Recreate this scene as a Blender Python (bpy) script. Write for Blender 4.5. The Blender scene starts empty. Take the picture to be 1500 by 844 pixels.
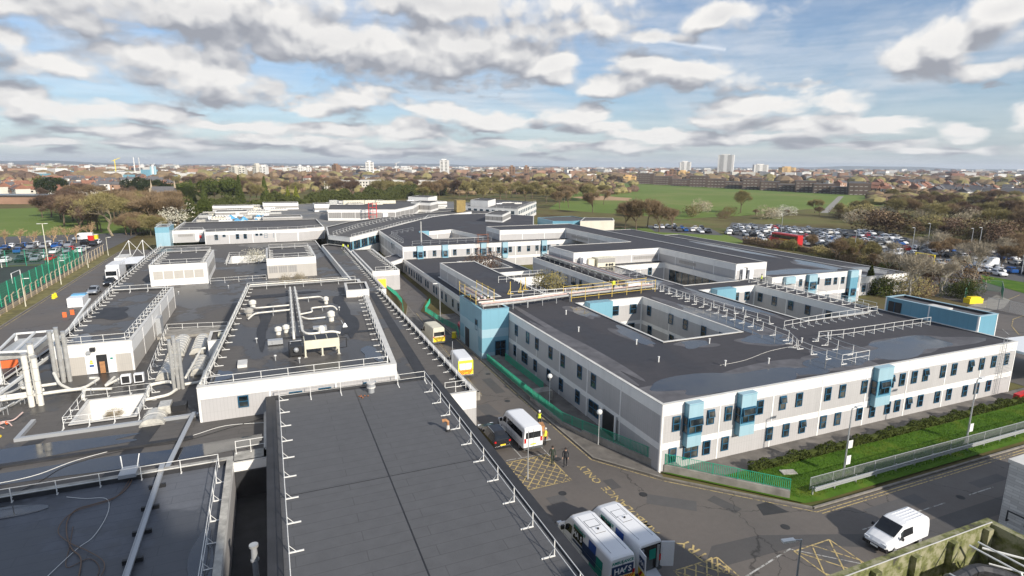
import bpy, bmesh, math, random
from mathutils import Vector, Matrix, geometry
R = math.radians
random.seed(7)
S = bpy.context.scene
COL = S.collection
# ------------------------------------------------------------------ camera
CY, CP, CR, CF = 0.396728583, 0.206970726, 0.00653853619, 851.102
H = 26.0
fv = Vector((math.sin(CY)*math.cos(CP), math.cos(CY)*math.cos(CP), -math.sin(CP)))
rv = Vector((math.cos(CY), -math.sin(CY), 0)); uv = rv.cross(fv)
r2 = rv*math.cos(CR)+uv*math.sin(CR); u2 = -rv*math.sin(CR)+uv*math.cos(CR)
cam = bpy.data.cameras.new('camera'); camo = bpy.data.objects.new('camera', cam); COL.objects.link(camo)
M = Matrix(((r2.x, u2.x, -fv.x, 0), (r2.y, u2.y, -fv.y, 0), (r2.z, u2.z, -fv.z, H), (0, 0, 0, 1)))
camo.matrix_world = M
cam.sensor_width = 36; cam.lens = CF/1500*36; cam.clip_start = 0.5; cam.clip_end = 60000
S.camera = camo
def pdir(px, py): return (r2*(px-750) - u2*(py-422) + fv*CF).normalized()
def at(px, py, z=0.0):
    d = pdir(px, py); t = (z-H)/d.z
    return Vector((d.x*t, d.y*t, z))
# ------------------------------------------------------------------ light
SUN_EL, SUN_AZ = 26.0, 161.0      # azimuth clockwise from +Y
SUN_STR, SKY_STR, CLOUD_STR, EXPO = 4.4, 0.10, 0.92, 0.36
sd = Vector((math.sin(R(SUN_AZ))*math.cos(R(SUN_EL)), math.cos(R(SUN_AZ))*math.cos(R(SUN_EL)), math.sin(R(SUN_EL))))
sl = bpy.data.lights.new('sun', 'SUN'); sl.energy = SUN_STR; sl.angle = R(1.2); sl.color = (1.0, 0.93, 0.82)
so = bpy.data.objects.new('sun', sl); COL.objects.link(so); so.rotation_euler = sd.to_track_quat('Z', 'Y').to_euler(); so.location = (0, -20, 60)
W = bpy.data.worlds.new('World'); S.world = W; W.use_nodes = True
S.view_settings.view_transform = 'Standard'; S.view_settings.look = 'None'
S.view_settings.exposure = EXPO; S.view_settings.gamma = 1; S.view_settings.use_curve_mapping = False

class NT:
    """tiny node-tree writer"""
    def __init__(s, t): s.t = t; s.L = t.links
    def n(s, kind, **kw):
        o = s.t.nodes.new(kind)
        for k, v in kw.items(): setattr(o, k, v)
        return o
    def put(s, sock, v):
        if isinstance(v, bpy.types.NodeSocket): s.L.new(v, sock)
        elif v is not None: sock.default_value = v
    def m(s, op, a, b=None, c=None, clamp=False):
        o = s.n('ShaderNodeMath', operation=op); o.use_clamp = clamp
        for i, v in enumerate((a, b, c)):
            if v is not None: s.put(o.inputs[i], v)
        return o.outputs[0]
    def v(s, op, a, b=None, c=None):
        o = s.n('ShaderNodeVectorMath', operation=op)
        for i, x in enumerate((a, b, c)):
            if x is not None: s.put(o.inputs[i], x)
        return o.outputs['Value'] if op in ('LENGTH', 'DOT_PRODUCT') else o.outputs[0]
    def noise(s, vec, scale, detail=4, rough=0.55):
        o = s.n('ShaderNodeTexNoise'); s.put(o.inputs['Vector'], vec)
        o.inputs['Scale'].default_value = scale; o.inputs['Detail'].default_value = detail; o.inputs['Roughness'].default_value = rough
        return o.outputs[0]
    def ramp(s, fac, *stops):
        o = s.n('ShaderNodeValToRGB'); s.put(o.inputs[0], fac); e = o.color_ramp.elements
        for i, (p, c) in enumerate(stops):
            if i > 1: e.new(p)
            e[i].position = p
            e[i].color = (c, c, c, 1) if isinstance(c, (int, float)) else (*c, 1)
        return o.outputs[0]
    def mix(s, fac, a, b, blend='MIX'):
        o = s.n('ShaderNodeMix', data_type='RGBA', blend_type=blend); s.put(o.inputs[0], fac)
        s.put(o.inputs[6], a if isinstance(a, bpy.types.NodeSocket) else (*a, 1)); s.put(o.inputs[7], b if isinstance(b, bpy.types.NodeSocket) else (*b, 1))
        return o.outputs[2]

# ---- the sky: Nishita blue with a procedural deck of cumulus, laid out by azimuth and elevation
def azel(px, py):
    d = pdir(px, py); return math.atan2(d.x, d.y), math.asin(d.z)
CLOUDS = [  # centre and radii in the panorama
 (300, 18, 290, 46), (470, 60, 210, 52), (640, 5, 300, 30), (60, 20, 140, 34), (700, 60, 160, 48),
 (300, 112, 118, 38), (225, 90, 70, 34), (55, 100, 85, 24), (20, 70, 60, 25), (640, 85, 105, 40), (780, 35, 105, 34),
 (812, 98, 52, 26), (880, 30, 50, 16), (530, 148, 52, 24), (465, 160, 40, 14), (232, 166, 42, 24), (100, 163, 120, 18), (40, 150, 60, 22),
 (1010, 103, 92, 26), (935, 92, 48, 28), (905, 125, 60, 16), (1060, 12, 60, 22), (960, 45, 50, 14), (1400, 66, 118, 42), (1325, 85, 55, 20), (1475, 18, 60, 22), (1440, 98, 90, 16),
 (1130, 152, 100, 19), (1220, 152, 60, 18), (1190, 182, 120, 15), (1060, 175, 60, 15), (845, 172, 50, 17), (870, 190, 60, 10), (720, 180, 46, 15), (650, 165, 70, 14),
 (340, 185, 110, 13), (170, 192, 110, 12), (600, 193, 90, 12), (480, 190, 90, 10), (970, 200, 110, 11), (1090, 203, 120, 9), (1415, 188, 42, 15), (1495, 178, 36, 18), (1285, 178, 50, 12),
 (60, 208, 120, 10), (420, 207, 130, 9), (250, 212, 150, 9), (720, 210, 130, 8), (880, 215, 120, 7), (1240, 210, 120, 8), (1400, 214, 130, 7), (560, 217, 150, 7)]
g = bpy.data.node_groups.new('cumulus_field', 'ShaderNodeTree')
g.interface.new_socket('Vector', in_out='INPUT', socket_type='NodeSocketVector')
g.interface.new_socket('Field', in_out='OUTPUT', socket_type='NodeSocketFloat')
N = NT(g); gi = N.n('NodeGroupInput'); go = N.n('NodeGroupOutput'); vec = gi.outputs[0]; best = None
for (px, py, rx, ry) in CLOUDS:
    a, e = azel(px, py); a2, _ = azel(px+rx, py); a1, _ = azel(px-rx, py); _, e2 = azel(px, py-ry); _, e1 = azel(px, py+ry)
    ix, iy = 2/abs(a2-a1), 2/abs(e2-e1)
    q = N.v('MULTIPLY_ADD', vec, (ix, iy, 0), (-a*ix, -e*iy, 0)); l = N.v('LENGTH', q)
    best = l if best is None else N.m('SMOOTH_MIN', best, l, 0.25)
N.put(go.inputs[0], N.m('SUBTRACT', 1.0, best))
N = NT(W.node_tree); W.node_tree.nodes.clear()
tc = N.n('ShaderNodeTexCoord'); sep = N.n('ShaderNodeSeparateXYZ'); N.put(sep.inputs[0], tc.outputs['Generated'])
az = N.m('ARCTAN2', sep.outputs[0], sep.outputs[1]); el = N.m('ARCSINE', sep.outputs[2])
cb = N.n('ShaderNodeCombineXYZ'); N.put(cb.inputs[0], az); N.put(cb.inputs[1], el)
base = cb.outputs[0]
# puff detail gets finer towards the horizon, as the deck recedes
W.cycles.sampling_method = 'MANUAL'; W.cycles.sample_map_resolution = 128
lift = N.m('ADD', N.m('MAXIMUM', el, 0.0), 0.07)
pl = N.n('ShaderNodeCombineXYZ'); N.put(pl.inputs[0], N.m('MULTIPLY', az, 2.9)); N.put(pl.inputs[1], N.m('MULTIPLY', N.m('LOGARITHM', lift, 2.718), 1.0))
n1 = N.n('ShaderNodeTexNoise'); N.put(n1.inputs[0], pl.outputs[0]); n1.inputs['Scale'].default_value = 1.6; n1.inputs['Detail'].default_value = 5; n1.inputs['Roughness'].default_value = 0.6
vsc = N.n('ShaderNodeCombineXYZ'); k_ = N.m('ADD', 0.35, N.m('MULTIPLY', lift, 2.0)); N.put(vsc.inputs[0], N.m('MULTIPLY', k_, 0.11)); N.put(vsc.inputs[1], N.m('MULTIPLY', k_, 0.10))
warp = N.v('MULTIPLY', N.v('SUBTRACT', n1.outputs[1], (0.5, 0.5, 0.5)), vsc.outputs[0])
p0 = N.v('ADD', base, warp)
def field(p):
    o = N.n('ShaderNodeGroup'); o.node_tree = g; N.put(o.inputs[0], p); return o.outputs[0]
f0 = field(p0); f1 = field(N.v('ADD', p0, (0.010, 0.028, 0)))
q2 = N.v('ADD', pl.outputs[0], N.v('MULTIPLY', n1.outputs[1], (0.25, 0.25, 0)))
n2 = N.noise(q2, 4.6, 5, 0.60)
n4p = N.noise(q2, 2.2, 5, 0.6)
def puffs(v, sc):
    o = N.n('ShaderNodeTexVoronoi', feature='F1', voronoi_dimensions='2D'); N.put(o.inputs['Vector'], v); o.inputs['Scale'].default_value = sc; o.inputs['Detail'].default_value = 2.0; o.inputs['Roughness'].default_value = 0.5; o.inputs['Lacunarity'].default_value = 2.3; return o.outputs['Distance']
v2 = puffs(q2, 3.4); v3 = puffs(N.v('ADD', q2, (0.018, 0.055, 0)), 3.4)
nd = N.m('ADD', N.m('MULTIPLY', N.m('SUBTRACT', n2, 0.5), 0.8), N.m('MULTIPLY', N.m('SUBTRACT', 0.52, v2), 0.55))
dens = N.m('ADD', N.m('ADD', f0, 0.50), N.m('MULTIPLY', nd, 1.65))
n4 = N.noise(N.v('MULTIPLY', q2, (1, 1.5, 1)), 3.0, 4, 0.6)
rows = N.m('MULTIPLY', N.ramp(el, (0.0, 0.0), (0.015, 0.6), (0.06, 1.0), (0.20, 0.35), (0.40, 0.1)), N.m('MULTIPLY', N.m('ADD', N.m('SUBTRACT', n4, 0.50), N.m('MULTIPLY', N.m('SUBTRACT', 0.5, v2), 0.22)), 6.0))
dens = N.m('MAXIMUM', dens, rows)
mask = N.ramp(dens, (0.0, 0.0), (0.70, 1.0)); mask.node.color_ramp.interpolation = 'EASE'
grad = N.m('SUBTRACT', f0, f1)                       # + on the sunny top edge, - at the flat base
lit = N.m('ADD', 0.50, N.m('ADD', N.m('MULTIPLY', grad, 0.95), N.m('ADD', N.m('MULTIPLY', N.m('SUBTRACT', v3, v2), 1.0), N.m('MULTIPLY', N.m('SUBTRACT', n4p, 0.5), 1.2))), clamp=True)
thick = N.ramp(f0, (0.30, 0.0), (1.0, 1.0))
lit = N.m('SUBTRACT', lit, N.m('MULTIPLY', thick, N.ramp(el, (0.12, 0.05), (0.32, 0.60))), clamp=True)
ccol = N.ramp(lit, (0.0, (0.31, 0.325, 0.365)), (0.28, (0.42, 0.43, 0.465)), (0.55, (0.59, 0.59, 0.60)), (1.0, (0.80, 0.785, 0.765)))
# thin high veil
vv = N.v('MULTIPLY', base, (2.4, 5.0, 1)); cir = N.noise(N.v('ADD', vv, N.v('MULTIPLY', n1.outputs[1], (0.8, 0.8, 0))), 1.6, 4, 0.60)
veil = N.m('ADD', 0.20, N.m('MULTIPLY', N.ramp(cir, (0.38, 0.0), (0.75, 1.0)), 0.70))
low = N.ramp(el, (0.0, 1.0), (0.02, 0.75), (0.14, 0.1))      # murk of distant cloud near the horizon
band = N.noise(N.v('MULTIPLY', base, (3.0, 34.0, 1)), 2.4, 4, 0.62)
band = N.ramp(band, (0.35, 0.0), (0.62, 1.0))
sky = N.n('ShaderNodeTexSky', sky_type='NISHITA'); sky.sun_disc = False; sky.sun_elevation = R(SUN_EL); sky.sun_rotation = R(SUN_AZ); sky.altitude = 50; sky.air_density = 1.0; sky.dust_density = 0.6; sky.ozone_density = 2.0
skyc = N.v('MULTIPLY', sky.outputs[0], (SKY_STR*0.76, SKY_STR*0.90, SKY_STR*1.06))
c1 = N.mix(N.m('MAXIMUM', veil, N.m('MULTIPLY', low, 0.85)), skyc, N.mix(band, (0.47, 0.525, 0.59), (0.68, 0.695, 0.72)))
# contrail
ca, ce = azel(972, 60); da, de = azel(1065, 73)
tx = N.v('SUBTRACT', base, (ca, ce, 0)); L_ = math.hypot(da-ca, de-ce); ux, uy = (da-ca)/L_, (de-ce)/L_
al = N.m('ABSOLUTE', N.v('DOT_PRODUCT', tx, (ux, uy, 0))); ac = N.m('ABSOLUTE', N.v('DOT_PRODUCT', tx, (-uy, ux, 0)))
tr = N.m('MULTIPLY', N.m('LESS_THAN', al, 0.095), N.ramp(ac, (0.0, 1.0), (0.004, 0.0)))
c1 = N.mix(N.m('MULTIPLY', tr, 0.45), c1, (0.9, 0.92, 0.95))
c2 = N.mix(mask, c1, ccol)
bg = N.n('ShaderNodeBackground'); N.put(bg.inputs[0], c2); bg.inputs[1].default_value = CLOUD_STR
N.put(N.n('ShaderNodeOutputWorld').inputs[0], bg.outputs[0])

# ------------------------------------------------------------------ materials
MT = {}
def mat(name, col, rough=0.7, metal=0.0, var=0.0, vscale=1.0, spec=0.5, fn=None, emit=None):
    m = bpy.data.materials.new(name); m.use_nodes = True; N = NT(m.node_tree); b = m.node_tree.nodes['Principled BSDF']
    b.inputs['Base Color'].default_value = (*col, 1); b.inputs['Roughness'].default_value = rough; b.inputs['Metallic'].default_value = metal
    b.inputs['Specular IOR Level'].default_value = spec
    if var:
        gp = N.n('ShaderNodeNewGeometry'); no = N.noise(gp.outputs['Position'], vscale, 6, 0.6)
        lo = tuple(c*(1-var) for c in col); hi = tuple(min(1, c*(1+var)) for c in col)
        N.put(b.inputs['Base Color'], N.ramp(no, (0.3, lo), (0.7, hi)))
    if emit: b.inputs['Emission Color'].default_value = (*emit[0], 1); b.inputs['Emission Strength'].default_value = emit[1]
    if fn: fn(N, b)
    MT[name] = m; return m
def pos(N): return N.n('ShaderNodeNewGeometry').outputs['Position']
def f_panel(col, rib, pitch=0.3):
    def fn(N, b):
        p = pos(N); s = N.n('ShaderNodeSeparateXYZ'); N.put(s.inputs[0], p)
        st = N.noise(N.v('MULTIPLY', p, (1.2, 1.2, 0.16)), 1.0, 6, 0.65)        # rain streaks
        bl = N.noise(p, 0.22, 4, 0.6)
        k = N.m('ADD', N.m('MULTIPLY', st, 0.30), N.m('MULTIPLY', bl, 0.30)); k = N.m('ADD', k, 0.68)
        k = N.m('MINIMUM', k, 1.0)
        if rib:
            a = N.m('FRACT', N.m('DIVIDE', N.m('ADD', s.outputs[0], s.outputs[1]), pitch))
            k = N.m('MULTIPLY', k, N.m('SUBTRACT', 1.0, N.m('MULTIPLY', N.m('LESS_THAN', a, 0.12), rib)))
            h = N.m('LESS_THAN', N.m('FRACT', N.m('DIVIDE', s.outputs[2], 1.22)), 0.02); k = N.m('MULTIPLY', k, N.m('SUBTRACT', 1.0, N.m('MULTIPLY', h, rib)))
        c = N.v('SCALE', col); N.put(c.node.inputs['Scale'], k); N.put(b.inputs['Base Color'], c)
    return fn
mat('white_panel', (0.8, 0.8, 0.8), 0.45, fn=f_panel((0.80, 0.785, 0.76), 0))
mat('grey_panel', (0.5, 0.5, 0.5), 0.5, fn=f_panel((0.455, 0.44, 0.435), 0.13))
mat('cream_panel', (0.6, 0.6, 0.5), 0.5, fn=f_panel((0.64, 0.60, 0.50), 0.1))
mat('louvre', (0.3, 0.3, 0.3), 0.5, fn=f_panel((0.33, 0.315, 0.30), 0.45, 0.45))
mat('louvre_pale', (0.6, 0.6, 0.6), 0.5, fn=f_panel((0.47, 0.44, 0.40), 0.12, 0.2))
mat('coping', (0.62, 0.60, 0.56), 0.5, var=0.14, vscale=0.8)
mat('old_coping', (0.40, 0.38, 0.34), 0.8, var=0.35, vscale=1.5)
mat('blue_panel', (0.2, 0.4, 0.5), 0.4, fn=f_panel((0.13, 0.31, 0.41), 0.05, 1.2))
mat('pale_blue_panel', (0.3, 0.5, 0.6), 0.4, fn=f_panel((0.32, 0.48, 0.55), 0.04, 1.2))
mat('mid_blue_panel', (0.3, 0.5, 0.6), 0.4, fn=f_panel((0.18, 0.37, 0.46), 0.04, 1.2))
mat('deep_blue', (0.012, 0.085, 0.16), 0.45)
mat('cable_brown', (0.17, 0.11, 0.075), 0.7)
def f_glass(N, b):
    p = pos(N); no = N.noise(p, 0.9, 2, 0.5)
    N.put(b.inputs['Base Color'], N.ramp(no, (0.4, (0.008, 0.012, 0.016)), (0.55, (0.03, 0.038, 0.04)), (0.66, (0.10, 0.10, 0.09))))
mat('glass', (0.02, 0.025, 0.03), 0.08, fn=f_glass, spec=0.6)
mat('car_glass', (0.01, 0.012, 0.015), 0.06, spec=0.7)
def f_roof(col, lap=True, wet=0.5, wlo=0.52, whi=0.60, wscale=0.055, wetcol=0.55):
    def fn(N, b):
        p = pos(N)
        big = N.noise(p, wscale, 6, 0.62); fine = N.noise(p, 1.1, 7, 0.65); gr = N.noise(p, 14.0, 3, 0.7)
        k = N.m('ADD', 0.66, N.m('ADD', N.m('MULTIPLY', fine, 0.42), N.m('MULTIPLY', gr, 0.24)))
        w = N.ramp(big, (wlo, 0.0), (whi, 1.0))
        # tide mark: a darker rim where the wet patch ends
        k = N.m('MULTIPLY', k, N.m('SUBTRACT', 1.0, N.m('MULTIPLY', w, wetcol*wet)))
        if lap:
            br = N.n('ShaderNodeTexBrick'); N.put(br.inputs['Vector'], p); br.offset = 0.5
            br.inputs['Scale'].default_value = 1.0; br.inputs['Brick Width'].default_value = 7.6; br.inputs['Row Height'].default_value = 0.98; br.inputs['Mortar Size'].default_value = 0.03; br.inputs['Mortar Smooth'].default_value = 0.5
            k = N.m('MULTIPLY', k, N.m('SUBTRACT', 1.0, N.m('MULTIPLY', br.outputs['Fac'], 0.30)))
        c = N.v('SCALE', col); N.put(c.node.inputs['Scale'], k); N.put(b.inputs['Base Color'], c)
        rg = N.m('SUBTRACT', 0.86, N.m('MULTIPLY', w, 0.50*wet)); N.put(b.inputs['Roughness'], rg)
    return fn
mat('roof_felt', (0.07, 0.065, 0.06), 0.85, fn=f_roof((0.095, 0.090, 0.088), True, 0.35))
mat('roof_felt_right', (0.05, 0.05, 0.055), 0.85, fn=f_roof((0.050, 0.048, 0.055), True, 0.6))
mat('roof_felt_wet', (0.07, 0.065, 0.06), 0.85, fn=f_roof((0.110, 0.101, 0.094), True, 1.0, 0.49, 0.52, 0.085))
mat('roof_felt_front', (0.07, 0.065, 0.06), 0.8, fn=f_roof((0.100, 0.101, 0.107), True, 0.15, 0.45, 0.8))
mat('roof_felt_dark', (0.03, 0.03, 0.035), 0.5, fn=f_roof((0.125, 0.132, 0.150), True, 0.8, 0.46, 0.50, 0.10))
mat('roof_old', (0.12, 0.11, 0.09), 0.9, fn=f_roof((0.115, 0.105, 0.088), False, 0.9, 0.5, 0.62, 0.2))
mat('roof_pale', (0.2, 0.2, 0.2), 0.8, fn=f_roof((0.22, 0.21, 0.195), True, 0.8, 0.45, 0.55, 0.12))
mat('felt_upstand', (0.028, 0.028, 0.031), 0.6, var=0.3, vscale=0.8)
def f_water(N, b):
    p = pos(N); no = N.noise(p, 0.6, 5, 0.6)
    N.put(b.inputs['Roughness'], N.ramp(no, (0.35, 0.03), (0.7, 0.22))); b.inputs['IOR'].default_value = 1.75
mat('rain_water', (0.02, 0.02, 0.023), 0.05, fn=f_water, spec=0.8)
mat('drying_felt', (0.105, 0.10, 0.105), 0.6, var=0.35, vscale=0.7)
def f_asphalt(col, cracks=True):
    def fn(N, b):
        p = pos(N); a = N.noise(p, 0.13, 6, 0.6); f = N.noise(p, 2.0, 8, 0.7); gr = N.noise(p, 20, 2, 0.7)
        k = N.m('ADD', 0.40, N.m('ADD', N.m('MULTIPLY', a, 0.6), N.m('ADD', N.m('MULTIPLY', f, 0.35), N.m('MULTIPLY', gr, 0.25))))
        if cracks:
            vo = N.n('ShaderNodeTexVoronoi', feature='DISTANCE_TO_EDGE'); N.put(vo.inputs['Vector'], N.v('ADD', p, N.v('SCALE', p))); vo.inputs['Scale'].default_value = 0.12
            wv = N.n('ShaderNodeTexNoise'); N.put(wv.inputs[0], p); wv.inputs['Scale'].default_value = 1.3; wv.inputs['Detail'].default_value = 5
            N.put(vo.inputs['Vector'], N.v('ADD', p, N.v('MULTIPLY', wv.outputs[1], (1.5, 1.5, 0))))
            k = N.m('MULTIPLY', k, N.ramp(vo.outputs[0], (0.0, 0.35), (0.008, 1.0)))
        c = N.v('SCALE', col); N.put(c.node.inputs['Scale'], k); N.put(b.inputs['Base Color'], c)
        N.put(b.inputs['Roughness'], N.ramp(a, (0.35, 0.55), (0.6, 0.85)))
    return fn
mat('asphalt', (0.06, 0.06, 0.06), 0.8, fn=f_asphalt((0.125, 0.110, 0.099)))
mat('asphalt_dark', (0.05, 0.05, 0.05), 0.8, fn=f_asphalt((0.080, 0.075, 0.073)))
mat('asphalt_far', (0.06, 0.06, 0.06), 0.8, fn=f_asphalt((0.095, 0.09, 0.088), False))
mat('tarmac_patch', (0.035, 0.035, 0.037), 0.75, var=0.25, vscale=1.2)
mat('concrete', (0.28, 0.26, 0.23), 0.85, var=0.3, vscale=0.9)
mat('kerb', (0.22, 0.2, 0.175), 0.85, var=0.3, vscale=1.5)
mat('paving', (0.15, 0.135, 0.12), 0.85, var=0.35, vscale=0.8)
def f_worn(c):
    def fn(N, b):
        p = pos(N); a = N.noise(p, 3.2, 7, 0.72); e = N.noise(p, 0.35, 4, 0.6); k = N.m('ADD', a, N.m('MULTIPLY', N.m('SUBTRACT', e, 0.5), 0.5))
        N.put(b.inputs['Base Color'], N.ramp(k, (0.36, c), (0.50, tuple(.8*x for x in c)), (0.60, (0.12, 0.105, 0.09))))
    return fn
mat('road_yellow', (0.56, 0.42, 0.17), 0.75, fn=f_worn((0.58, 0.44, 0.19)))
mat('road_white', (0.5, 0.49, 0.47), 0.75, fn=f_worn((0.52, 0.51, 0.48)))
mat('bark_old', (0.26, 0.21, 0.14), 0.9, var=0.3, vscale=2)
def f_moss(N, b):
    p = pos(N); a = N.noise(p, 1.4, 6, 0.65)
    N.put(b.inputs['Base Color'], N.ramp(a, (0.34, (0.05, 0.046, 0.036)), (0.46, (0.13, 0.14, 0.04)), (0.60, (0.30, 0.28, 0.18)), (0.75, (0.17, 0.19, 0.05))))
mat('mossy_concrete', (0.2, 0.2, 0.1), 0.9, fn=f_moss)
def f_brick(N, b):
    p = pos(N); br = N.n('ShaderNodeTexBrick'); cx = N.n('ShaderNodeSeparateXYZ'); N.put(cx.inputs[0], p)
    cc = N.n('ShaderNodeCombineXYZ'); N.put(cc.inputs[0], N.m('ADD', cx.outputs[0], cx.outputs[1])); N.put(cc.inputs[1], cx.outputs[2])
    N.put(br.inputs['Vector'], cc.outputs[0]); br.inputs['Scale'].default_value = 1; br.inputs['Brick Width'].default_value = 0.9; br.inputs['Row Height'].default_value = 0.22; br.inputs['Mortar Size'].default_value = 0.012
    br.inputs['Color1'].default_value = (0.62, 0.61, 0.59, 1); br.inputs['Color2'].default_value = (0.46, 0.45, 0.44, 1); br.inputs['Mortar'].default_value = (0.33, 0.32, 0.31, 1)
    N.put(b.inputs['Base Color'], br.outputs[0])
mat('white_brick', (0.55, 0.54, 0.53), 0.7, fn=f_brick)
mat('rail_white', (0.74, 0.73, 0.70), 0.45)
mat('rail_galv', (0.46, 0.47, 0.48), 0.4, 0.4)
mat('rail_green', (0.025, 0.36, 0.22), 0.5)
mat('rail_yellow', (0.62, 0.45, 0.10), 0.6)
mat('green_mesh', (0.02, 0.20, 0.11), 0.6)
mat('pipe_silver', (0.60, 0.59, 0.56), 0.32, 0.55, var=0.15, vscale=2)
mat('pipe_white', (0.72, 0.69, 0.62), 0.5, var=0.12, vscale=2)
mat('pipe_pink', (0.55, 0.40, 0.36), 0.5, var=0.2, vscale=3)
mat('black_metal', (0.02, 0.02, 0.022), 0.5)
mat('dark_wrap', (0.035, 0.034, 0.038), 0.35, var=0.4, vscale=6)
mat('steel_white', (0.72, 0.72, 0.70), 0.45)
mat('cream_metal', (0.66, 0.62, 0.49), 0.5, var=0.1)
mat('rooflight', (0.50, 0.48, 0.43), 0.2, var=0.3, vscale=2.0)
mat('rust', (0.25, 0.10, 0.05), 0.8)
mat('orange_plastic', (0.75, 0.15, 0.04), 0.6)
mat('yellow_plastic', (0.85, 0.65, 0.02), 0.5)
mat('red_paint', (0.50, 0.02, 0.02), 0.4)
mat('white_paint', (0.80, 0.80, 0.81), 0.25, spec=0.6)
mat('black_paint', (0.012, 0.012, 0.014), 0.15, spec=0.7)
mat('silver_paint', (0.42, 0.44, 0.47), 0.25, 0.5)
mat('grey_paint', (0.12, 0.125, 0.13), 0.25, 0.3)
mat('blue_paint', (0.02, 0.09, 0.30), 0.25)
mat('skyblue_paint', (0.10, 0.33, 0.55), 0.3)
mat('navy', (0.012, 0.035, 0.10), 0.35)
mat('royal', (0.015, 0.07, 0.30), 0.35)
mat('teal', (0.0, 0.22, 0.17), 0.35)
mat('hi_vis', (0.75, 0.85, 0.05), 0.6, emit=None)
mat('vis_orange', (0.85, 0.25, 0.03), 0.6)
mat('tyre', (0.015, 0.015, 0.015), 0.9)
mat('rim', (0.35, 0.35, 0.36), 0.35, 0.6)
mat('headlight', (0.7, 0.72, 0.75), 0.1)
mat('tail_red', (0.5, 0.01, 0.01), 0.25)
mat('plate_yellow', (0.85, 0.62, 0.03), 0.5)
mat('plate_white', (0.85, 0.85, 0.82), 0.5)
mat('skin', (0.45, 0.27, 0.19), 0.6)
mat('hair', (0.03, 0.02, 0.015), 0.8)
mat('uniform', (0.03, 0.042, 0.03), 0.85)
mat('dark_cloth', (0.015, 0.017, 0.022), 0.85)
mat('cardboard', (0.40, 0.20, 0.09), 0.85, var=0.25, vscale=3)
mat('roof_slate', (0.12, 0.115, 0.12), 0.8, var=0.2)
mat('roof_tile', (0.26, 0.12, 0.075), 0.85, var=0.3, vscale=0.2)
mat('house_brick', (0.30, 0.18, 0.12), 0.85, var=0.3, vscale=0.05)
mat('house_render', (0.60, 0.57, 0.50), 0.85, var=0.2, vscale=0.05)
mat('house_pale', (0.72, 0.70, 0.66), 0.8)
mat('estate_brown', (0.10, 0.07, 0.055), 0.85, var=0.3, vscale=0.1)
mat('yellow_brick', (0.50, 0.33, 0.14), 0.85, var=0.2, vscale=0.1)
mat('brown_brick', (0.25, 0.15, 0.09), 0.85, var=0.2, vscale=0.1)
mat('stone', (0.38, 0.31, 0.22), 0.85, var=0.25, vscale=0.5)
mat('gold_clad', (0.26, 0.18, 0.05), 0.5, var=0.2)
mat('lamp_glow', (0.75, 0.75, 0.72), 0.5)
mat('amber_glow', (0.8, 0.35, 0.02), 0.5, emit=((1.0, 0.45, 0.03), 1.2))
def f_grass(c1, c2, c3, sc=0.05):
    def fn(N, b):
        p = pos(N); a = N.noise(p, sc, 7, 0.65); f = N.noise(N.v('MULTIPLY', p, (1, 1, 1)), 1.6, 6, 0.75)
        base = N.ramp(a, (0.32, c1), (0.52, c2), (0.70, c3))
        N.put(b.inputs['Base Color'], N.mix(N.m('MULTIPLY', f, 0.6), base, tuple(0.35*x for x in c2)))
    return fn
mat('grass_near', (0.06, 0.13, 0.02), 0.9, spec=0.1, fn=f_grass((0.065, 0.135, 0.016), (0.095, 0.19, 0.022), (0.19, 0.23, 0.035), 0.35))
mat('grass_park', (0.06, 0.13, 0.02), 0.9, spec=0.1, fn=f_grass((0.15, 0.215, 0.050), (0.19, 0.26, 0.065), (0.29, 0.28, 0.11), 0.012))
mat('heath', (0.16, 0.14, 0.07), 0.95, spec=0.1, fn=f_grass((0.085, 0.065, 0.035), (0.20, 0.18, 0.075), (0.14, 0.19, 0.05), 0.03))
mat('earth', (0.13, 0.10, 0.06), 0.95, spec=0.1, fn=f_grass((0.12, 0.09, 0.045), (0.16, 0.13, 0.065), (0.10, 0.13, 0.04), 0.03))
mat('sand_patch', (0.42, 0.27, 0.15), 0.95, var=0.2, vscale=0.05)
mat('verge', (0.16, 0.14, 0.05), 0.95, var=0.5, vscale=0.6)
mat('pitch_turf', (0.028, 0.042, 0.036), 0.95, var=0.2, vscale=0.2)
mat('city_ground', (0.12, 0.11, 0.09), 0.95, spec=0.1, fn=f_grass((0.07, 0.055, 0.04), (0.16, 0.13, 0.085), (0.21, 0.19, 0.16), 0.006))
mat('hill', (0.06, 0.07, 0.07), 0.95, var=0.5, vscale=0.002)
mat('bark', (0.13, 0.095, 0.062), 0.9, var=0.3, vscale=2)
mat('bark_pale', (0.42, 0.38, 0.31), 0.9, var=0.25, vscale=2)
mat('bark_tan', (0.40, 0.27, 0.15), 0.9, var=0.2, vscale=2)
def f_leaf(c, amp=0.5, sc=0.5, transl=0.0):
    def fn(N, b):
        p = pos(N); a = N.noise(p, sc, 5, 0.7); oi = N.n('ShaderNodeObjectInfo'); k = N.m('ADD', N.m('MULTIPLY', a, 2*amp), 1-amp)
        k = N.m('MULTIPLY', k, N.m('ADD', 0.8, N.m('MULTIPLY', oi.outputs['Random'], 0.4)))
        cc = N.v('SCALE', c); N.put(cc.node.inputs['Scale'], k); N.put(b.inputs['Base Color'], cc)
    return fn
mat('twig_brown', (0.16, 0.11, 0.07), 0.95, spec=0.1, fn=f_leaf((0.225, 0.160, 0.095)))
mat('twig_olive', (0.16, 0.14, 0.07), 0.95, spec=0.1, fn=f_leaf((0.24, 0.205, 0.09)))
mat('twig_dark', (0.08, 0.055, 0.045), 0.95, spec=0.1, fn=f_leaf((0.135, 0.09, 0.065)))
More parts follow.
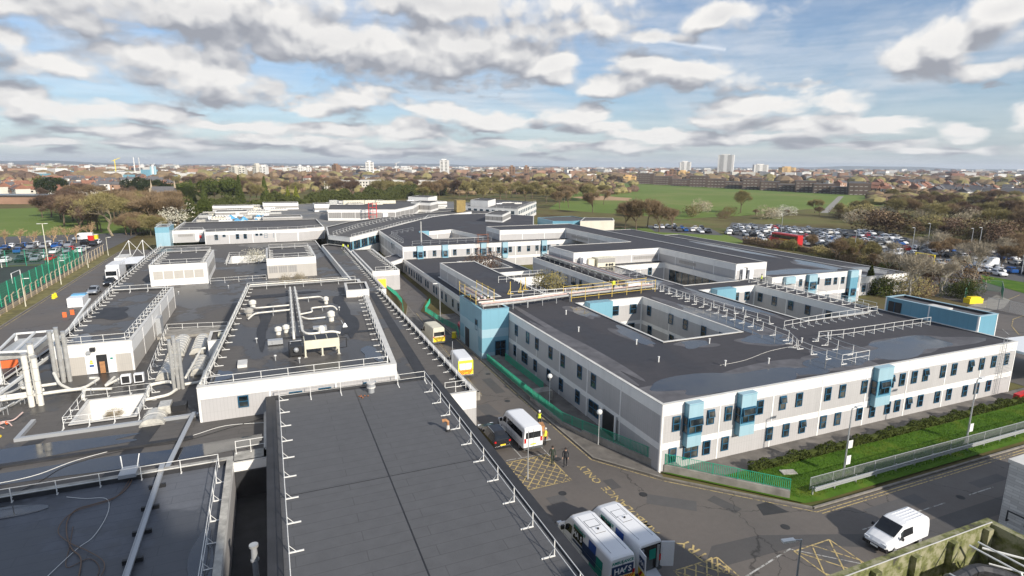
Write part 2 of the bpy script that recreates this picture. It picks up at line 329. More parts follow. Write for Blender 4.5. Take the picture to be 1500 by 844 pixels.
mat('twig_pale', (0.34, 0.29, 0.22), 0.95, spec=0.1, fn=f_leaf((0.36, 0.31, 0.23)))
mat('blossom', (0.55, 0.52, 0.45), 0.95, spec=0.1, fn=f_leaf((0.60, 0.57, 0.47)))
mat('leaf_dark', (0.03, 0.055, 0.02), 0.9, spec=0.15, fn=f_leaf((0.036, 0.050, 0.017)))
mat('leaf_mid', (0.06, 0.10, 0.02), 0.9, spec=0.15, fn=f_leaf((0.070, 0.088, 0.020)))
mat('leaf_gold', (0.20, 0.22, 0.02), 0.9, spec=0.15, fn=f_leaf((0.22, 0.24, 0.03)))
mat('leaf_hedge', (0.05, 0.09, 0.02), 0.9, spec=0.15, fn=f_leaf((0.058, 0.066, 0.020)))

# ------------------------------------------------------------------ mesh helpers
class MB:
    def __init__(s): s.v = []; s.f = []; s.mi = []; s.mats = []
    def slot(s, m):
        if m not in s.mats: s.mats.append(m)
        return s.mats.index(m)
    def face(s, pts, m):
        i = len(s.v); s.v += [tuple(p) for p in pts]; s.f.append(tuple(range(i, i+len(pts)))); s.mi.append(s.slot(m))
    def idx(s, vs, fs, m):
        i = len(s.v); s.v += [tuple(p) for p in vs]; k = s.slot(m)
        for f in fs: s.f.append(tuple(i+a for a in f)); s.mi.append(k)
    def box(s, x0, x1, y0, y1, z0, z1, m, skip=''):
        v = [(x0, y0, z0), (x1, y0, z0), (x1, y1, z0), (x0, y1, z0), (x0, y0, z1), (x1, y0, z1), (x1, y1, z1), (x0, y1, z1)]
        f = [(0, 3, 2, 1), (4, 5, 6, 7), (0, 1, 5, 4), (1, 2, 6, 5), (2, 3, 7, 6), (3, 0, 4, 7)]
        s.idx(v, f, m)
    def obox(s, c, d, l, w, z0, z1, m):      # box centred at c, length l along d, width w
        d = Vector((d[0], d[1])).normalized(); n = Vector((-d.y, d.x))
        q = [Vector(c[:2])+d*a*l/2+n*b*w/2 for a, b in ((-1, -1), (1, -1), (1, 1), (-1, 1))]
        s.prism([(p.x, p.y) for p in q], z0, z1, m)
    def prism(s, poly, z0, z1, m, top=None):
        n = len(poly); v = [(x, y, z0) for x, y in poly]+[(x, y, z1) for x, y in poly]
        s.idx(v, [(i, (i+1) % n, n+(i+1) % n, n+i) for i in range(n)]+[tuple(range(n-1, -1, -1))], m)
        s.face([(x, y, z1) for x, y in poly], top or m)
    def tube(s, pts, r, m, n=6, caps=True):
        pts = [Vector(p) for p in pts]; rs = r if isinstance(r, (list, tuple)) else [r]*len(pts); vs = []; fs = []; ref = None
        for i, p in enumerate(pts):
            t = (pts[min(i+1, len(pts)-1)]-pts[max(i-1, 0)]).normalized()
            if ref is None:
                ref = Vector((0, 0, 1)) if abs(t.z) < .9 else Vector((1, 0, 0))
                a = t.cross(ref).normalized()
            else: a = (a-t*a.dot(t)).normalized()
            b = t.cross(a)
            for k in range(n):
                an = 2*math.pi*(k+.5)/n; vs.append(p+(a*math.cos(an)+b*math.sin(an))*rs[i])
        for i in range(len(pts)-1):
            for k in range(n): fs.append((i*n+k, i*n+(k+1) % n, (i+1)*n+(k+1) % n, (i+1)*n+k))
        if caps: fs.append(tuple(range(n))[::-1]); fs.append(tuple((len(pts)-1)*n+k for k in range(n)))
        s.idx(vs, fs, m)
    def cyl(s, x, y, z0, z1, r, m, n=12, r1=None): s.tube([(x, y, z0), (x, y, z1)], [r, r if r1 is None else r1], m, n)
    def ball(s, c, r, m, n=8, sz=1.0):
        vs = []; fs = []
        for i in range(n+1):
            th = math.pi*i/n
            for k in range(n*2): ph = math.pi*k/n; vs.append((c[0]+r*math.sin(th)*math.cos(ph), c[1]+r*math.sin(th)*math.sin(ph), c[2]+r*sz*math.cos(th)))
        w = n*2
        for i in range(n):
            for k in range(w): fs.append((i*w+k, (i+1)*w+k, (i+1)*w+(k+1) % w, i*w+(k+1) % w))
        s.idx(vs, fs, m)
    def mesh(s, name, off=(0, 0, 0), smooth=False):
        me = bpy.data.meshes.new(name); ox, oy, oz = off
        me.from_pydata([(a-ox, b-oy, c-oz) for a, b, c in s.v], [], s.f)
        for m in s.mats: me.materials.append(MT[m])
        me.polygons.foreach_set('material_index', s.mi)
        if smooth: me.polygons.foreach_set('use_smooth', [True]*len(s.f))
        me.update(); return me
    def build(s, name, parent=None, off=None, smooth=False, loc=None):
        if off is None: off = tuple(parent.get('_o', (0, 0, 0))) if parent else (0, 0, 0)
        o = bpy.data.objects.new(name, s.mesh(name, off, smooth)); COL.objects.link(o); o.parent = parent
        if loc is not None: o.location = loc
        if parent is not None: o['_o'] = off
        return o
def tag(o, label=None, cat=None, group=None, kind=None):
    if label: o['label'] = label
    if cat: o['category'] = cat
    if group: o['group'] = group
    if kind: o['kind'] = kind
    return o
def thing(name, loc, label, cat, group=None, rz=0):
    o = bpy.data.objects.new(name, None); COL.objects.link(o); o.location = loc; o.rotation_euler = (0, 0, rz); o.empty_display_size = .3
    o['_o'] = tuple(loc); return tag(o, label, cat, group)
def solo(mb, name, label, cat, group=None, loc=None, smooth=False):
    """one-mesh thing whose origin sits at its base"""
    if loc is None:
        n = len(mb.v); loc = (sum(p[0] for p in mb.v)/n, sum(p[1] for p in mb.v)/n, min(p[2] for p in mb.v))
    o = bpy.data.objects.new(name, mb.mesh(name, loc, smooth)); COL.objects.link(o); o.location = loc
    return tag(o, label, cat, group)
def struct(mb, name): return tag(mb.build(name), None, None, None, 'structure')
def child(name, me, parent, loc=(0, 0, 0), rz=0, label=None):
    o = bpy.data.objects.new(name, me); COL.objects.link(o); o.parent = parent; o.location = loc; o.rotation_euler = (0, 0, rz)
    if label: o['label'] = label
    return o
def kids(o): return [c for c in COL.objects if c.parent == o]
def copy_tree(o, parent=None, tree=None):
    if tree is None: tree = {}
    c = o.copy(); COL.objects.link(c); c.parent = parent
    for ch in list(o.children): copy_tree(ch, c)
    return c
def inset(poly, d):
    n = len(poly); out = []
    for i in range(n):
        p0, p1, p2 = Vector(poly[i-1]), Vector(poly[i]), Vector(poly[(i+1) % n])
        a = (p1-p0).normalized(); b = (p2-p1).normalized(); na = Vector((-a.y, a.x)); nb = Vector((-b.y, b.x))
        k = na+nb; k = k/max(0.3, k.dot(na)); out.append(tuple(p1+k*d))
    return out
def area(p): return sum(p[i-1][0]*p[i][1]-p[i][0]*p[i-1][1] for i in range(len(p)))/2
def rect(x0, x1, y0, y1): return [(x0, y0), (x1, y0), (x1, y1), (x0, y1)]
def fill(mb, loops, z, m):
    vs = [Vector((x, y, 0)) for l in loops for x, y in l]
    tri = geometry.tessellate_polygon([[Vector((x, y, 0)) for x, y in l] for l in loops])
    fs = []
    for t in tri:
        a, b, c = (vs[i] for i in t)
        if abs((b-a).cross(c-a).z) < 1e-9: continue
        fs.append(tuple(t) if (b-a).cross(c-a).z > 0 else tuple(t)[::-1])
    mb.idx([(v.x, v.y, z) for v in vs], fs, m)
BANDS2 = [(0, 2.1, 'grey_panel'), (2.1, 2.72, 'white_panel'), (2.72, 5.25, 'grey_panel'), (5.25, 99, 'white_panel')]
def bands1(z0, z1, top=1.0, m='grey_panel'): return [(z0, z1-top, m), (z1-top, 99, 'white_panel')]
def block(name, label, poly, z0, z1, holes=(), bands=None, roof='roof_felt', up=0.45, cop='coping', wpar=0.32, joints=6.0, cat='building', inner='white_panel', hz0=None, group=None):
    """a flat-roofed block: banded walls with joints, coping, felt deck behind the upstand; holes are light wells"""
    if area(poly) < 0: poly = poly[::-1]
    c = (sum(p[0] for p in poly)/len(poly), sum(p[1] for p in poly)/len(poly), z0)
    root = thing(name, c, label, cat, group)
    bands = bands or bands1(z0, z1); wl = MB(); cp = MB(); dk = MB(); jt = MB()
    loops = [poly]+[h if area(h) < 0 else h[::-1] for h in holes]; ins = []
    for li, lp in enumerate(loops):
        n = len(lp); b0 = z0 if li == 0 or hz0 is None else hz0; ip = inset(lp, wpar); ins.append(ip); op = inset(lp, -0.05)
        for i in range(n):
            (xa, ya), (xb, yb) = lp[i], lp[(i+1) % n]
            for (za, zb, m) in bands:
                za = max(za, b0); zb = min(zb, z1-.06)
                if zb > za: wl.face([(xa, ya, za), (xb, yb, za), (xb, yb, zb), (xa, ya, zb)], m)
            L = math.hypot(xb-xa, yb-ya)
            if joints and L > 3:
                dx, dy = (xb-xa)/L, (yb-ya)/L; k = max(1, round(L/joints)); ang = (dx, dy)
                for j in range(0, k+1):
                    s_ = min(max(L*j/k, 0.09), L-.09); p = (xa+dx*s_+dy*0.012, ya+dy*s_-dx*0.012)
                    wl.obox(p, ang, 0.16, 0.03, b0+0.02, z1-0.08, 'white_panel')
            A, B = op[i], op[(i+1) % n]; C, D = ip[(i+1) % n], ip[i]
            cp.idx([(A[0], A[1], z1-.06), (B[0], B[1], z1-.06), (C[0], C[1], z1-.06), (D[0], D[1], z1-.06), (A[0], A[1], z1), (B[0], B[1], z1), (C[0], C[1], z1), (D[0], D[1], z1)],
                   [(0, 1, 5, 4), (1, 2, 6, 5), (2, 3, 7, 6), (3, 0, 4, 7), (4, 5, 6, 7), (3, 2, 1, 0)], cop)
            dk.face([(C[0], C[1], z1-up), (D[0], D[1], z1-up), (D[0], D[1], z1-.06), (C[0], C[1], z1-.06)], inner if inner != 'white_panel' else 'felt_upstand')
    fill(dk, ins, z1-up, roof)
    wl.build('wall', root); cp.build('coping', root); dk.build('roof', root)
    return root
# ---- windows
WC = {}
def win_mesh(w, h, st):
    k = (round(w, 2), round(h, 2), st)
    if k in WC: return WC[k]
    f = MB(); t = .085; d = .07; m = 'deep_blue' if 'w' not in st else 'rail_white'
    f.box(-w/2, -w/2+t, -d, 0, -h/2, h/2, m); f.box(w/2-t, w/2, -d, 0, -h/2, h/2, m)
    f.box(-w/2+t, w/2-t, -d, 0, -h/2, -h/2+t, m); f.box(-w/2+t, w/2-t, -d, 0, h/2-t, h/2, m)
    if h > .9: f.box(-w/2+t, w/2-t, -d, 0, -.03, .04, m)
    nx = max(1, round(w/.85))
    for i in range(1, nx): x = -w/2+w*i/nx; f.box(x-.03, x+.03, -d+.003, 0, -h/2+t, h/2-t, m)
    g_ = MB(); g_.face([(-w/2+t, -.035, -h/2+t), (w/2-t, -.035, -h/2+t), (w/2-t, -.035, h/2-t), (-w/2+t, -.035, h/2-t)], 'glass')
    s_ = None
    if 'o' in st:
        s_ = MB(); y0, y1 = -.08, -.2; a, b = h/2-t, .02; x0, x1 = -w/2+.03, w/2-.03
        for (u0, u1, v0, v1) in ((x0, x0+.06, 0, 1), (x1-.06, x1, 0, 1), (x0+.06, x1-.06, 0, .1), (x0+.06, x1-.06, .9, 1)):
            P = lambda u, v, e: (u, y0+(y1-y0)*v-e, a+(b-a)*v)
            s_.idx([P(u0, v0, 0), P(u1, v0, 0), P(u1, v1, 0), P(u0, v1, 0), P(u0, v0, .04), P(u1, v0, .04), P(u1, v1, .04), P(u0, v1, .04)], [(0, 1, 2, 3), (7, 6, 5, 4), (0, 4, 5, 1), (1, 5, 6, 2), (2, 6, 7, 3), (3, 7, 4, 0)], m)
        s_.face([(x0, y0-.02, a), (x0, y1-.02, b), (x1, y1-.02, b), (x1, y0-.02, a)], 'glass')
        s_ = s_.mesh('sash')
    WC[k] = (f.mesh('window'), g_.mesh('pane'), s_); return WC[k]
def win(root, x, y, z, face, w=.95, h=1.45, st=''):
    """face: direction the window looks, degrees from -Y counter-clockwise (0 = -Y, 90 = +X, -90 = -X, 180 = +Y)"""
    fm, gm, sm = win_mesh(w, h, st); c = root.location if not root.parent else Vector(root['_o'])
    o = child('window', fm, root, Vector((x, y, z))-Vector(root['_o']), R(face))
    child('pane', gm, o)
    if sm: child('sash', sm, o)
    return o
# ---- guard rails
POST = {}
def post_mesh(h, foot, m, r=.024):
    k = (h, foot, m, r)
    if k not in POST:
        b = MB(); b.box(-r, r, -r, r, 0, h, m)
        if foot > 0: b.box(-.05, foot, -.045, .045, .0, .06, m); b.tube([(.0, 0, .5), (foot*.45, 0, .06)], r*.8, m, 4)
        elif foot < 0: b.box(-.06, .06, -.06, .06, 0, .04, m)
        POST[k] = b.mesh('post')
    return POST[k]
def rail(pts, z, label, side=1, h=1.1, sp=2.4, foot=.8, m='rail_white', name='guardrail', cat='railing', group=None, closed=False, r=.026, mids=(.55,), mesh=None):
    """free-standing guard rail through pts; side=+1 puts the counterweight feet to the left of travel"""
    P = [Vector((p[0], p[1], z if len(p) < 3 else p[2])) for p in pts]
    if closed: P.append(P[0].copy())
    root = thing(name, tuple(P[0]), label, cat, group); b = MB()
    for hh in (h,)+tuple(mids): b.tube([p+Vector((0, 0, hh-r)) for p in P], r, m, 5)
    b.build('rails', root, smooth=False)
    pm = post_mesh(h, foot, m); done = set()
    for i in range(len(P)-1):
        a, c = P[i], P[i+1]; L = (c-a).length; k = max(1, round(L/sp)); d = (c-a)/L; n = Vector((-d.y, d.x))*side
        for j in range(k+1):
            q = a+d*(L*j/k)
            if j == 0 and i > 0: continue
            kk = (round(q.x, 1), round(q.y, 1))
            if kk in done: continue
            done.add(kk)
            child('post', pm, root, q-P[0], math.atan2(n.y, n.x))
    if mesh:
        g_ = MB()
        for i in range(len(P)-1):
            a, c = P[i], P[i+1]; L = (c-a).length; k = int(L/.14)
            for j in range(1, k):
                q = a+(c-a)*(j/k); g_.box(q.x-.015, q.x+.015, q.y-.015, q.y+.015, q.z+.08, q.z+h-.03, mesh)
            g_.tube([a+Vector((0, 0, .1)), c+Vector((0, 0, .1))], .018, mesh, 4)
        g_.build('infill_bars', root)
    return root
def text_mesh(s, size, m, ext=.0, bold=.0):
    cu = bpy.data.curves.new('t', 'FONT'); cu.body = s; cu.size = size; cu.align_x = 'CENTER'; cu.align_y = 'CENTER'; cu.extrude = ext; cu.offset = bold; cu.resolution_u = 2
    o = bpy.data.objects.new('t', cu); COL.objects.link(o); bpy.context.view_layer.update()
    me = bpy.data.meshes.new_from_object(o.evaluated_get(bpy.context.evaluated_depsgraph_get())); bpy.data.objects.remove(o); me.materials.clear(); me.materials.append(MT[m]); return me
# ================================================================== the ground
def f_ground(N, b):
    p = pos(N); l = N.v('LENGTH', p); far = N.ramp(N.m('DIVIDE', l, 4000.0), (0.15, 0.0), (0.30, 1.0))
    a = N.noise(p, 0.03, 7, 0.65); e = N.ramp(a, (0.32, (0.085, 0.062, 0.032)), (0.5, (0.15, 0.13, 0.055)), (0.68, (0.075, 0.11, 0.03)))
    c = N.noise(N.v('MULTIPLY', p, (1, 1, 1)), 0.011, 8, 0.7); ct = N.ramp(c, (0.36, (0.055, 0.045, 0.03)), (0.5, (0.13, 0.10, 0.065)), (0.62, (0.20, 0.16, 0.12)), (0.72, (0.33, 0.31, 0.29)))
    N.put(b.inputs['Base Color'], N.mix(far, e, ct))
mat('ground', (0.1, 0.1, 0.05), 0.95, spec=0.1, fn=f_ground)
b = MB(); rr = [0, 60, 150, 400, 1000, 2500, 6000, 14000]; n = 48; vs = [(0, 0, -.03)]; fs = []
for k, r_ in enumerate(rr[1:]):
    for i in range(n): a = 2*math.pi*i/n; vs.append((r_*math.cos(a), r_*math.sin(a), -.03))
for i in range(n): fs.append((0, 1+i, 1+(i+1) % n))
for k in range(len(rr)-2):
    o = 1+k*n
    for i in range(n): fs.append((o+i, o+n+i, o+n+(i+1) % n, o+(i+1) % n))
b.idx(vs, fs, 'ground'); struct(b, 'ground')
def sheet(name, poly, z, m, kind='structure'):
    b = MB(); poly = [(p[0], p[1]) for p in poly]
    if area(poly) < 0: poly = poly[::-1]
    fill(b, [poly], z, m); return tag(b.build(name), kind=kind)
def px(*L, z=0): return [tuple(at(x, y, z)[:2]) for x, y in L]
def wob(poly, amp, step):
    out = []
    for i in range(len(poly)):
        a, c = Vector(poly[i]), Vector(poly[(i+1) % len(poly)]); k = max(1, int((c-a).length/step))
        for j in range(k): out.append(tuple(a+(c-a)*j/k+Vector((random.uniform(-amp, amp), random.uniform(-amp, amp)))))
    return out
sheet('park_grass', wob([(196, 244), (165, 330), (223, 425), (434, 774), (640, 860), (640, 640), (580, 437), (520, 340), (414, 287), (337, 277), (260, 253)], 4, 18), -.015, 'grass_park')
sheet('heath', wob([(150, 212), (198, 240), (337, 275), (520, 300), (760, 330), (760, 100), (255, 88), (228, 108), (262, 190), (205, 213)], 4, 18), -.02, 'heath')
sheet('sand_patch', wob(px((838, 289), (880, 287), (925, 290), (922, 294), (870, 293)), 3, 12), -.008, 'sand_patch')
sheet('path', px((1236, 287.5), (1228, 287.5), (1202, 312), (1214, 312)), -.008, 'concrete')
sheet('lawn', wob(px((-60, 348), (150, 347), (205, 340), (200, 322), (120, 303), (-60, 308)), 3, 14), -.015, 'grass_park')
sheet('car_park_surface', px((1060, 342), (1072, 326), (1290, 339), (1345, 352), (1320, 378), (1240, 372), (1100, 356)), .0, 'asphalt_far')
sheet('car_park_surface', px((1300, 348), (1430, 358), (1560, 380), (1560, 432), (1440, 412), (1330, 396), (1290, 385), (1262, 374), (1322, 377)), -.004, 'asphalt_far')
sheet('car_park_surface', px((945, 330), (1040, 334), (1060, 345), (960, 340)), .0, 'asphalt_far')
sheet('car_park_surface', [(-200, 187), (-47, 187), (-45, 262), (-200, 262)], -.004, 'asphalt_far')
sheet('sports_pitch', [(-120, 112), (-45, 112), (-46.2, 184.5), (-120, 184.5)], -.006, 'pitch_turf')
sheet('verge', wob([(-44.5, 60), (-40.4, 60), (-42.2, 200), (-46, 200)], .25, 4), .0, 'verge')
sheet('service_road', [(-40.6, 40), (-28, 40), (-28.5, 205), (-42, 210)], .004, 'asphalt')
sheet('service_gap', [(-3.95, 2), (-1.4, 2), (-1.4, 47.2), (-3.95, 47.2)], .0, 'tarmac_patch')
sheet('yard', [(84, 20), (200, 20), (190, 66), (157, 76), (150, 92), (166, 108), (150, 118), (128, 100), (128, 79), (84, 76)], .006, 'asphalt')
sheet('access_road', [(17.7, 2), (200, 2), (200, 28.2), (64, 28.3), (37.6, 28.4), (29.3, 36.5), (25.6, 41.8), (25.3, 52.8), (25.4, 96), (24.3, 101), (28.5, 112), (29.2, 172), (23.4, 172), (23.2, 111), (22, 82), (21.2, 64), (21.1, 59.4), (17.7, 59)], .012, 'asphalt')
sheet('road_resurfacing', [(44, 22.6), (120, 22.2), (120, 23.6), (44, 24.1), (38, 24.9), (31, 27.6), (27, 27.9), (24.6, 26.0), (33, 25.6), (38, 23.2)], .016, 'asphalt_dark')
sheet('tarmac_patch', [(22.6, 87), (25.2, 84), (25.3, 89), (23.0, 91)], .016, 'tarmac_patch')
sheet('tarmac_patch', [(33.2, 29.3), (35.4, 28.9), (35.0, 30.6), (33.8, 30.6)], .018, 'tarmac_patch')
sheet('pavement', [(25.6, 41.8), (29.3, 36.6), (29.6, 36.9), (29.6, 97), (25.55, 97), (25.5, 52.8)], .12, 'paving')
sheet('pavement', [(17.7, 56), (21.1, 59.4), (21.2, 64), (22, 82), (23.2, 111), (23.2, 125), (17.9, 125)], .12, 'paving')
sheet('pavement', [(34, 34.9), (84, 34.7), (84, 37.3), (29.6, 37.5)], .14, 'paving')
sheet('grass_bank', [(30.2, 36.9), (37.4, 29.2), (39, 29.0), (140, 29.0), (140, 32), (90, 36.5), (84, 34.8), (34, 34.9), (29.8, 37.4)], .13, 'grass_near')
sheet('lawn', wob(px((880, 336), (1000, 331), (1070, 346), (1100, 356), (1050, 360), (900, 348)), 2, 9), -.004, 'grass_park')
sheet('grass_island', px((1436, 403), (1500, 414), (1540, 424), (1540, 436), (1500, 430), (1440, 413)), .05, 'grass_near')
sheet('pavement', px((1445, 440), (1460, 432), (1480, 440), (1470, 452), (1395, 468), (1380, 462)), .04, 'concrete')
sheet('planting_bed', [(84.2, 60), (125, 66), (128, 80), (84.2, 77.5)], .03, 'earth')
def kerb(name, pts, w=.16, h=.13, m='kerb', z=0.0):
    b = MB()
    for i in range(len(pts)-1):
        a, c = Vector(pts[i]), Vector(pts[i+1]); b.obox((a+c)/2, c-a, (c-a).length+.02, w, z, z+h, m)
    return struct(b, name)
kerb('kerb', [(25.5, 97), (25.42, 52.8), (25.7, 41.9), (29.4, 36.65), (37.5, 28.6)])
kerb('kerb', [(37.6, 28.55), (64, 28.45), (200, 28.35)], h=.14)
kerb('kerb', [(21.12, 59.4), (21.2, 64), (22, 82), (23.2, 111), (23.2, 125)], h=.14)
kerb('kerb', [(-40.6, 40), (-42.1, 205)], h=.12)
kerb('kerb', [(17.35, 3), (17.35, 50)], w=.4, h=.16, m='concrete')
def line(name, pts, w, m, z=.02, dash=None):
    b = MB()
    for i in range(len(pts)-1):
        a, c = Vector(pts[i]), Vector(pts[i+1]); L = (c-a).length; d = (c-a)/L; n = Vector((-d.y, d.x))*w/2; s = 0
        while s < L:
            e = min(L, s+(dash[0] if dash else L)); p, q = a+d*s, a+d*e
            b.face([(p.x-n.x, p.y-n.y, z), (p.x+n.x, p.y+n.y, z), (q.x+n.x, q.y+n.y, z), (q.x-n.x, q.y-n.y, z)][::-1], m); s = e+(dash[1] if dash else .01)
    return struct(b, name)
line('yellow_line', [(25.2, 95), (25.12, 52.8), (25.4, 41.7), (29.2, 36.3), (37.4, 28.1), (200, 27.9)], .09, 'road_yellow')
line('yellow_line', [(37.6, 27.8), (200, 27.6)], .09, 'road_yellow')
line('yellow_line', [(23.3, 100), (22.4, 83), (21.45, 64), (21.35, 59.7)], .08, 'road_yellow')
line('yellow_line', [(-40.2, 50), (-41.6, 200)], .1, 'road_yellow', z=.01)
line('white_line', [(38.6, 25.2), (120, 24.8)], .1, 'road_white', dash=(3.2, 3.0), z=.022)
line('white_line', [(26.9, 24.6), (31.9, 25.6)], .12, 'road_white', z=.022)
line('white_line', [(31.9, 25.5), (35.5, 22.2)], .08, 'road_white', z=.022)
line('white_line', [(19.7, 44.5), (19.6, 51)], .09, 'road_white', z=.022)
line('white_line', [(22.2, 43.8), (22.3, 51)], .08, 'road_white', z=.022)
line('white_line', [(17.6, 44.5), (22.0, 44.3)], .09, 'road_white', z=.024)
def hatch(name, x0, x1, y0, y1, n, m='road_yellow', z=.0222):
    b = MB(); w = .05
    def seg(a, c, zz):
        a, c = Vector(a), Vector(c); d = (c-a).normalized(); q = Vector((-d.y, d.x))*w
        b.face([(a.x+q.x, a.y+q.y, zz), (a.x-q.x, a.y-q.y, zz), (c.x-q.x, c.y-q.y, zz), (c.x+q.x, c.y+q.y, zz)], m)
    for a, c in (((x0, y0), (x1, y0)), ((x1, y0), (x1, y1)), ((x1, y1), (x0, y1)), ((x0, y1), (x0, y0))): seg(a, c, z+.001)
    W_, H_ = x1-x0, y1-y0
    for s_ in (1, -1):
        for k in range(-n, n):
            # lines u = x + s*y clipped to the box
            pts = []
            for t in range(0, 201):
                x = x0+W_*t/200; y = (y0 if s_ > 0 else y1)+s_*((x-x0)*H_/W_+H_*k/n*1.0)
                if y0 <= y <= y1: pts.append((x, y))
            if len(pts) > 4: seg(pts[0], pts[-1], z+.002*(1+s_)+.002)
    return struct(b, name)
hatch('yellow_hatching', 17.85, 22.05, 39.3, 44.1, 5)
hatch('yellow_hatching', 22.9, 26.5, 22.5, 26.8, 4)
hatch('yellow_hatching', 31.9, 35.3, 20.5, 25.3, 2)
def road_text(s, x, y, size, rz, m='road_yellow', sx=1.0):
    me = text_mesh(s, size, m, bold=.012); o = bpy.data.objects.new('road_lettering', me); COL.objects.link(o); o.location = (x, y, .026); o.rotation_euler = (0, 0, rz); o.scale = (sx, 1, 1); o['kind'] = 'structure'
road_text('AMBULANCE', 24.15, 33.9, 1.05, R(91), sx=1.12)
road_text('ONLY', 24.0, 39.6, 1.05, R(91), sx=1.12)
road_text('ENTRY', 25.7, 27.3, 1.25, R(100), sx=1.0)

# repairs, drains and stains in the tarmac
rp = random.Random(4)
for k, (x, y, w, l, a) in enumerate(((20.5, 55.5, 1.6, 3.2, .1), (23.6, 62, 1.2, 5, 0), (22.5, 74.5, 1.0, 2.6, 0), (27.8, 33.4, 1.4, 3.8, .9), (31.5, 31.6, 1.0, 2.4, .3), (24.9, 37.5, .9, 1.5, 0), (44, 26.4, 6, 1.1, 0), (55, 25.9, 4, .9, 0), (30.2, 26.6, 2.4, 1.1, .3), (33.8, 24, 1.2, 2.0, 0), (22.8, 51.5, .8, 1.8, 0), (48, 23.2, 7, .9, 0), (19.6, 37.2, 1.5, 1.0, 0))):
    c_, s_ = math.cos(a), math.sin(a); q = [(x+u*w/2*c_-v*l/2*s_, y+u*w/2*s_+v*l/2*c_) for u, v in ((-1, -1), (1, -1), (1, 1), (-1, 1))]; sheet('tarmac_patch', q, .0185+k*.0003, 'asphalt_dark' if k % 3 else 'asphalt_far')
for k, (x, y) in enumerate(((23.4, 57), (22.6, 43.0), (26.4, 35.2), (24.4, 66), (33.6, 27.6), (50, 25.2), (20.4, 37.8))):
    b = MB(); b.cyl(x, y, .0, .026, .33, 'black_metal', 12); b.cyl(x, y, .026, .03, .26, 'tarmac_patch', 10); tag(b.build('manhole_cover'), kind='structure')
# ================================================================== the buildings
def recess_louvres(root, faces):
    b = MB()
    for (x0, x1, y, z0, z1, m) in faces: b.box(x0, x1, y-.03, y+.02, z0, z1, m)
    return b.build('louvre', root)
fg = block('foreground_building', 'flat grey-roofed building filling the bottom middle of the view, edged by white guard rails', rect(-1.4, 14.85, 2, 56.5), 0, 4.5, cop='felt_upstand', wpar=.75, up=.12, roof='roof_felt_front', bands=[(0, 3.2, 'grey_panel'), (3.2, 99, 'felt_upstand')], joints=0)
b = MB(); b.box(6.55, 6.63, 2.8, 55.6, 4.381, 4.40, 'black_metal'); b.build('roof_seam', fg)
b = MB(); b.box(-.6, 14.0, 38.0, 38.06, 4.381, 4.395, 'black_metal'); b.build('roof_seam', fg)
ll = block('lower_left_building', 'dark wet flat roof with a pale stone edge at the bottom left corner', rect(-34, -3.95, 12, 47.0), 0, 3.6, cop='old_coping', roof='roof_felt_dark', up=.42, joints=0, wpar=.4)
pod = block('low_roofed_building', 'sprawling single storey building carrying the plant pipes, blocks and light wells on the left', [(-28.3, 47.1), (-1.5, 47.1), (-1.5, 56.7), (11.0, 56.7), (13.9, 104), (13.0, 190), (-29.2, 190), (-28.6, 127), (-26.8, 89), (-28.0, 75)], 0, 3.0,
    holes=[rect(-17.7, -12.9, 60.3, 66.0), rect(-9.3, -1.2, 151, 163)], up=.2, roof='roof_felt_wet', joints=0, bands=[(0, 99, 'white_panel')], inner='white_panel', wpar=.25, cop='coping')
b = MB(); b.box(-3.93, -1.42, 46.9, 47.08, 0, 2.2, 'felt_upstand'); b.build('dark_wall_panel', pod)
cor = block('corridor_building', 'long narrow flat-roofed corridor block running beside the road, white parapet on its road side', [(14.9, 51.8), (17.9, 51.8), (17.9, 104), (18.8, 104.1), (18.9, 120), (19.2, 166), (15.3, 172), (13.2, 170), (14.1, 104), (11.2, 56.7), (14.9, 56.7)], 0, 4.0, up=.5, roof='roof_felt_wet', bands=[(0, 2.2, 'grey_panel'), (2.2, 99, 'white_panel')], joints=0)
b = MB(); b.prism([(13.6, 58), (14.9, 58), (16.9, 104), (15.7, 104)], 3.505, 3.525, 'felt_upstand'); b.build('dark_walkway_strip', cor)
ent = block('entrance_building', 'square flat-roofed entrance block beside the ramp with an orange lit doorway below its white fascia', [(19.25, 121.4), (24.9, 121.3), (24.9, 155), (19.45, 155)], 0, 4.3, up=.35, roof='roof_felt', bands=[(0, 3.2, 'grey_panel'), (3.2, 99, 'white_panel')], joints=0)
b = MB(); b.box(20.2, 21.9, 121.2, 121.33, .1, 2.5, 'amber_glow'); b.build('lit_doorway', ent)
blB = block('plant_roof_building', 'white-walled building with pipework and a chiller on its grey roof, left of the corridor', [(-7.1, 56.65), (10.95, 56.62), (13.85, 96), (14.05, 103.9), (-4.2, 103.9)], 2.8, 6.2, up=.42, roof='roof_felt_wet', bands=[(2.8, 5.0, 'grey_panel'), (5.0, 99, 'white_panel')], wpar=.5)
for x, w in ((-3.4, .9), (1.2, 1.2), (3.9, 1.2), (8.2, 1.2)): win(blB, x, 56.6, 4.35 if x < 0 else 4.2, 0, w, 1.15 if x < 0 else .9)
st = block('stair_tower', 'small white rooftop stair enclosure at the far right corner of the pipework roof', [(10.3, 91), (13.75, 90.8), (14.25, 97), (10.75, 97.2)], 2.8, 7.0, up=.3, roof='roof_felt', bands=[(2.8, 5.9, 'louvre_pale'), (5.9, 99, 'white_panel')], joints=0)
blA = block('boiler_house', 'white plant building with an open double door, beside the service road', [(-23.1, 75.4), (-15.4, 75.1), (-15.1, 106.8), (-24.2, 107.5)], 2.8, 6.4, up=.4, roof='roof_felt_wet', bands=[(2.8, 4.9, 'louvre_pale'), (4.9, 99, 'white_panel')])
b = MB(); b.box(-20.0, -18.95, 75.16, 75.28, 2.85, 5.0, 'white_paint'); b.build('door', blA)
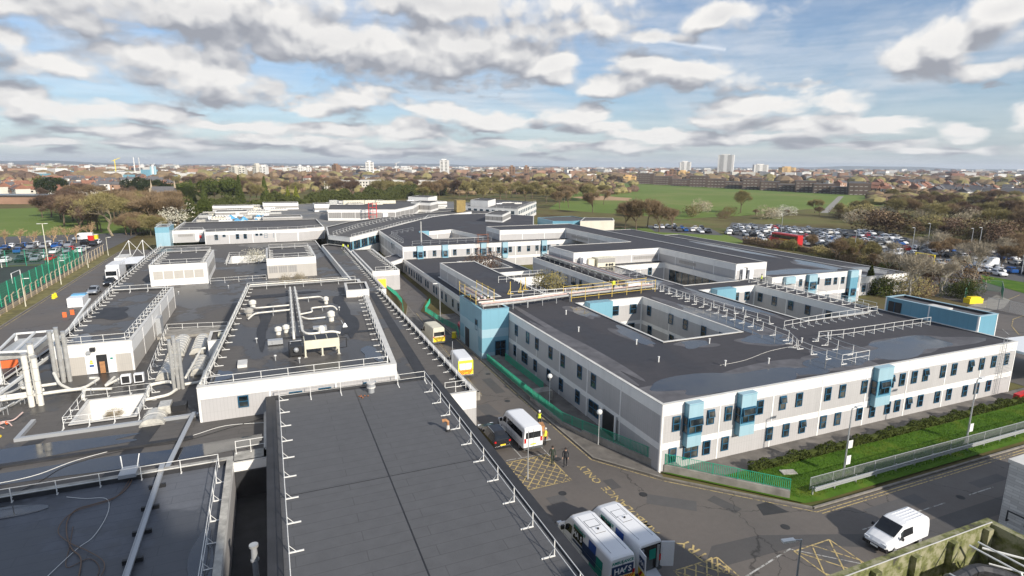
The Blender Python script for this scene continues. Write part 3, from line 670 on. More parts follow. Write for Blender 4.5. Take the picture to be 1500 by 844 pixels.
b = MB(); b.box(-17.9, -17.1, 75.0, 75.2, 2.85, 5.0, 'white_paint'); b.box(-17.6, -17.35, 74.985, 74.999, 4.4, 4.6, 'teal'); d_ = b.build('door', blA)
b = MB(); b.box(-18.95, -17.9, 75.14, 75.27, 2.85, 4.98, 'black_metal'); b.box(-18.7, -18.2, 75.10, 75.139, 2.85, 4.2, 'cardboard'); b.build('door_opening', blA)
b = MB(); b.face([(-19.62, 75.15, 4.2), (-19.28, 75.15, 4.2), (-19.45, 75.15, 4.52)], 'yellow_plastic'); b.box(-19.62, -19.28, 75.145, 75.158, 4.0, 4.15, 'yellow_plastic'); b.build('warning_sign', blA)
b = MB(); b.box(-19.66, -19.24, 75.145, 75.158, 3.68, 3.9, 'blue_paint'); b.build('notice', blA)
b = MB(); b.box(-19.4, -18.9, 74.9, 75.25, 5.5, 5.9, 'black_metal'); b.box(-19.75, -19.35, 74.8, 75.2, 5.25, 5.55, 'rail_galv'); b.build('wall_lamp', blA)
b = MB(); b.box(-15.35, -14.7, 89.5, 91.5, 2.8, 5.3, 'rail_galv'); b.build('duct_box', blA)
blC = block('rooftop_plant_room', 'left one of two matching white rooftop plant rooms with beige louvre panels', rect(-21.8, -11.9, 127.8, 146.5), 2.8, 7.0, up=.3, bands=[(2.8, 3.8, 'white_panel'), (3.8, 5.6, 'white_panel'), (5.6, 99, 'white_panel')], joints=0)
for k in range(5): recess_louvres(blC, [(-21.2+k*1.75, -19.6+k*1.75, 127.8, 4.1, 5.7, 'louvre_pale')])
for k in range(6): b = MB(); b.box(-11.93, -11.86, 130+k*2.6, 132.3+k*2.6, 3.9, 5.7, 'louvre'); b.build('louvre', blC)
blD = block('rooftop_plant_room', 'right one of two matching white rooftop plant rooms, behind the bare tree', rect(-1.0, 8.7, 128.8, 146), 2.8, 7.0, up=.3, bands=[(2.8, 5.5, 'louvre_pale'), (5.5, 99, 'white_panel')], joints=0)
for k in range(3): recess_louvres(blD, [(-.7+k*1.9, 1.0+k*1.9, 128.8, 3.9, 5.3, 'louvre')])
blE = block('long_white_building', 'long white single storey range with small windows, far side of the left roofs', [(-26.8, 198.6), (-18.2, 198.5), (-17.6, 191.6), (8.1, 191.3), (16.3, 195), (16.3, 226), (-26.8, 226)], 2.8, 6.5, up=.4, bands=[(2.8, 5.5, 'grey_panel'), (5.5, 99, 'white_panel')])
for x, w, h in ((-14.6, .9, 1.6), (-12.5, .8, .7), (-8.9, .9, 1.5), (-6.8, .9, 1.5), (-3.6, .8, .7), (-2.4, .8, .7), (-1.1, .9, 1.4), (1.5, .9, 1.5), (2.7, .9, 1.5), (4.0, .9, 1.5)): win(blE, x, 191.45, 4.85 if h > 1 else 5.2, 0, w, h)
b = MB(); b.box(-25.3, -21.4, 198.5, 198.58, 4.6, 5.3, 'louvre'); b.build('louvre', blE)
b = MB(); b.box(-20.8, -19.8, 198.45, 198.57, 3.3, 5.6, 'white_paint'); b.build('door', blE)
b = MB(); b.box(-19.7, -19.1, 198.42, 198.55, 3.9, 4.8, 'red_paint'); b.build('red_notice', blE)
blF = block('blue_stair_tower', 'pale blue stair tower at the far left end of the long white range', rect(-30.5, -26.9, 194.3, 204), 0, 8.0, up=.3, bands=[(0, 6.4, 'pale_blue_panel'), (6.4, 99, 'mid_blue_panel')], joints=0, cop='pale_blue_panel')
bx = block('lift_housing', 'small white roof housing with a pale vent on top, next to the curved rooflights', rect(-7.9, -5.0, 76.6, 81.2), 2.8, 5.0, up=.3, bands=[(0, 99, 'white_panel')], joints=0)
b = MB(); b.box(-6.9, -6.0, 78.6, 79.7, 4.7, 5.15, 'cream_metal'); b.build('vent_box', bx)
# --- right hand complex
r1 = block('ward_building', 'large two storey ward block with grey panelled walls and puddled roof, right of the road',
    [(29.6, 37.5), (79.7, 37.3), (79.7, 101.8), (56.0, 101.8), (56.0, 115.3), (53.3, 115.3), (53.3, 78), (39.4, 78), (39.4, 114.6), (32.0, 115), (32.0, 81.5), (29.6, 81.5)], 0, 6.35,
    holes=[rect(41, 52.4, 52.5, 73), rect(64.3, 76, 53.4, 73.8), rect(64.3, 76.2, 78, 99)], bands=BANDS2, roof='roof_felt_right', up=.14, wpar=.26, inner='white_panel')
for y in (72.2, 69.0, 65.3, 62.5, 58.7, 55.6, 51.7, 48.8): win(r1, 29.6, y, 4.45, -90, .95, 1.5)
for y, w in ((72.4, .9), (69.4, .9), (66.2, 1.8), (62.9, .95), (59.1, .95), (55.9, .95), (52.0, .95), (48.6, 1.9)): win(r1, 29.6, y, 1.5, -90, w, 1.5)
b = MB(); b.box(29.4, 29.63, 44.3, 46.5, 0.05, 2.3, 'black_metal'); b.box(29.3, 29.45, 46.5, 46.75, 0, 2.5, 'white_panel'); b.box(29.3, 29.45, 44.1, 44.3, 0, 2.5, 'white_panel'); b.build('doorway', r1)
ops = {3, 6, 9, 12, 13, 17, 21}
for i, x in enumerate((31.1, 34.8, 36.8, 40.5, 43.3, 45.4, 49.2, 51.2, 54.3, 58.3, 60.0, 61.9, 63.7, 66.6, 68.5, 71.4, 73.4, 75.6, 78.0)): win(r1, x, 37.45-(x-29.6)*.004, 4.4, 0, .78, 1.4, 'o' if i in (1, 4, 9, 12, 15) else '')
for i, x in enumerate((30.9, 32.85, 34.6, 36.7, 42.0, 44.1, 46.2, 49.0, 51.0, 54.1, 56.0, 58.3, 59.8, 61.6, 63.5, 66.3, 68.3, 71.1, 73.2, 75.4)): win(r1, x, 37.45-(x-29.6)*.004, 1.5, 0, 1.6 if i == 1 else .78, 1.35, 'o' if i in (6, 13) else '')
def bay(root, x0, x1, y, z0, z1, d=.6, lab=None, w=1.5):
    b = MB(); b.box(x0, x1, y-d, y+.02, z0, z1, 'blue_panel'); b.box(x0-.02, x1+.02, y-d-.02, y-d+.05, z1-1.3, z1-.05, 'pale_blue_panel'); b.box(x0-.04, x1+.04, y-d-.04, y+.05, z1, z1+.08, 'pale_blue_panel')
    b.box(x0-.015, x1+.015, y-d-.015, y-d+.05, z0, z0+1.0, 'pale_blue_panel'); o = b.build('bay', root)
    win(root, (x0+x1)/2, y-d-.01, z0+2.0, 0, w, 1.5, 'o'); win(root, x0-.01, y-d/2, z0+2.0, -90, .7, 1.5)
bay(r1, 31.9, 33.4, 37.45, 2.25, 6.2); bay(r1, 37.7, 39.4, 37.42, 2.25, 6.2); bay(r1, 55.4, 57.6, 37.38, 2.25, 6.3)
for x in (44.2, 47.6, 50.8): 
    win(r1, x, 73-.03, 4.6, 0, 1.2, 1.5) if x > 46 else None
for x in (47.6, 50.6): win(r1, x, 72.97, 1.6, 0, 1.2, 1.5)
b = MB(); b.box(42.3, 46.2, 71.5, 73, 2.6, 6.5, 'mid_blue_panel'); b.build('bay', r1)
for y in (71.0, 65.8, 62.6, 58.9, 55.5): win(r1, 52.37, y, 4.6, -90, .95, 1.5); win(r1, 52.37, y-.4, 1.6, -90, .95, 1.5)
for y in (72.4, 69.4, 66.1, 62.9, 59.2, 56.0): win(r1, 75.97, y, 4.5, -90, .95, 1.5)
b = MB(); b.box(66.5, 70.5, 72.3, 73.8, 2.6, 6.5, 'mid_blue_panel'); b.build('bay', r1)
for x in (72.0, 74.4): win(r1, x, 73.77, 4.6, 0, 1.1, 1.5)
for y, w in ((105.6, 1.0), (102.4, .7), (99.3, .9), (96.6, 1.7), (93.8, .9), (89.3, .7)): win(r1, 53.3, y, 4.4 if w != .7 else 4.75, -90, w, 1.5 if w != .7 else .8)
b = MB(); b.box(76.12, 76.22, 79, 97, 2.9, 5.2, 'glass'); b.build('glazed_wall', r1)
b = MB(); [b.box(76.08, 76.14, y, y+.1, 2.9, 5.2, 'deep_blue') for y in range(79, 98, 2)]; b.build('mullions', r1)
for x, w in ((66.2, .7), (68.8, .7), (72.6, .9)): win(r1, x, 98.95, 4.7, 0, w, .8 if w < .8 else 1.6)
# service doors, ladder at the right end
b = MB()
for x in (76.6, 77.3): b.tube([(x, 37.15, 0.2), (x, 37.15, 7.2)], .03, 'rail_galv', 5)
for k in range(22): b.tube([(76.6, 37.15, .4+k*.3), (77.3, 37.15, .4+k*.3)], .015, 'rail_galv', 4)
for k in range(12): b.tube([(76.55, 37.15, 2.4+k*.4), (76.5, 36.5, 2.4+k*.4), (77.4, 36.5, 2.4+k*.4), (77.35, 37.15, 2.4+k*.4)], .018, 'rail_galv', 4)
b.build('caged_ladder', r1)
bb = block('blue_entrance_block', 'blue panelled stair block with a dark door, at the road side of the ward building', rect(25.6, 29.55, 71.6, 81.4), 0, 7.0, up=.2, bands=[(0, .9, 'pale_blue_panel'), (.9, 3.0, 'mid_blue_panel'), (3.0, 4.2, 'pale_blue_panel'), (4.2, 99, 'mid_blue_panel')], joints=0, cop='mid_blue_panel', roof='roof_felt')
b = MB(); b.box(25.56, 25.62, 73, 79.3, 0.1, 4.3, 'pale_blue_panel'); b.build('pale_panel', bb)
b = MB(); b.box(25.5, 25.57, 76.9, 78.6, 0.1, 2.9, 'black_metal'); b.box(25.48, 25.5, 77.7, 77.8, .1, 2.9, 'deep_blue'); b.build('door', bb)
win(bb, 25.6, 73.8, 4.4, -90, .9, 1.5)
win(bb, 28.3, 71.58, 1.25, 0, 1.6, 2.4)
rb = block('blue_rooftop_stair', 'bright blue box-shaped stair block rising at the right end of the ward building', rect(79.75, 83.5, 41.6, 53.5), 0, 8.3, up=.35, bands=[(0, 7.0, 'blue_panel'), (7.0, 99, 'blue_panel')], joints=5, cop='pale_blue_panel', roof='drying_felt')
b = MB(); b.box(79.66, 79.75, 51.2, 53.0, 6.3, 7.8, 'black_metal'); b.box(79.62, 79.67, 52.05, 52.15, 6.3, 7.8, 'deep_blue'); b.build('door', rb)
b = MB(); b.box(80.4, 82.0, 46, 48.5, 7.96, 8.15, 'coping'); b.build('roof_panel', rb)
P = block('plant_gallery', 'raised upper plant storey with louvred grey walls stepping back across the right-hand roofs',
    [(76.8, 79.3), (84.0, 79.3), (84.0, 156), (57.3, 156), (57.4, 145.8), (76.8, 144.5), (76.8, 113.0), (55.9, 112.8), (56.1, 101.9), (76.8, 101.9)], 6.22, 9.05, bands=[(6, 7.85, 'grey_panel'), (7.85, 99, 'white_panel')], roof='roof_felt_right', up=.12, wpar=.26)
for q in ((70.5, 76.5, 101.84, 101.95), (76.74, 76.85, 90, 95), (71, 76.2, 145.0, 145.2), (76.74, 76.85, 132, 141)):
    b = MB(); b.box(*q, 6.9, 7.5, 'louvre'); b.build('louvre', P)
b = MB(); b.box(78.6, 79.4, 79.15, 79.28, 6.3, 8.3, 'black_metal'); b.build('door', P)
b = MB(); b.box(77.9, 78.6, 78.7, 78.78, 6.25, 8.3, 'white_paint'); b.box(79.4, 80.3, 78.6, 79.1, 6.25, 7.9, 'white_paint'); b.build('door', P)
r3 = block('east_wing', 'two storey wing with light blue bays and puddled roof, right behind the ward building', [(84.3, 77.95), (107.6, 77.8), (107.6, 158), (84.3, 158)], 0, 6.35, bands=BANDS2, roof='roof_felt_right', up=.14, wpar=.26)
for x, w in ((91.4, .7), (95.9, .7), (98.6, 1.6), (100.6, .9), (102.6, .9), (106.7, .6)): win(r3, x, 77.85, 4.6 if w != .7 else 4.9, 0, w, 1.4)
for x, w in ((98.8, .9), (103.3, 1.2), (106.3, .8)): win(r3, x, 77.85, 1.4, 0, w, 1.3)
bay(r3, 92.8, 94.9, 77.85, 2.3, 6.3, .7); bay(r3, 103.9, 106.0, 77.85, 0.2, 6.4, .7, w=1.2)
b = MB(); b.box(87, 89.4, 77.2, 77.85, 5.0, 6.3, 'pale_blue_panel'); b.build('bay', r3)
r4 = block('east_annexe', 'lower single storey annexe with a broad grey roof edging the car park trees', [(107.7, 81.2), (127.4, 81), (126.6, 158), (107.7, 158)], 0, 3.95, bands=[(0, 2.6, 'grey_panel'), (2.6, 99, 'white_panel')], roof='roof_felt_right', up=.14, wpar=.3)
for x in (111, 113.4, 118.8, 122, 124.9): win(r4, x, 81.05, 1.5, 0, .9, 1.4)
lr = block('road_side_range', 'low single storey range with narrow windows along the far part of the road', [(29.95, 81.7), (31.9, 81.7), (31.9, 115.3), (39.5, 115.3), (39.5, 115.4), (53.2, 115.5), (53.2, 140.8), (30.0, 140.8)], 0, 3.35, holes=[rect(41.5, 50.5, 121, 133)], bands=[(0, 2.5, 'grey_panel'), (2.5, 99, 'white_panel')], up=.15, wpar=.25, roof='roof_felt_right')
for y in (147.0, 143.4): pass
for y in (138, 134.8, 132.1, 129.6, 127.2, 125.2, 123.2, 119.1, 117.2, 112.5, 110.6, 106.6, 103.8, 99.4, 96, 92, 88): win(lr, 29.97, y, 1.45, -90, .9, 1.5)
lr2 = block('courtyard_link', 'low dark-roofed link between the two long ward roofs with a white rail at its edge', rect(39.5, 53.2, 91, 101), 0, 3.3, bands=[(0, 99, 'white_panel')], up=.15, roof='roof_felt_right', joints=0)
lr3 = block('courtyard_link', 'short white-walled link beyond the rails in the narrow courtyard', rect(39.5, 53.2, 106, 109), 0, 3.9, bands=[(0, 99, 'white_panel')], up=.3, joints=0)
nw = block('north_wing', 'two storey wing with blue window bays facing the camera, beyond the low range', [(29.9, 141), (84.2, 141), (84.2, 182), (99, 214), (88, 232), (60, 232), (54, 216), (31, 181)], 0, 6.35, holes=[[(42.6, 172), (41.4, 155), (56.3, 153.5), (53, 176)]], bands=BANDS2, roof='roof_felt_right', up=.14, wpar=.3)
for x in (32.9, 35.2, 37.9, 43.2, 46.8, 49.0, 52.7, 55.2, 58.5, 61.1, 63.8, 66.3, 69.9, 72.5): win(nw, x, 140.97, 4.4, 0, .9, 1.5)
for x in (34.2, 40.6, 50.9, 56.9, 68.3): bay(nw, x-.75, x+.75, 140.98, 2.3, 6.35, .5, w=1.1)
for y in (172.8, 169, 165.6, 160.1, 156.5, 153.3, 149.8, 146): win(nw, 30.25+(y-141)*.0, y, 4.8, -90, .9, 1.5) if y < 160 else None
b = MB(); b.box(41.6, 44.6, 171.6, 172.6, 3, 6.6, 'mid_blue_panel'); b.build('bay', nw)
lk = block('glazed_link', 'curved two storey link corridor with a band of dark glazing, crossing beyond the entrance roof', [(15.4, 173), (20.4, 165), (31.2, 180.8), (42.2, 198.9), (60, 224), (82, 242), (76, 250), (50, 236), (26, 212), (17, 196)], 0, 6.4, bands=[(0, 2.6, 'white_panel'), (2.6, 2.9, 'deep_blue'), (2.9, 5.1, 'glass'), (5.1, 99, 'white_panel')], up=.4, joints=0)
b = MB()
for k in range(13):
    t = k/12; x, y = 20.4+(31.2-20.4)*t, 165+15.8*t; b.obox((x+.05, y-.05), (10.8, 15.8), .9 if k % 3 == 1 else .15, .05, 2.9, 5.1, 'mid_blue_panel' if k % 3 == 1 else 'deep_blue')
b.build('glazing_bars', lk)
wlk = block('footbridge', 'covered white footbridge between the road side wing and the entrance block', [(24.95, 135), (30, 141), (30, 149), (24.95, 143)], 2.6, 3.6, bands=[(0, 99, 'white_panel')], up=.2, joints=0, roof='drying_felt')
rk = block('rear_block', 'wide low building crowded with rooftop plant beyond the long white range', [(-26, 228), (16.5, 227), (17, 197), (26, 213), (50, 237), (78, 251), (88, 270), (120, 318), (95, 345), (40, 352), (8, 332), (-27, 286)], 0, 5.0, holes=[px((512, 325), (541, 328), (564, 322), (537, 320.5), z=5)], bands=[(0, 99, 'white_panel')], joints=0, up=.3, roof='roof_pale')
mp = block('long_plant_room', 'long white rooftop plant room with grey louvres in the middle distance', [(21.5, 237.2), (46.3, 229.4), (57.7, 248), (69, 279), (52, 290), (38, 262), (25, 266)], 4.7, 9.0, bands=[(4, 5.6, 'white_panel'), (5.6, 7.8, 'louvre'), (7.8, 99, 'white_panel')], joints=5, up=.4, roof='roof_felt')
b = MB(); b.box(41.5, 43.6, 230.3, 231.2, 4.9, 7.6, 'white_paint'); b.build('door', mp)
wg = block('far_white_wing', 'white two storey wing with a row of square windows, far end of the complex', [(88.2, 270), (104.3, 242.6), (135.6, 290), (119.5, 317)], 0, 7.0, bands=[(0, 99, 'white_panel')], joints=0, up=.3, roof='roof_felt')
for k in range(8): t = (k+.8)/8.6; win(wg, 88.2+16.1*t, 270-27.4*t, 5.2, -59.6, 1.9, 1.5)
for k in range(11): t = (k+.6)/11; win(wg, 104.3+31.3*t, 242.6+47.4*t, 5.2, 56.6, 2.6, 1.5); win(wg, 104.3+31.3*t, 242.6+47.4*t, 2.2, 56.6, 2.6, 1.5)
block('white_roof_housing', 'tall white roof housing standing on the far white wing', [(91, 270), (96.5, 260.5), (106, 275), (100.5, 284)], 6.8, 9.8, bands=[(0, 99, 'white_panel')], joints=0, up=.3)
block('louvred_roof_box', 'square white louvred plant box on the roof just beyond the raised gallery', [(72.3, 198), (76.6, 192), (86, 207), (81.6, 212.6)], 6.3, 9.0, bands=[(6, 6.9, 'white_panel'), (6.9, 8.3, 'louvre'), (8.3, 99, 'white_panel')], joints=0, up=.3)
block('louvred_roof_box', 'white louvred plant box left of the gold clad tower', [(62, 271), (69, 262), (76, 274), (69, 283)], 4.9, 9.2, bands=[(4, 6, 'white_panel'), (6, 8, 'louvre'), (8, 99, 'white_panel')], joints=0, up=.3)
block('white_roof_housing', 'white roof housing at the far back, topmost of the distant roofs', [(74, 330), (83, 320), (92, 334), (84, 345)], 4.9, 8.6, bands=[(0, 99, 'white_panel')], joints=0, up=.3)
for (q, z1, l) in ((rect(-23, -6, 296, 304), 7.4, 'white-walled roof block at the far left corner of the crowded roof'), (rect(-2, 14, 304, 314), 7.8, 'white-walled roof block right of the far left corner one'), (rect(20, 34, 284, 294), 8.2, 'white-walled roof block behind the blue tarpaulins'), (rect(34, 58, 312, 322), 7.6, 'long white-walled roof block on the rearmost roof'), (rect(66, 88, 300, 310), 7.4, 'white-walled roof block left of the topmost housing'), (rect(-2, 12, 236, 246), 6.6, 'small white-walled roof block right of the blue tarpaulins'), (rect(-20, -8, 268, 278), 6.8, 'small white-walled roof block beyond the blue tarpaulins')):
    block('roof_block', l, q, 4.68, z1, bands=[(0, 5.4, 'white_panel'), (5.4, 6.4, 'louvre'), (6.4, 99, 'white_panel')], joints=0, up=.3, roof='roof_pale')
block('gold_tower', 'narrow brown-gold clad tower among the distant roofs', rect(76.2, 80.3, 245, 249), 0, 11.3, bands=[(0, 99, 'gold_clad')], joints=0, cop='gold_clad', up=.1)
block('blue_rear_block', 'low blue and grey block behind the raised gallery', [(95, 189), (102, 186.5), (112, 190), (112, 206), (96, 204)], 0, 6.6, bands=[(0, 5.8, 'mid_blue_panel'), (5.8, 99, 'blue_panel')], joints=0, cop='mid_blue_panel', up=.2)
block('cream_rear_block', 'grey and cream block beside the low blue one behind the gallery', [(103, 183), (116, 181), (121, 190), (112.1, 196)], 0, 6.9, bands=[(0, 99, 'cream_panel')], joints=0, up=.2)
block('far_east_range', 'low flat range at the complex edge by the bus stop trees', px((815, 330), (884, 333), (884, 325), (870, 321), (815, 320), z=4), 0, 4.2, bands=[(0, 99, 'white_panel')], joints=0, up=.2)
block('far_east_range', 'low flat roofed range just behind the curved link', px((620, 318), (733, 322), (733, 315), (700, 306), (628, 309), z=4.5), 0, 5.3, bands=[(0, 99, 'white_panel')], joints=0, up=.2, roof='roof_felt')
# --- neighbours at the bottom right
yd = MB(); m = 'mossy_concrete'
yd.box(17, 30.1, 13.6, 13.95, 0, 10.0, m); yd.box(29.75, 30.1, 3, 13.6, 0, 10.0, m); yd.box(17, 17.35, 3, 13.6, 0, 10.0, m); yd.box(17.35, 29.75, 3, 13.6, 7.3, 7.6, m)
y_ = thing('roof_tank_enclosure', (24, 9, 0), 'mossy concrete walled roof enclosure full of pipes and ladders in the bottom right corner', 'building'); yd.build('wall', y_)
b = MB()
for k in range(5): b = MB(); b.box(19.2+k*2.5, 19.55+k*2.5, 13.35, 13.6, 7.6, 9.9, 'mossy_concrete'); b.build('buttress', y_)
b = MB(); b.box(17.4, 29.9, 13.62, 13.66, 10.0, 10.02, 'coping'); b.build('lightning_tape', y_)
b = MB(); b.prism([(48.8, 12), (62, 12), (62, 21.9), (48.8, 21.9)], 0, 5.0, 'white_brick', 'roof_old'); 
wb_ = thing('white_brick_building', (55, 17, 0), 'white painted brick building cut off by the right edge, near the bottom corner', 'building'); b.build('wall', wb_)
b = MB(); b.box(48.7, 62.1, 11.9, 22.0, 5.0, 5.25, 'coping'); b.build('coping', wb_)
win(wb_, 48.8, 19.9, 3.4, -90, 1.3, 1.7)
b = MB(); b.tube([(48.7, 21.3, .7), (48.45, 21.3, .7), (48.45, 21.3, 1.5), (48.45, 20.2, 1.5), (48.45, 20.2, .9), (48.45, 18.6, .9), (48.45, 18.6, .1)], .06, 'black_metal', 6); b.build('handrail', wb_)
# --- unseen tower added behind the camera so its shadow covers the lower left roofs
tw = block('shade_tower', 'unseen tower added behind the viewpoint to shade the lower left roofs', rect(-14, 9, -22, -2.2), 0, 24.0, bands=[(0, 99, 'grey_panel')], up=.4)
block('shade_tower', 'unseen upper block added to lengthen the shade of the tower behind the viewpoint', rect(-12, 8, -16, -5), 24, 31, bands=[(0, 99, 'grey_panel')], up=.4)
# --- standing rain water, and felt drying round it
def blot(cx, cy, rx, ry, seed, n=40, rot=0.0, rough=.35):
    rnd = random.Random(seed); ph = [rnd.uniform(0, 6.28) for _ in range(6)]; out = []
    for i in range(n):
        a = 2*math.pi*i/n; k = 1+rough*sum(math.sin((j+2)*a+ph[j])/(j+1.6) for j in range(5))
        x, y = rx*k*math.cos(a), ry*k*math.sin(a); out.append((cx+x*math.cos(rot)-y*math.sin(rot), cy+x*math.sin(rot)+y*math.cos(rot)))
    return out
def clip(poly, x0, x1, y0, y1): return [(min(max(x, x0), x1), min(max(y, y0), y1)) for x, y in poly]
PZ = [0.0]
def puddle(label, c, r, z, seed, box=None, m='rain_water', rot=0.0, name='puddle', cat='puddle', group=None, rough=.35):
    PZ[0] += .0007; z += PZ[0]; p = blot(*c, *r, seed, rot=rot, rough=rough)
    if box: p = clip(p, *box)
    q = []
    for i in range(len(p)):      # drop repeated and collinear points left by clipping
        a, b_, c_ = p[i-1], p[i], p[(i+1) % len(p)]
        if math.dist(b_, a) < .02: continue
        if abs((b_[0]-a[0])*(c_[1]-b_[1])-(b_[1]-a[1])*(c_[0]-b_[0])) < 1e-6: continue
        q.append(b_)
    if len(q) < 3: return
    b = MB(); fill(b, [q], z, m)
    if b.f: o = solo(b, name, label, cat, group, loc=(c[0], c[1], z))
zr = 6.35-.14
def pd(lab, x0, x1, y0, y1, seed, box, dry=1.25, z=zr):
    dl = lab; c = ((x0+x1)/2, (y0+y1)/2); r = ((x1-x0)/2, (y1-y0)/2)
    puddle('pale drying felt round the '+' '.join(dl.split()[:11]), c, (r[0]*dry, r[1]*dry), z+.004, seed, box, 'drying_felt', name='wet_patch', cat='wet patch')
    puddle(lab, c, r, z+.008, seed+100, box)
RB = (29.95, 79.35, 37.85, 81)
pd('long puddle behind the parapet of the ward roof, nearest the camera corner', 30.4, 48, 38.0, 42.2, 1, RB)
pd('small puddle between the long puddle and the T-shaped rails', 46, 51, 38.3, 40.4, 41, RB)
pd('wide puddle reflecting the sky beside the T-shaped rails', 51, 58.5, 38.2, 43.5, 2, RB)
pd('bright broad puddle at the right end of the ward roof', 59, 73, 38.6, 43.6, 3, RB)
pd('narrow puddle at the foot of the long courtyard edge', 38.2, 40.4, 52.5, 60, 4, (29.95, 40.7, 37, 81))
pd('puddle at the near corner of the first courtyard', 42, 46, 49.6, 51.8, 5, (29.95, 79, 37, 52.1))
pd('puddle by the far tip of the first courtyard', 49.5, 56.5, 47.5, 50.6, 6, (29.95, 79, 37, 52.1))
pd('puddle at the back corner of the first courtyard', 38.4, 40.5, 65, 72, 7, (29.95, 40.7, 37, 81))
pd('long streak of water between the two courtyards', 61.5, 63.9, 57, 76, 8, (52.9, 63.9, 37, 81))
pd('shallow water along the rails between the courtyards', 53.2, 56.2, 50, 68, 9, (52.9, 63.9, 37, 81))
pd('water lying behind the scaffolded pipes', 56, 63.5, 80, 86, 10, (53.7, 64.0, 78, 98))
pd('pool of water at the foot of the plant gallery', 57, 64, 92, 99, 11, (53.7, 64.0, 78, 101))
puddle('dry pale band of felt along the road side parapet', (31.0, 56), (1.1, 17), zr+.004, 21, (29.95, 40, 38, 81), 'drying_felt', name='wet_patch', cat='wet patch', rough=.5)
RC = (84.6, 107.3, 78.3, 157)
pd('broad puddle along the front parapet of the east wing', 86, 101, 79, 84, 12, RC)
pd('puddle in the right front corner of the east wing roof', 102.5, 107, 80, 92, 13, RC)
pd('puddle beside the raised gallery on the east wing roof', 85, 91, 88, 98, 14, RC)
pd('thin puddle along the far edge of the east wing roof', 104, 107, 100, 124, 15, RC)
pd('rain water on the low annexe roof', 109, 117, 82, 86, 16, (108.1, 126.8, 81.5, 150), z=3.95-.14)
pd('rain water at the far end of the annexe roof', 120, 126, 82, 92, 17, (108.1, 126.8, 81.5, 150), z=3.95-.14)
puddle('water lying behind the front parapet of the pipework roof', (4.2, 57.6), (6.2, .8), 6.2-.42+.006, 31, (-6.6, 10.5, 57.05, 60), name='puddle')
puddle('water in the near left corner of the pipework roof', (-5.6, 60.0), (1.0, 2.2), 6.2-.42+.006, 32, (-6.6, 10.5, 57.05, 66), name='puddle')
puddle('small pool of water right of the chiller', (9.4, 62), (1.0, 2.6), 6.2-.42+.006, 33, name='puddle')
puddle('dark wet pool beside the boiler house rail', (-21.0, 79), (1.2, 2.0), 6.4-.4+.006, 34, (-22.6, -15.8, 75.9, 100), name='puddle')
puddle('dark wet patch spreading over the middle of the boiler house roof', (-21.0, 92), (2.6, 3.6), 6.4-.4+.006, 35, (-22.9, -15.8, 75.9, 104), m='felt_upstand', name='wet_patch', cat='wet patch')
puddle('sheet of water in the lane between the two lower left roofs', (-12, 51.0), (11, 1.5), 2.806, 36, (-27, -1.9, 47.5, 57), name='puddle')
puddle('sheet of water behind the long blue edging', (-19, 55.6), (8, 1.3), 2.806, 37, (-27, -1.9, 47.5, 57), name='puddle')
puddle('pool of rain water on the dark roof at the bottom left', (-5.0, 33), (.9, 4), 3.6-.42+.006, 38, (-12, -4.45, 20, 46), name='puddle')
puddle('water at the left end of the dark bottom left roof', (-19.5, 45), (3, 1.4), 3.6-.42+.006, 39, (-33, -4.45, 20, 46.5), name='puddle')
for i, (x, y, rx, ry, rot) in enumerate([(8.8, 78, 1.0, 9, .12), (6, 71.5, 5, .7, 0.05), (-1.5, 80, .8, 9, 0.0), (9.0, 88, .9, 5, .1), (1, 97, 6, 1.0, 0)]):
    puddle('dark tide mark %s' % ('beside the right parapet of the pipework roof', 'in front of the chiller on the pipework roof', 'beside the left parapet of the pipework roof', 'near the stair enclosure of the pipework roof', 'across the far end of the pipework roof')[i], (x, y), (rx, ry), 6.2-.42+.004, 50+i, (-6, 12.5, 58, 103), m='felt_upstand', name='wet_patch', cat='wet patch', rot=-rot, rough=.6)
# ================================================================== guard rails
ZF = 4.5-.12
rail([(-.3, 20), (-.3, 55.3), (13.55, 55.3), (13.55, 20)], ZF, 'long white guard rail running round three sides of the foreground roof', side=-1, sp=3.0)
ZB = 6.2-.42
rail([(-6.5, 57.3), (10.2, 57.3)], ZB, 'white guard rail along the front edge of the pipework roof', side=1, sp=2.4)
rail([(10.3, 57.6), (13.1, 95.8)], ZB, 'white guard rail along the right edge of the pipework roof', side=1, sp=2.4)
rail([(-6.45, 58), (-4.0, 103.2), (13.3, 103.2)], ZB, 'white guard rail along the left and far edges of the pipework roof', side=-1, sp=2.8)
b = MB(); b.tube([(-6.85, 57.2, 6.38), (-3.95, 103.5, 6.38)], .10, 'pipe_white', 6); b.tube([(-6.3, 60, 6.6), (-3.6, 102.9, 6.6), (12, 102.9, 6.6)], .09, 'pipe_white', 6)
solo(b, 'roof_pipe', 'white pipe run following the left and far parapets of the pipework roof', 'pipe')
ZA = 6.0
rail([(-22.4, 76), (-16.1, 75.8), (-15.8, 106)], ZA, 'white guard rail along the front and inner edges of the boiler house roof', side=1, sp=2.2)
rail([(-22.5, 76.4), (-23.5, 106.6), (-16.2, 106.4)], ZA, 'white guard rail along the road side and far edges of the boiler house roof', side=-1, sp=2.4)
for (x0, x1, y0, y1, z, lab, sp) in ((-21.2, -12.5, 128.5, 145.8, 6.7, 'left louvred plant room', 2.6), (-.4, 8.1, 129.4, 145.4, 6.7, 'right louvred plant room', 2.6)):
    rail(rect(x0, x1, y0, y1), z, 'white guard rail round the roof of the '+lab, side=1, sp=sp, closed=True)
rail([(-26, 225), (-26, 199.4), (-18.6, 199.2), (-17.6, 192.3), (8.2, 192), (15.8, 196)], 6.1, 'white guard rail on the roof of the long white range', side=1, sp=3, foot=-1)
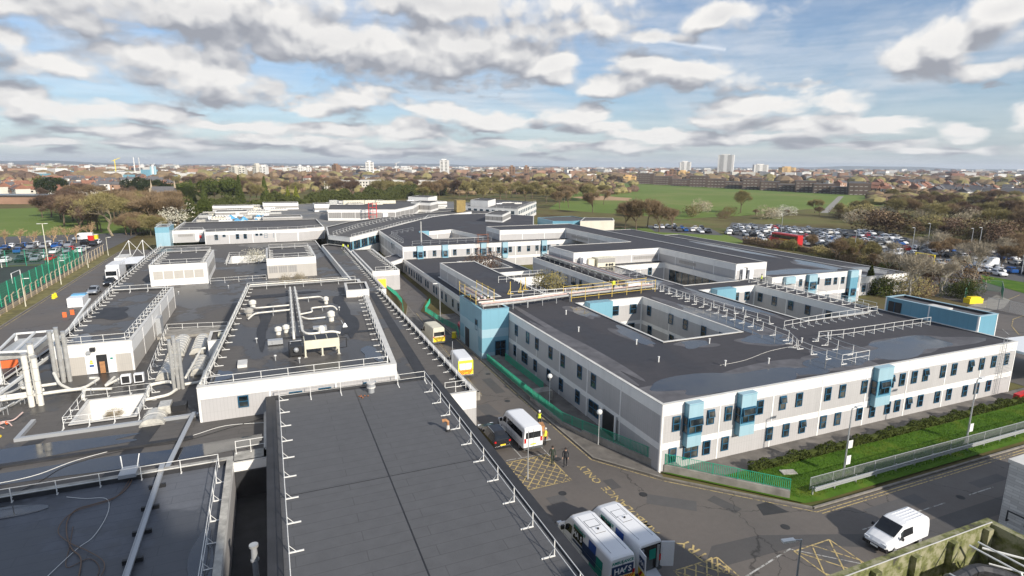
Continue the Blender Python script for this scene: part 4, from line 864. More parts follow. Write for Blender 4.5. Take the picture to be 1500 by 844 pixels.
rail(rect(-30.1, -27.3, 194.8, 203.6), 7.7, 'white guard rail on top of the pale blue stair tower', closed=True, sp=2, foot=-1)
rail([(17.45, 52.4), (17.45, 103.4), (18.3, 104.4), (18.4, 119.5), (18.75, 165)], 3.5, 'white guard rail behind the road side parapet of the corridor roof', side=1, sp=2.3)
rail([(15.2, 53.6), (17.4, 53.6)], 3.5, 'short white rail closing the near end of the corridor roof', side=1, sp=1.1, foot=-1)
b = MB()
for k in range(4): b.tube([(16.6+.28*k, 52.6, 3.5), (16.6+.28*k, 52.6, 4.9), (16.6+.28*k, 53.2, 4.9), (16.6+.28*k, 53.2, 3.5)], .03, 'rail_white', 5)
rail([(20, 122), (24.2, 121.9), (24.2, 154.2)], 3.95, 'white guard rail along the front and road edge of the entrance roof', side=1, sp=2.2)
ZP = 2.8
rail(rect(-18.2, -12.4, 59.8, 66.5), ZP, 'white guard rail round the open light well among the pipes', side=-1, sp=2.0, closed=True, foot=.7)
rail(rect(-9.9, -.6, 150.4, 163.6), ZP, 'white guard rail round the far light well with the bush', side=-1, sp=2.4, closed=True, foot=.6)
rail([(-13.4, 71.0), (-14.3, 91.6), (-6.5, 90)], ZP, 'white guard rail beside the curved rooflights', side=-1, sp=2.2, foot=.7)
rail([(-27.6, 52), (-27.3, 75), (-26.2, 89), (-28.0, 127), (-28.6, 189)], ZP, 'long white guard rail along the service road edge of the low roof', side=-1, sp=3, foot=.7)
rail([(-11.5, 127), (-1.3, 127.3)], ZP, 'white guard rail in front of the gap between the two plant rooms', side=1, sp=2.6, foot=.6)
rail([(1.0, 109), (10.5, 109)], ZP, 'white guard rail by the bare tree behind the pipework roof', side=1, sp=2.2, foot=.6)
rail([(-26.5, 121), (-22.3, 121)], ZP, 'short white guard rail left of the left plant room', side=1, sp=2, foot=.6)
rail([(-33, 46.4), (-4.9, 46.4), (-4.9, 16)], 3.18, 'white guard rail along the far and right edges of the bottom left roof', side=1, sp=2.55, foot=.75)
rail([(-3.8, 48.6), (-1.6, 48.6)], 3.0, 'short white rail on the link across the dark gap', sp=1.1, foot=-1)
b = MB(); b.box(-3.94, -1.42, 47.2, 48.9, 2.2, 3.0, 'old_coping'); solo(b, 'roof_link', 'pale concrete link bridging the dark gap left of the foreground roof', 'bridge')
def P3(L, z): return [tuple(at(x, y, z)[:2]) for x, y in L]
ZR = 6.35-.14
rail(P3([(955, 420), (1020, 446), (1117, 484), (1154.7, 498.7), (1166, 510)], ZR), ZR, 'long white guard rail from the scaffolded pipes along the ward roof', side=-1, sp=1.9)
rail(P3([(1168, 512), (1188, 520), (1232.5, 534.7), (1272, 527.5), (1226.7, 512), (1198.7, 500)], ZR), ZR, 'white T-shaped dead end of guard rail by the broad puddles', side=1, sp=1.9)
rail(P3([(1198, 499), (1234.7, 495.5), (1280, 489), (1362, 476.5)], ZR), ZR, 'white guard rail slanting towards the blue rooftop stair block', side=1, sp=1.9)
rail(P3([(1148, 482.7), (1217, 470), (1284, 460)], ZR), ZR, 'white guard rail along the near end of the second courtyard', side=-1, sp=1.5)
rail([(57.6, 79.6), (58.6, 54.0)], ZR, 'second white guard rail parallel to the long one between the courtyards', side=1, sp=2.0)
rail([(77.2, 78.5), (77.3, 54.2)], ZR, 'white guard rail along the far side of the second courtyard', side=1, sp=2.0)
rail([(78.9, 78.5), (79.0, 54.2)], ZR, 'outer white guard rail next to the yard edge beyond the second courtyard', side=-1, sp=2.0)
rail([(57.8, 95), (57.8, 87), (62.6, 87), (62.6, 95)], ZR, 'grey guard rails round the roof plant below the raised gallery', sp=1.8, m='rail_galv')
rail([(39.9, 92), (52.8, 92)], 3.15, 'white guard rail across the low courtyard roof', sp=1.9, foot=-1)
rail([(39.9, 107.9), (52.8, 107.9)], 3.7, 'white guard rail on the farther courtyard link', sp=1.9, foot=-1)
rail([(33.2, 79.7), (39.0, 79.5), (39.0, 92), (36.0, 92)], ZR, 'white guard rails beside the yellow posts on the first ward roof', sp=1.7, foot=-1)
rail([(38.2, 78.9), (54, 78.6)], ZR, 'white guard rail behind the scaffolded pipes', sp=2.0, foot=-1)
rail([(33, 144), (55, 146)], ZR, 'grey guard rail on the front of the north wing roof', sp=2.4, m='rail_galv')
rail([(32, 150), (32.5, 168), (41, 177)], ZR, 'grey guard rail along the left side of the north wing roof', sp=3, m='rail_galv')
rail([(57.5, 157.5), (75, 158)], ZR, 'thin guard rail behind the far arm of the raised gallery', sp=3, m='rail_galv')
rail([(21, 166.2), (31.4, 181.9), (42.3, 199.9), (60, 222)], 6.0, 'white guard rail on the near edge of the curved link roof', side=1, sp=2.5)
rail([(17, 175), (27, 196), (40, 216), (54, 233)], 6.0, 'white guard rail on the far edge of the curved link roof', side=-1, sp=3)
rail([(88, 270), (104.3, 243.4), (135, 290)], 6.7, 'thin guard rail along the parapet of the far white wing', sp=4, foot=-1)
for i, (x, y) in enumerate(((36.5, 83.5), (34.4, 82.8), (38.0, 85.0))):
    b = MB(); b.box(x-.5, x+.5, y-.12, y+.12, ZR, ZR+.08, 'rail_yellow'); b.tube([(x, y, ZR), (x, y, ZR+2.0)], .07, 'rail_yellow', 5); b.tube([(x-.45, y, ZR+.05), (x, y, ZR+.9)], .05, 'rail_yellow', 4)
    solo(b, 'yellow_anchor_post', ('middle', 'nearest', 'farthest')[i]+' of three yellow braced posts on the first ward roof', 'anchor post', 'yellow posts on the ward roof')
# green ramp railings and their walls
GW = [(25.95, 56), (26.2, 49), (26.9, 46), (30.2, 37.45), (36.9, 30.3)]
b = MB()
for i in range(len(GW)-1):
    a, c = Vector(GW[i]), Vector(GW[i+1]); b.obox((a+c)/2, c-a, (c-a).length+.1, .28, .0, .75 if i > 1 else .45, 'concrete')
solo(b, 'retaining_wall', 'low weathered concrete wall under the green railing at the road corner', 'wall')
rail([(x, y, .75) for x, y in GW[2:]], 0, 'green railing on the low wall at the corner of the ward building', h=1.0, sp=1.9, foot=0, m='rail_green', mesh='rail_green', name='handrail', mids=())
rail([(25.95, 70.5, .15), (25.9, 56, .5), (26.2, 49, .5), (26.85, 46.1, .75)], 0, 'green railing beside the road running down to the blue entrance block', h=1.0, sp=1.9, foot=0, m='rail_green', mesh='rail_green', name='handrail', mids=())
rail([(27.6, 68, .8), (27.6, 56.5, .9)], 0, 'inner green railing of the ramp next to the ward wall', h=1.0, sp=1.9, foot=0, m='rail_green', mesh='rail_green', name='handrail', mids=())
b = MB(); b.prism([(26.15, 56.5), (27.7, 56.5), (27.7, 70.5), (26.15, 70.5)], .1, .78, 'concrete', 'paving'); b.box(26.1, 28.2, 55.2, 56.5, .1, 1.25, 'concrete')
solo(b, 'access_ramp', 'concrete ramp between green railings in front of the ward wall', 'ramp')
rail([(25.7, 82.5), (26.5, 86.0), (25.6, 91), (24.9, 100), (27.4, 106)], .12, 'green railing beside the far end of the road, past the blue block', h=1.0, sp=1.9, foot=0, m='rail_green', mesh='rail_green', name='handrail', mids=())
rail([(22.0, 121, .2), (22.2, 112, .7), (21.6, 104, 1.0), (20.3, 97, 1.2)], 0, 'green railing of the zigzag ramp under the orange doorway', h=1.0, sp=1.9, foot=0, m='rail_green', mesh='rail_green', name='handrail', mids=())
b = MB(); b.prism([(19.2, 96), (20.6, 96.3), (22.6, 104), (23.1, 112), (22.6, 121), (19.3, 121)], .1, .7, 'concrete', 'earth'); solo(b, 'raised_bed', 'raised brown planting bed with a concrete edge by the corridor', 'planting bed')
b = MB(); b.obox((20.5, 60.2), (0, 1), 3.6, .3, 0, 1.0, 'concrete'); b.obox((19.4, 58.5), (1, .1), 2.4, .3, 0, 1.0, 'concrete'); solo(b, 'retaining_wall', 'short pale wall at the road edge below the near end of the corridor', 'wall')
b = MB(); b.box(16.9, 17.2, 52.0, 52.3, 0, 3.4, 'white_panel'); solo(b, 'canopy_column', 'white column holding up the near end of the corridor roof', 'column')
# crash barrier and fence by the grass
root = thing('crash_barrier', (39, 29.8, 0), 'galvanised crash barrier along the grass verge above the double yellow lines', 'barrier')
b = MB(); b.idx([(39, 29.7, z) for z in (.45, .52, .6, .68, .76)]+[(100, 29.4, z) for z in (.45, .52, .6, .68, .76)], [(i, i+1, i+6, i+5) for i in range(4)], 'rail_galv')
b = MB()
for dz, dy in ((.50, 0), (.62, .05), (.74, 0)): b.box(39, 100, 29.66+dy, 29.74+dy, dz, dz+.1, 'rail_galv')
b.build('rails', root)
for k in range(25): child('post', post_mesh(.8, 0, 'rail_galv', .05), root, (k*2.5, .1, 0))
rail([(39.4, 30.5), (70, 30.3), (100, 30.2)], .13, 'grey mesh pedestrian fence just behind the crash barrier', h=1.1, sp=2.6, foot=0, m='rail_galv', mesh='rail_galv', name='mesh_fence', cat='fence', mids=())

# ================================================================== pipes and plant on the left roofs
def pipes(label, runs, m='pipe_white', sup=True, name='pipework', cat='pipework', z0=ZP):
    c = runs[0][1][0]; root = thing(name, (c[0], c[1], z0), label, cat)
    for r_, pts in runs:
        b = MB(); P_ = [Vector(p) for p in pts]
        # round the elbows a little
        q = [P_[0]]
        for i in range(1, len(P_)-1):
            a = (P_[i-1]-P_[i]); c_ = (P_[i+1]-P_[i]); k = min(.45, a.length*.4, c_.length*.4)
            q += [P_[i]+a.normalized()*k, P_[i]+(a.normalized()+c_.normalized())*k*.29, P_[i]+c_.normalized()*k]
        q.append(P_[-1]); b.tube(q, r_, m, 8)
        for i in range(len(P_)-1):
            d = P_[i+1]-P_[i]; L = d.length; k = int(L/2.6)
            for j in range(1, k+1):
                e = P_[i]+d*(j/(k+1)); t = d.normalized()*.05; b.tube([e-t, e+t], r_*1.22, 'rail_galv', 8)
                if sup and abs(d.z) < .3*L and e.z > z0+.25: n_ = Vector((-d.y, d.x, 0)).normalized()*(r_+.1); b.tube([(e.x+n_.x, e.y+n_.y, z0), (e.x+n_.x, e.y+n_.y, e.z), (e.x-n_.x, e.y-n_.y, e.z), (e.x-n_.x, e.y-n_.y, z0)], .035, 'rail_galv', 4)
        b.build('pipe', root, smooth=False)
    return root
def flues(label, x, y, z0, z1, r_, offs, m='pipe_silver'):
    root = thing('flue_stack', (x, y, z0), label, 'flue')
    for dx, dy, dz in offs:
        b = MB(); b.cyl(x+dx, y+dy, z0, z1+dz, r_, m, 12)
        zz = z0+1.2
        while zz < z1+dz-.3: b.cyl(x+dx, y+dy, zz, zz+.05, r_*1.08, 'rail_galv', 12); zz += 1.3
        b.cyl(x+dx, y+dy, z1+dz, z1+dz+.25, r_*.9, 'rail_galv', 12, r_*1.1); b.build('flue', root)
    b = MB(); xs = [o[0] for o in offs]; ys = [o[1] for o in offs]
    for zz in (z0+1.5, z1-1): b.box(x+min(xs)-r_, x+max(xs)+r_, y+min(ys)+r_, y+min(ys)+r_+.08, zz, zz+.08, 'rail_galv')
    b.build('bracket', root); return root
flues('tall triple white flue standing at the left, nearest the camera', -22.2, 66.8, ZP, 8.2, .25, ((-.35, 0, -.2), (.35, .1, -.6), (0, .8, .6)), 'pipe_white')
flues('pair of silver flues against the boiler house wall', -22.3, 73.4, ZP, 8.4, .21, ((0, 0, 0), (.6, .05, .3), (1.15, .1, -.2)))
flues('triple silver flue between the boiler house and the pipework roof', -10.0, 66.6, ZP, 8.0, .17, ((-.4, 0, 0), (0, .1, .35), (.4, 0, -.1)))
pipes('long white pipe crossing below the boiler house door', [(.17, [(-30, 67.2, 3.5), (-20.5, 68.4, 3.5), (-18.6, 68.4, 3.5), (-18.4, 66.8, 3.2), (-18.4, 66.8, 2.85)]), (.18, [(-29, 68.6, 3.4), (-23.2, 69.2, 3.4), (-22.4, 69.8, 3.4)])])
pipes('bent white pipes spreading out from the wall flues', [(.15, [(-22.2, 72.6, 4.2), (-21.2, 70.4, 3.6), (-19.8, 68.9, 3.3), (-16.2, 67.9, 3.3)]), (.16, [(-21.6, 72.0, 3.2), (-24.8, 71.6, 3.2), (-26.6, 77.6, 3.2)]), (.15, [(-19.2, 72.9, 3.1), (-18.2, 72.6, 3.1), (-18.9, 69.9, 3.1), (-20.1, 69.4, 3.1)]), (.14, [(-16.9, 72.6, 3.0), (-17.1, 69.2, 3.2), (-15.6, 72.4, 3.2)])])
pipes('white pipes looping round the base of the triple silver flue', [(.17, [(-12.6, 65.2, 3.0), (-12.9, 67.9, 3.2), (-11.2, 67.8, 3.4), (-10.6, 66.8, 3.6)]), (.15, [(-12.6, 63.8, 3.1), (-10.6, 64.4, 3.1), (-10.1, 65.8, 3.1)]), (.16, [(-9.5, 67.4, 3.0), (-7.9, 67.5, 3.0), (-7.8, 70.0, 3.4)]), (.13, [(-9.3, 66.9, 3.9), (-8.6, 76.2, 4.2), (-8.2, 76.4, 4.2)])])
pipes('tangle of thin grey pipes left of the tall white flue', [(.1, [(-27, 64.5, 3.1), (-24, 66.2, 3.3), (-23.2, 69.5, 3.3)]), (.09, [(-26.2, 63.2, 3.0), (-24.4, 64.0, 3.5), (-23.8, 66.6, 3.5)]), (.12, [(-27.3, 70, 3.0), (-25.2, 70.6, 3.3), (-24.6, 74, 3.3)])], 'pipe_silver')
# steel frame and duct bridge at the left edge
root = thing('steel_frame', (-26.5, 75, ZP), 'open white steel frame bridging pipes over the service road edge', 'frame')
for (x, y) in ((-27.6, 75.2), (-24.6, 74.6), (-28.4, 83), (-24.8, 83)): b = MB(); b.box(x-.14, x+.14, y-.14, y+.14, 0 if x < -28.2 else ZP, 6.4, 'steel_white'); b.build('column', root)
for (a, c) in (((-27.6, 75.2), (-24.6, 74.6)), ((-28.4, 83), (-24.8, 83)), ((-27.6, 75.2), (-28.4, 83)), ((-24.6, 74.6), (-24.8, 83)), ((-26, 75), (-26.5, 83))): b = MB(); b.tube([(*a, 6.35), (*c, 6.35)], .14, 'steel_white', 4); b.build('beam', root)
b = MB(); b.box(-27.9, -24.9, 76.2, 82.2, 5.2, 5.9, 'pipe_silver'); solo(b, 'duct', 'boxy silver duct hanging in the white steel frame', 'duct')
b = MB(); b.tube([(-27.0, 56, 3.4), (-25.6, 72, 3.7), (-24.4, 80, 4.2), (-24.9, 100, 6.6)], .17, 'steel_white', 4); b.tube([(-27.7, 57, 3.1), (-26.4, 72, 3.4)], .15, 'steel_white', 4); solo(b, 'steel_beam', 'long white steel beam slanting up beside the boiler house', 'beam')
b = MB(); b.box(-34.5, -29.4, 72, 80, 0, 4.6, 'coping'); solo(b, 'site_cabin', 'pale box-shaped cabin cut off by the left edge', 'cabin')
b = MB(); b.prism([(-25.2, 62.4), (-24.9, 62.4), (-24.7, 64.2), (-25.0, 64.2)], ZP, 5.3, 'steel_white'); b.box(-25.2, -24.95, 60.8, 64.2, 5.1, 5.3, 'steel_white'); b.box(-25.2, -24.95, 60.8, 61.0, ZP, 5.1, 'steel_white'); solo(b, 'door_frame_panel', 'white framed screen panel by the left edge of the low roof', 'screen')
pipes('small red and white valve pipes beside the framed screen', [(.06, [(-24.4, 61.8, 3.1), (-23.4, 62.6, 3.2), (-22.6, 62.4, 3.2), (-22.2, 63.5, 3.5)]), (.05, [(-23.8, 61.2, 3.3), (-22.8, 61.9, 3.4), (-22.4, 61.4, 3.1)]), (.05, [(-24.0, 62.6, 3.0), (-23.0, 61.4, 3.0)])], 'pipe_pink')
for (x, y, l) in ((-23.6, 62.2, 'left'), (-22.9, 61.8, 'right')):
    b = MB(); b.tube([(x, y, 3.3), (x+.05, y, 3.32)], .18, 'orange_plastic', 10); solo(b, 'valve_wheel', l+' orange valve wheel among the small pipes', 'valve')
b = MB(); b.cyl(-23.1, 59.9, ZP, ZP+.05, .42, 'yellow_plastic', 14); solo(b, 'yellow_cover', 'round yellow cover lying on the low roof by the valves', 'cover')
for x, l in ((-15.35, 'left'), (-14.15, 'right')):
    t = thing('condenser_unit', (x, 70.4, ZP), l+' of the two small white condenser units behind the light well', 'condenser', 'twin condenser units')
    b = MB(); b.box(x-.45, x+.45, 70.1, 70.7, ZP+.1, ZP+1.05, 'white_paint'); b.box(x-.4, x+.4, 70.15, 70.65, ZP, ZP+.1, 'black_metal'); b.build('casing', t)
    b = MB(); b.box(x-.34, x+.34, 70.07, 70.1, ZP+.2, ZP+.95, 'black_metal'); b.build('fan_grille', t)
def dome(label, x0, x1, y0, y1, z, r_=.7):
    t = thing('rooflight', ((x0+x1)/2, y0, z), label, 'rooflight', 'curved rooflights'); b = MB(); n = 8; c = (x0+x1)/2; w = (x1-x0)/2; vs = []; fs = []
    for yy in (y0, y1):
        for k in range(n+1): a = math.pi*k/n; vs.append((c-w*math.cos(a), yy, z+.15+r_*math.sin(a)))
    for k in range(n): fs.append((k, n+1+k, n+2+k, k+1))
    fs += [tuple(range(n+1)), tuple(range(2*n+1, n, -1))]; b.idx(vs, fs, 'rooflight'); b.build('glazing', t)
    b = MB(); b.box(x0-.1, x1+.1, y0-.1, y1+.1, z, z+.15, 'old_coping'); b.build('upstand', t)
    b = MB(); kk = int((y1-y0)/1.0)
    for j in range(1, kk): yy = y0+(y1-y0)*j/kk; b.tube([(c-w*math.cos(math.pi*k/n)*1.01, yy, z+.16+r_*math.sin(math.pi*k/n)*1.01) for k in range(n+1)], .025, 'coping', 4)
    b.build('glazing_bars', t)
dome('near left curved rooflight', -12.6, -10.9, 70.3, 77.3, ZP); dome('far left curved rooflight', -12.7, -10.9, 78.8, 86.3, ZP)
dome('near right curved rooflight', -9.3, -7.9, 70.6, 76.0, ZP, .6); dome('far right curved rooflight', -10.2, -8.6, 79.0, 86.0, ZP, .6)
dome('curved rooflight by the light well, in the dark strip', -12.0, -10.2, 57.6, 60.4, ZP, .5)
b = MB(); b.box(-15.0, -6.5, 87.6, 91.2, ZP, ZP+.35, 'concrete'); solo(b, 'roof_slab', 'pale concrete slab step behind the curved rooflights', 'slab')
b = MB(); b.box(-10.9, -9.9, 60.0, 61.6, ZP, ZP+.8, 'rooflight'); b.box(-9.85, -8.6, 60.2, 61.4, ZP, ZP+.6, 'black_metal'); solo(b, 'vent_cowl', 'white and black vent cowls just left of the pipework building', 'vent')
# edging strips and lane on the lower left
b = MB(); b.box(-21.3, -7.4, 58.2, 58.55, ZP, ZP+.3, 'rail_galv'); b.box(-21.3, -20.95, 58.55, 62.4, ZP, ZP+.3, 'rail_galv'); solo(b, 'roof_edging', 'blue-grey metal edging strip crossing the low roof below the light well', 'edging')
b = MB(); b.box(-27, -7.4, 53.2, 53.7, ZP, ZP+.18, 'felt_upstand'); solo(b, 'roof_upstand', 'low dark felt upstand running across the wet lane', 'upstand')
b = MB(); b.prism([(-13.2, 47.6), (-11.7, 47.6), (-10.3, 57.9), (-11.8, 57.9)], ZP+.004, ZP+.02, 'felt_upstand'); solo(b, 'walkway_strip', 'black walkway strip slanting across the wet lane, middle', 'walkway')
b = MB(); b.prism([(-23.5, 48), (-22, 48), (-19.0, 58), (-20.2, 58)], ZP+.004, ZP+.02, 'felt_upstand'); solo(b, 'walkway_strip', 'black walkway strip slanting across the wet lane, far left', 'walkway')
root = thing('cable_tray', (-8.7, 35, 3.2), 'pale blue cable tray running up the dark bottom left roof on small feet', 'cable tray')
b = MB(); b.box(-8.95, -8.6, 20, 46.6, 3.45, 3.53, 'rail_galv'); b.box(-8.95, -8.92, 20, 46.6, 3.53, 3.6, 'rail_galv'); b.box(-8.63, -8.6, 20, 46.6, 3.53, 3.6, 'rail_galv'); b.box(-8.95, -8.6, 46.6, 47.4, 3.65, 3.75, 'rail_galv'); b.build('tray', root)
b = MB(); b.prism([(-8.8, 47.4), (-8.45, 47.4), (-7.6, 58.6), (-7.95, 58.6)], 3.1, 3.2, 'rail_galv'); b.build('tray', root)
for k in range(9): b = MB(); b.box(-9.3, -8.25, 21.5+k*2.9, 21.7+k*2.9, 3.18, 3.45, 'black_metal'); b.build('foot', root)
rnd = random.Random(3)
def cable(label, pts, r_, m, z):
    P_ = [Vector((x, y, z)) for x, y in pts]; q = []
    for i in range(len(P_)-1):
        p0, p1, p2, p3 = P_[max(i-1, 0)], P_[i], P_[i+1], P_[min(i+2, len(P_)-1)]
        for k in range(6):
            t = k/6; q.append(.5*((2*p1)+(-p0+p2)*t+(2*p0-5*p1+4*p2-p3)*t*t+(-p0+3*p1-3*p2+p3)*t**3))
    q.append(P_[-1]); b = MB(); b.tube(q, r_, m, 6); return solo(b, 'cable', label, 'cable')
cable('thick brown cable curling across the dark bottom left roof', [(-10.7, 47.4), (-10.7, 45.8), (-11.2, 44.4), (-12.4, 43.9), (-13.3, 43.6), (-13.5, 42.4), (-13.1, 40.6), (-12.4, 38.8), (-11.6, 37.4), (-11.2, 34.5), (-10.9, 30)], .038, 'cable_brown', 3.26)
cable('second brown cable looping beside the thick one', [(-10.8, 46.6), (-11.3, 44.1), (-13.4, 43.2), (-13.7, 41.2), (-12.6, 39.4), (-11.4, 38.1), (-10.3, 36.6), (-10.2, 35.2), (-11.0, 35.0), (-11.2, 33)], .026, 'cable_brown', 3.30)
cable('thin brown cable in a wide loop at the bottom of the dark roof', [(-13.0, 41.5), (-12.6, 39.2), (-12.2, 37.0), (-11.2, 37.4), (-10.4, 36.0), (-10.6, 34), (-10.9, 31)], .02, 'cable_brown', 3.22)
cable('thin pale cable snaking from the rail over the dark bottom left roof', [(-14.4, 45.7), (-13.2, 45.0), (-11.8, 44.4), (-11.3, 42.4), (-11.5, 39.8), (-12.2, 38.5), (-13.4, 35), (-14.6, 30)], .018, 'rail_white', 3.24)
cable('pale cable sagging across the wet lane to the foreground building', [(-28, 50.8), (-22, 50.5), (-18, 50.8), (-15.5, 52.5), (-12, 53.6), (-8, 53.8), (-5, 55.0), (-1.6, 54.4)], .022, 'rail_white', 2.85)
cable('black cable lying beside the pale one on the wet lane', [(-19, 47.4), (-17.2, 49.5), (-15.8, 51.8), (-12, 53.0), (-8.2, 53.0), (-5, 54.2), (-1.6, 55.6)], .028, 'black_metal', 2.85)
b = MB(); b.box(-11.4, -10.3, 46.2, 47.6, 3.62, 3.9, 'rail_galv'); b.tube([(-11.3, 47.3, 3.8), (-11.5, 48, 4.6)], .04, 'rail_white', 5); b.tube([(-10.4, 47.3, 3.8), (-10.3, 48, 4.6)], .04, 'rail_white', 5); solo(b, 'cable_crossing', 'metal step where the cables cross the pale parapet', 'cable crossing')
b = MB(); b.cyl(-2.2, 33.6, 0, 3.2, .17, 'rail_galv', 12); b.cyl(-2.2, 33.6, 3.2, 3.3, .24, 'rail_galv', 12); b.cyl(-2.2, 33.6, 3.3, 4.1, .2, 'rail_galv', 12, .16); b.cyl(-2.2, 33.6, 4.1, 4.25, .26, 'pipe_silver', 12); solo(b, 'vent_pipe', 'grey metal vent pipe rising from the dark gap at the bottom', 'vent pipe')
# --- pipework roof: chiller, ducts, vents
ch = thing('chiller', (4.3, 63.9, ZB), 'cream air-cooled chiller on legs in the middle of the pipework roof', 'chiller')
b = MB(); b.box(2.55, 6.15, 63.2, 65.2, ZB+.9, ZB+1.85, 'cream_metal'); b.build('casing', ch)
for k in range(3): b = MB(); b.box(2.66+k*1.17, 3.72+k*1.17, 63.3, 65.1, ZB+1.85, ZB+1.9, 'black_metal'); b.build('fan_bank', ch)
for x in (2.62, 4.35, 6.05):
    for y in (63.3, 65.1): b = MB(); b.box(x-.08, x+.08, y-.08, y+.08, ZB, ZB+.9, 'cream_metal'); b.box(x-.18, x+.18, y-.18, y+.18, ZB, ZB+.06, 'old_coping'); b.build('leg', ch)
b = MB(); b.tube([(6.15, 64.2, ZB+1.5), (7.0, 64.2, ZB+1.5), (7.0, 64.2, ZB+.4), (6.3, 64.2, ZB+.4)], .06, 'black_metal', 6); b.build('pipe_loop', ch)
b = MB(); b.box(1.1, 2.3, 63.6, 65.4, ZB+.2, ZB+1.2, 'black_metal'); b.tube([(1.0, 63.8, ZB), (1.0, 63.8, ZB+1.7), (2.4, 63.8, ZB+1.7)], .05, 'black_metal', 5); b.tube([(1.2, 64.8, ZB), (1.2, 64.8, ZB+1.5), (2.4, 64.8, ZB+1.5)], .07, 'rail_galv', 5); b.ball((1.7, 63.4, ZB+.9), .28, 'rail_galv', 5); solo(b, 'pump_set', 'dark pumps and valves crammed against the left end of the chiller', 'pump')
pipes('two long white ducts running down the middle of the pipework roof, with branches', [
    (.15, [(2.4, 99, 6.5), (1.75, 71.2, 6.5), (1.75, 70.6, 5.8)]), (.14, [(3.1, 99, 6.5), (2.75, 71.4, 6.5), (3.3, 70.2, 6.4), (6.2, 70.4, 6.4), (7.0, 70.4, 6.1)]),
    (.12, [(2.9, 90, 6.5), (6.4, 90.3, 6.5), (6.9, 88.8, 6.2)]), (.11, [(2.0, 86.5, 6.4), (-2.6, 86.3, 6.4), (-3.2, 88, 6.2)]), (.11, [(1.9, 83.6, 6.4), (-2.6, 83.2, 6.4), (-3.4, 81.6, 6.1)]),
    (.11, [(2.9, 80.8, 6.3), (4.6, 81.2, 6.4), (4.6, 83.6, 6.4), (7.6, 83.9, 6.4), (8.0, 83, 6.0)]), (.11, [(2.9, 79.4, 6.4), (3.8, 78.2, 6.2), (6.2, 78.4, 6.2)])], z0=ZB)
def cowl(label, x, y, r_, z=ZB, h=1.1, m='pipe_white'):
    b = MB(); b.cyl(x, y, z, z+h*.45, r_*.7, m, 10); b.cyl(x, y, z+h*.45, z+h*.5, r_*1.05, 'rail_galv', 12); b.cyl(x, y, z+h*.5, z+h*.85, r_, m, 12); b.cyl(x, y, z+h*.85, z+h, r_, m, 12, r_*.4); solo(b, 'fan_cowl', label, 'fan cowl')
cowl('white fan cowl at the end of the far branch duct', 7.0, 88.2, .4); cowl('large white fan cowl right of the ducts', 6.7, 77.8, .5, h=1.4); cowl('white fan cowl behind the chiller', 4.9, 71.0, .42, h=1.3)
cowl('left of the two small fan cowls left of the ducts', .1, 73.6, .42, h=1.0); cowl('right of the two small fan cowls left of the ducts', 1.0, 74.2, .42, h=1.0)
cowl('dusty fan cowl at the left parapet of the pipework roof', -3.4, 84.6, .6, m='old_coping'); cowl('blue capped fan cowl near the left parapet of the pipework roof', -3.0, 89.6, .5)
for (x, y, l) in ((4.9, 73.4, 'behind the chiller'), (-.3, 69.4, 'in the shade left of the chiller')):
    b = MB(); b.box(x-.8, x+.8, y-.4, y+.4, ZB+.1, ZB+.6, 'rail_galv'); b.box(x-.7, x+.7, y-.3, y+.3, ZB, ZB+.1, 'black_metal'); b.cyl(x-.35, y-.43, ZB+.15, ZB+.5, .01, 'black_metal'); solo(b, 'box_vent', 'low grey box vent '+l, 'vent')
b = MB(); b.box(-4.0, -3.1, 62.2, 64.0, ZB, ZB+.3, 'coping'); solo(b, 'roof_hatch', 'square pale roof hatch near the left of the pipework roof', 'hatch')
b = MB(); b.tube([(8.0, 74, ZB), (7.6, 74.6, ZB+.8)], .04, 'rail_galv', 5); b.cyl(8.0, 74.2, ZB, ZB+.5, .45, 'rail_galv', 4, .1); solo(b, 'pyramid_cap', 'small pyramid cap right of the large fan cowl', 'vent')
for i, (x, y, z, lab) in enumerate(((-.4, 63.4, ZB, 'at the front of the pipework roof'), (8.3, 83, ZB, 'right of the ducts on the pipework roof'), (1.9, 61.6, ZB, 'in front of the chiller'), (-2.3, 70.8, ZB, 'left of the box vent'), (-16, 118, ZP, 'on the low roof behind the boiler house'), (-8, 121, ZP, 'on the low roof in front of the plant rooms'))):
    b = MB(); b.cyl(x, y, z, z+.5, .06, 'rail_galv', 8); b.cyl(x, y, z+.5, z+.6, .14, 'rail_white', 8); solo(b, 'pipe_vent', 'thin capped vent pipe '+lab, 'vent pipe', 'thin roof vents')
b = MB(); b.cyl(8.0, 54.3, ZF, ZF+.5, .3, 'rail_galv', 14); b.cyl(8.0, 54.3, ZF+.5, ZF+.62, .42, 'coping', 14); b.cyl(8.0, 54.3, ZF+.62, ZF+.95, .38, 'rail_galv', 14); b.cyl(8.0, 54.3, ZF+.95, ZF+1.02, .42, 'coping', 14)
solo(b, 'roof_vent', 'round grey mushroom vent near the far edge of the foreground roof', 'vent')
b = MB()
for k in range(9): x, y = 7.2+rnd.uniform(-.5, .5), 53.4+rnd.uniform(-.3, .3); b.ball((x, y, ZF+.07), rnd.uniform(.05, .1), 'rust', 3)
solo(b, 'rubble', 'scatter of reddish rubble beside the mushroom vent', 'rubble')
b = MB(); b.cyl(12.5, 43.4, ZF, ZF+.2, .22, 'felt_upstand', 12); b.cyl(12.5, 43.4, ZF+.2, ZF+.55, .15, 'coping', 12, .11); b.tube([(12.5, 43.4, ZF+.5), (12.5, 43.4, ZF+.85), (12.3, 43.45, ZF+1.0), (12.05, 43.5, ZF+.95)], [.11, .12, .13, .15], 'cardboard', 10)
solo(b, 'gooseneck_vent', 'rusty brown hooked vent at the right of the foreground roof', 'vent')
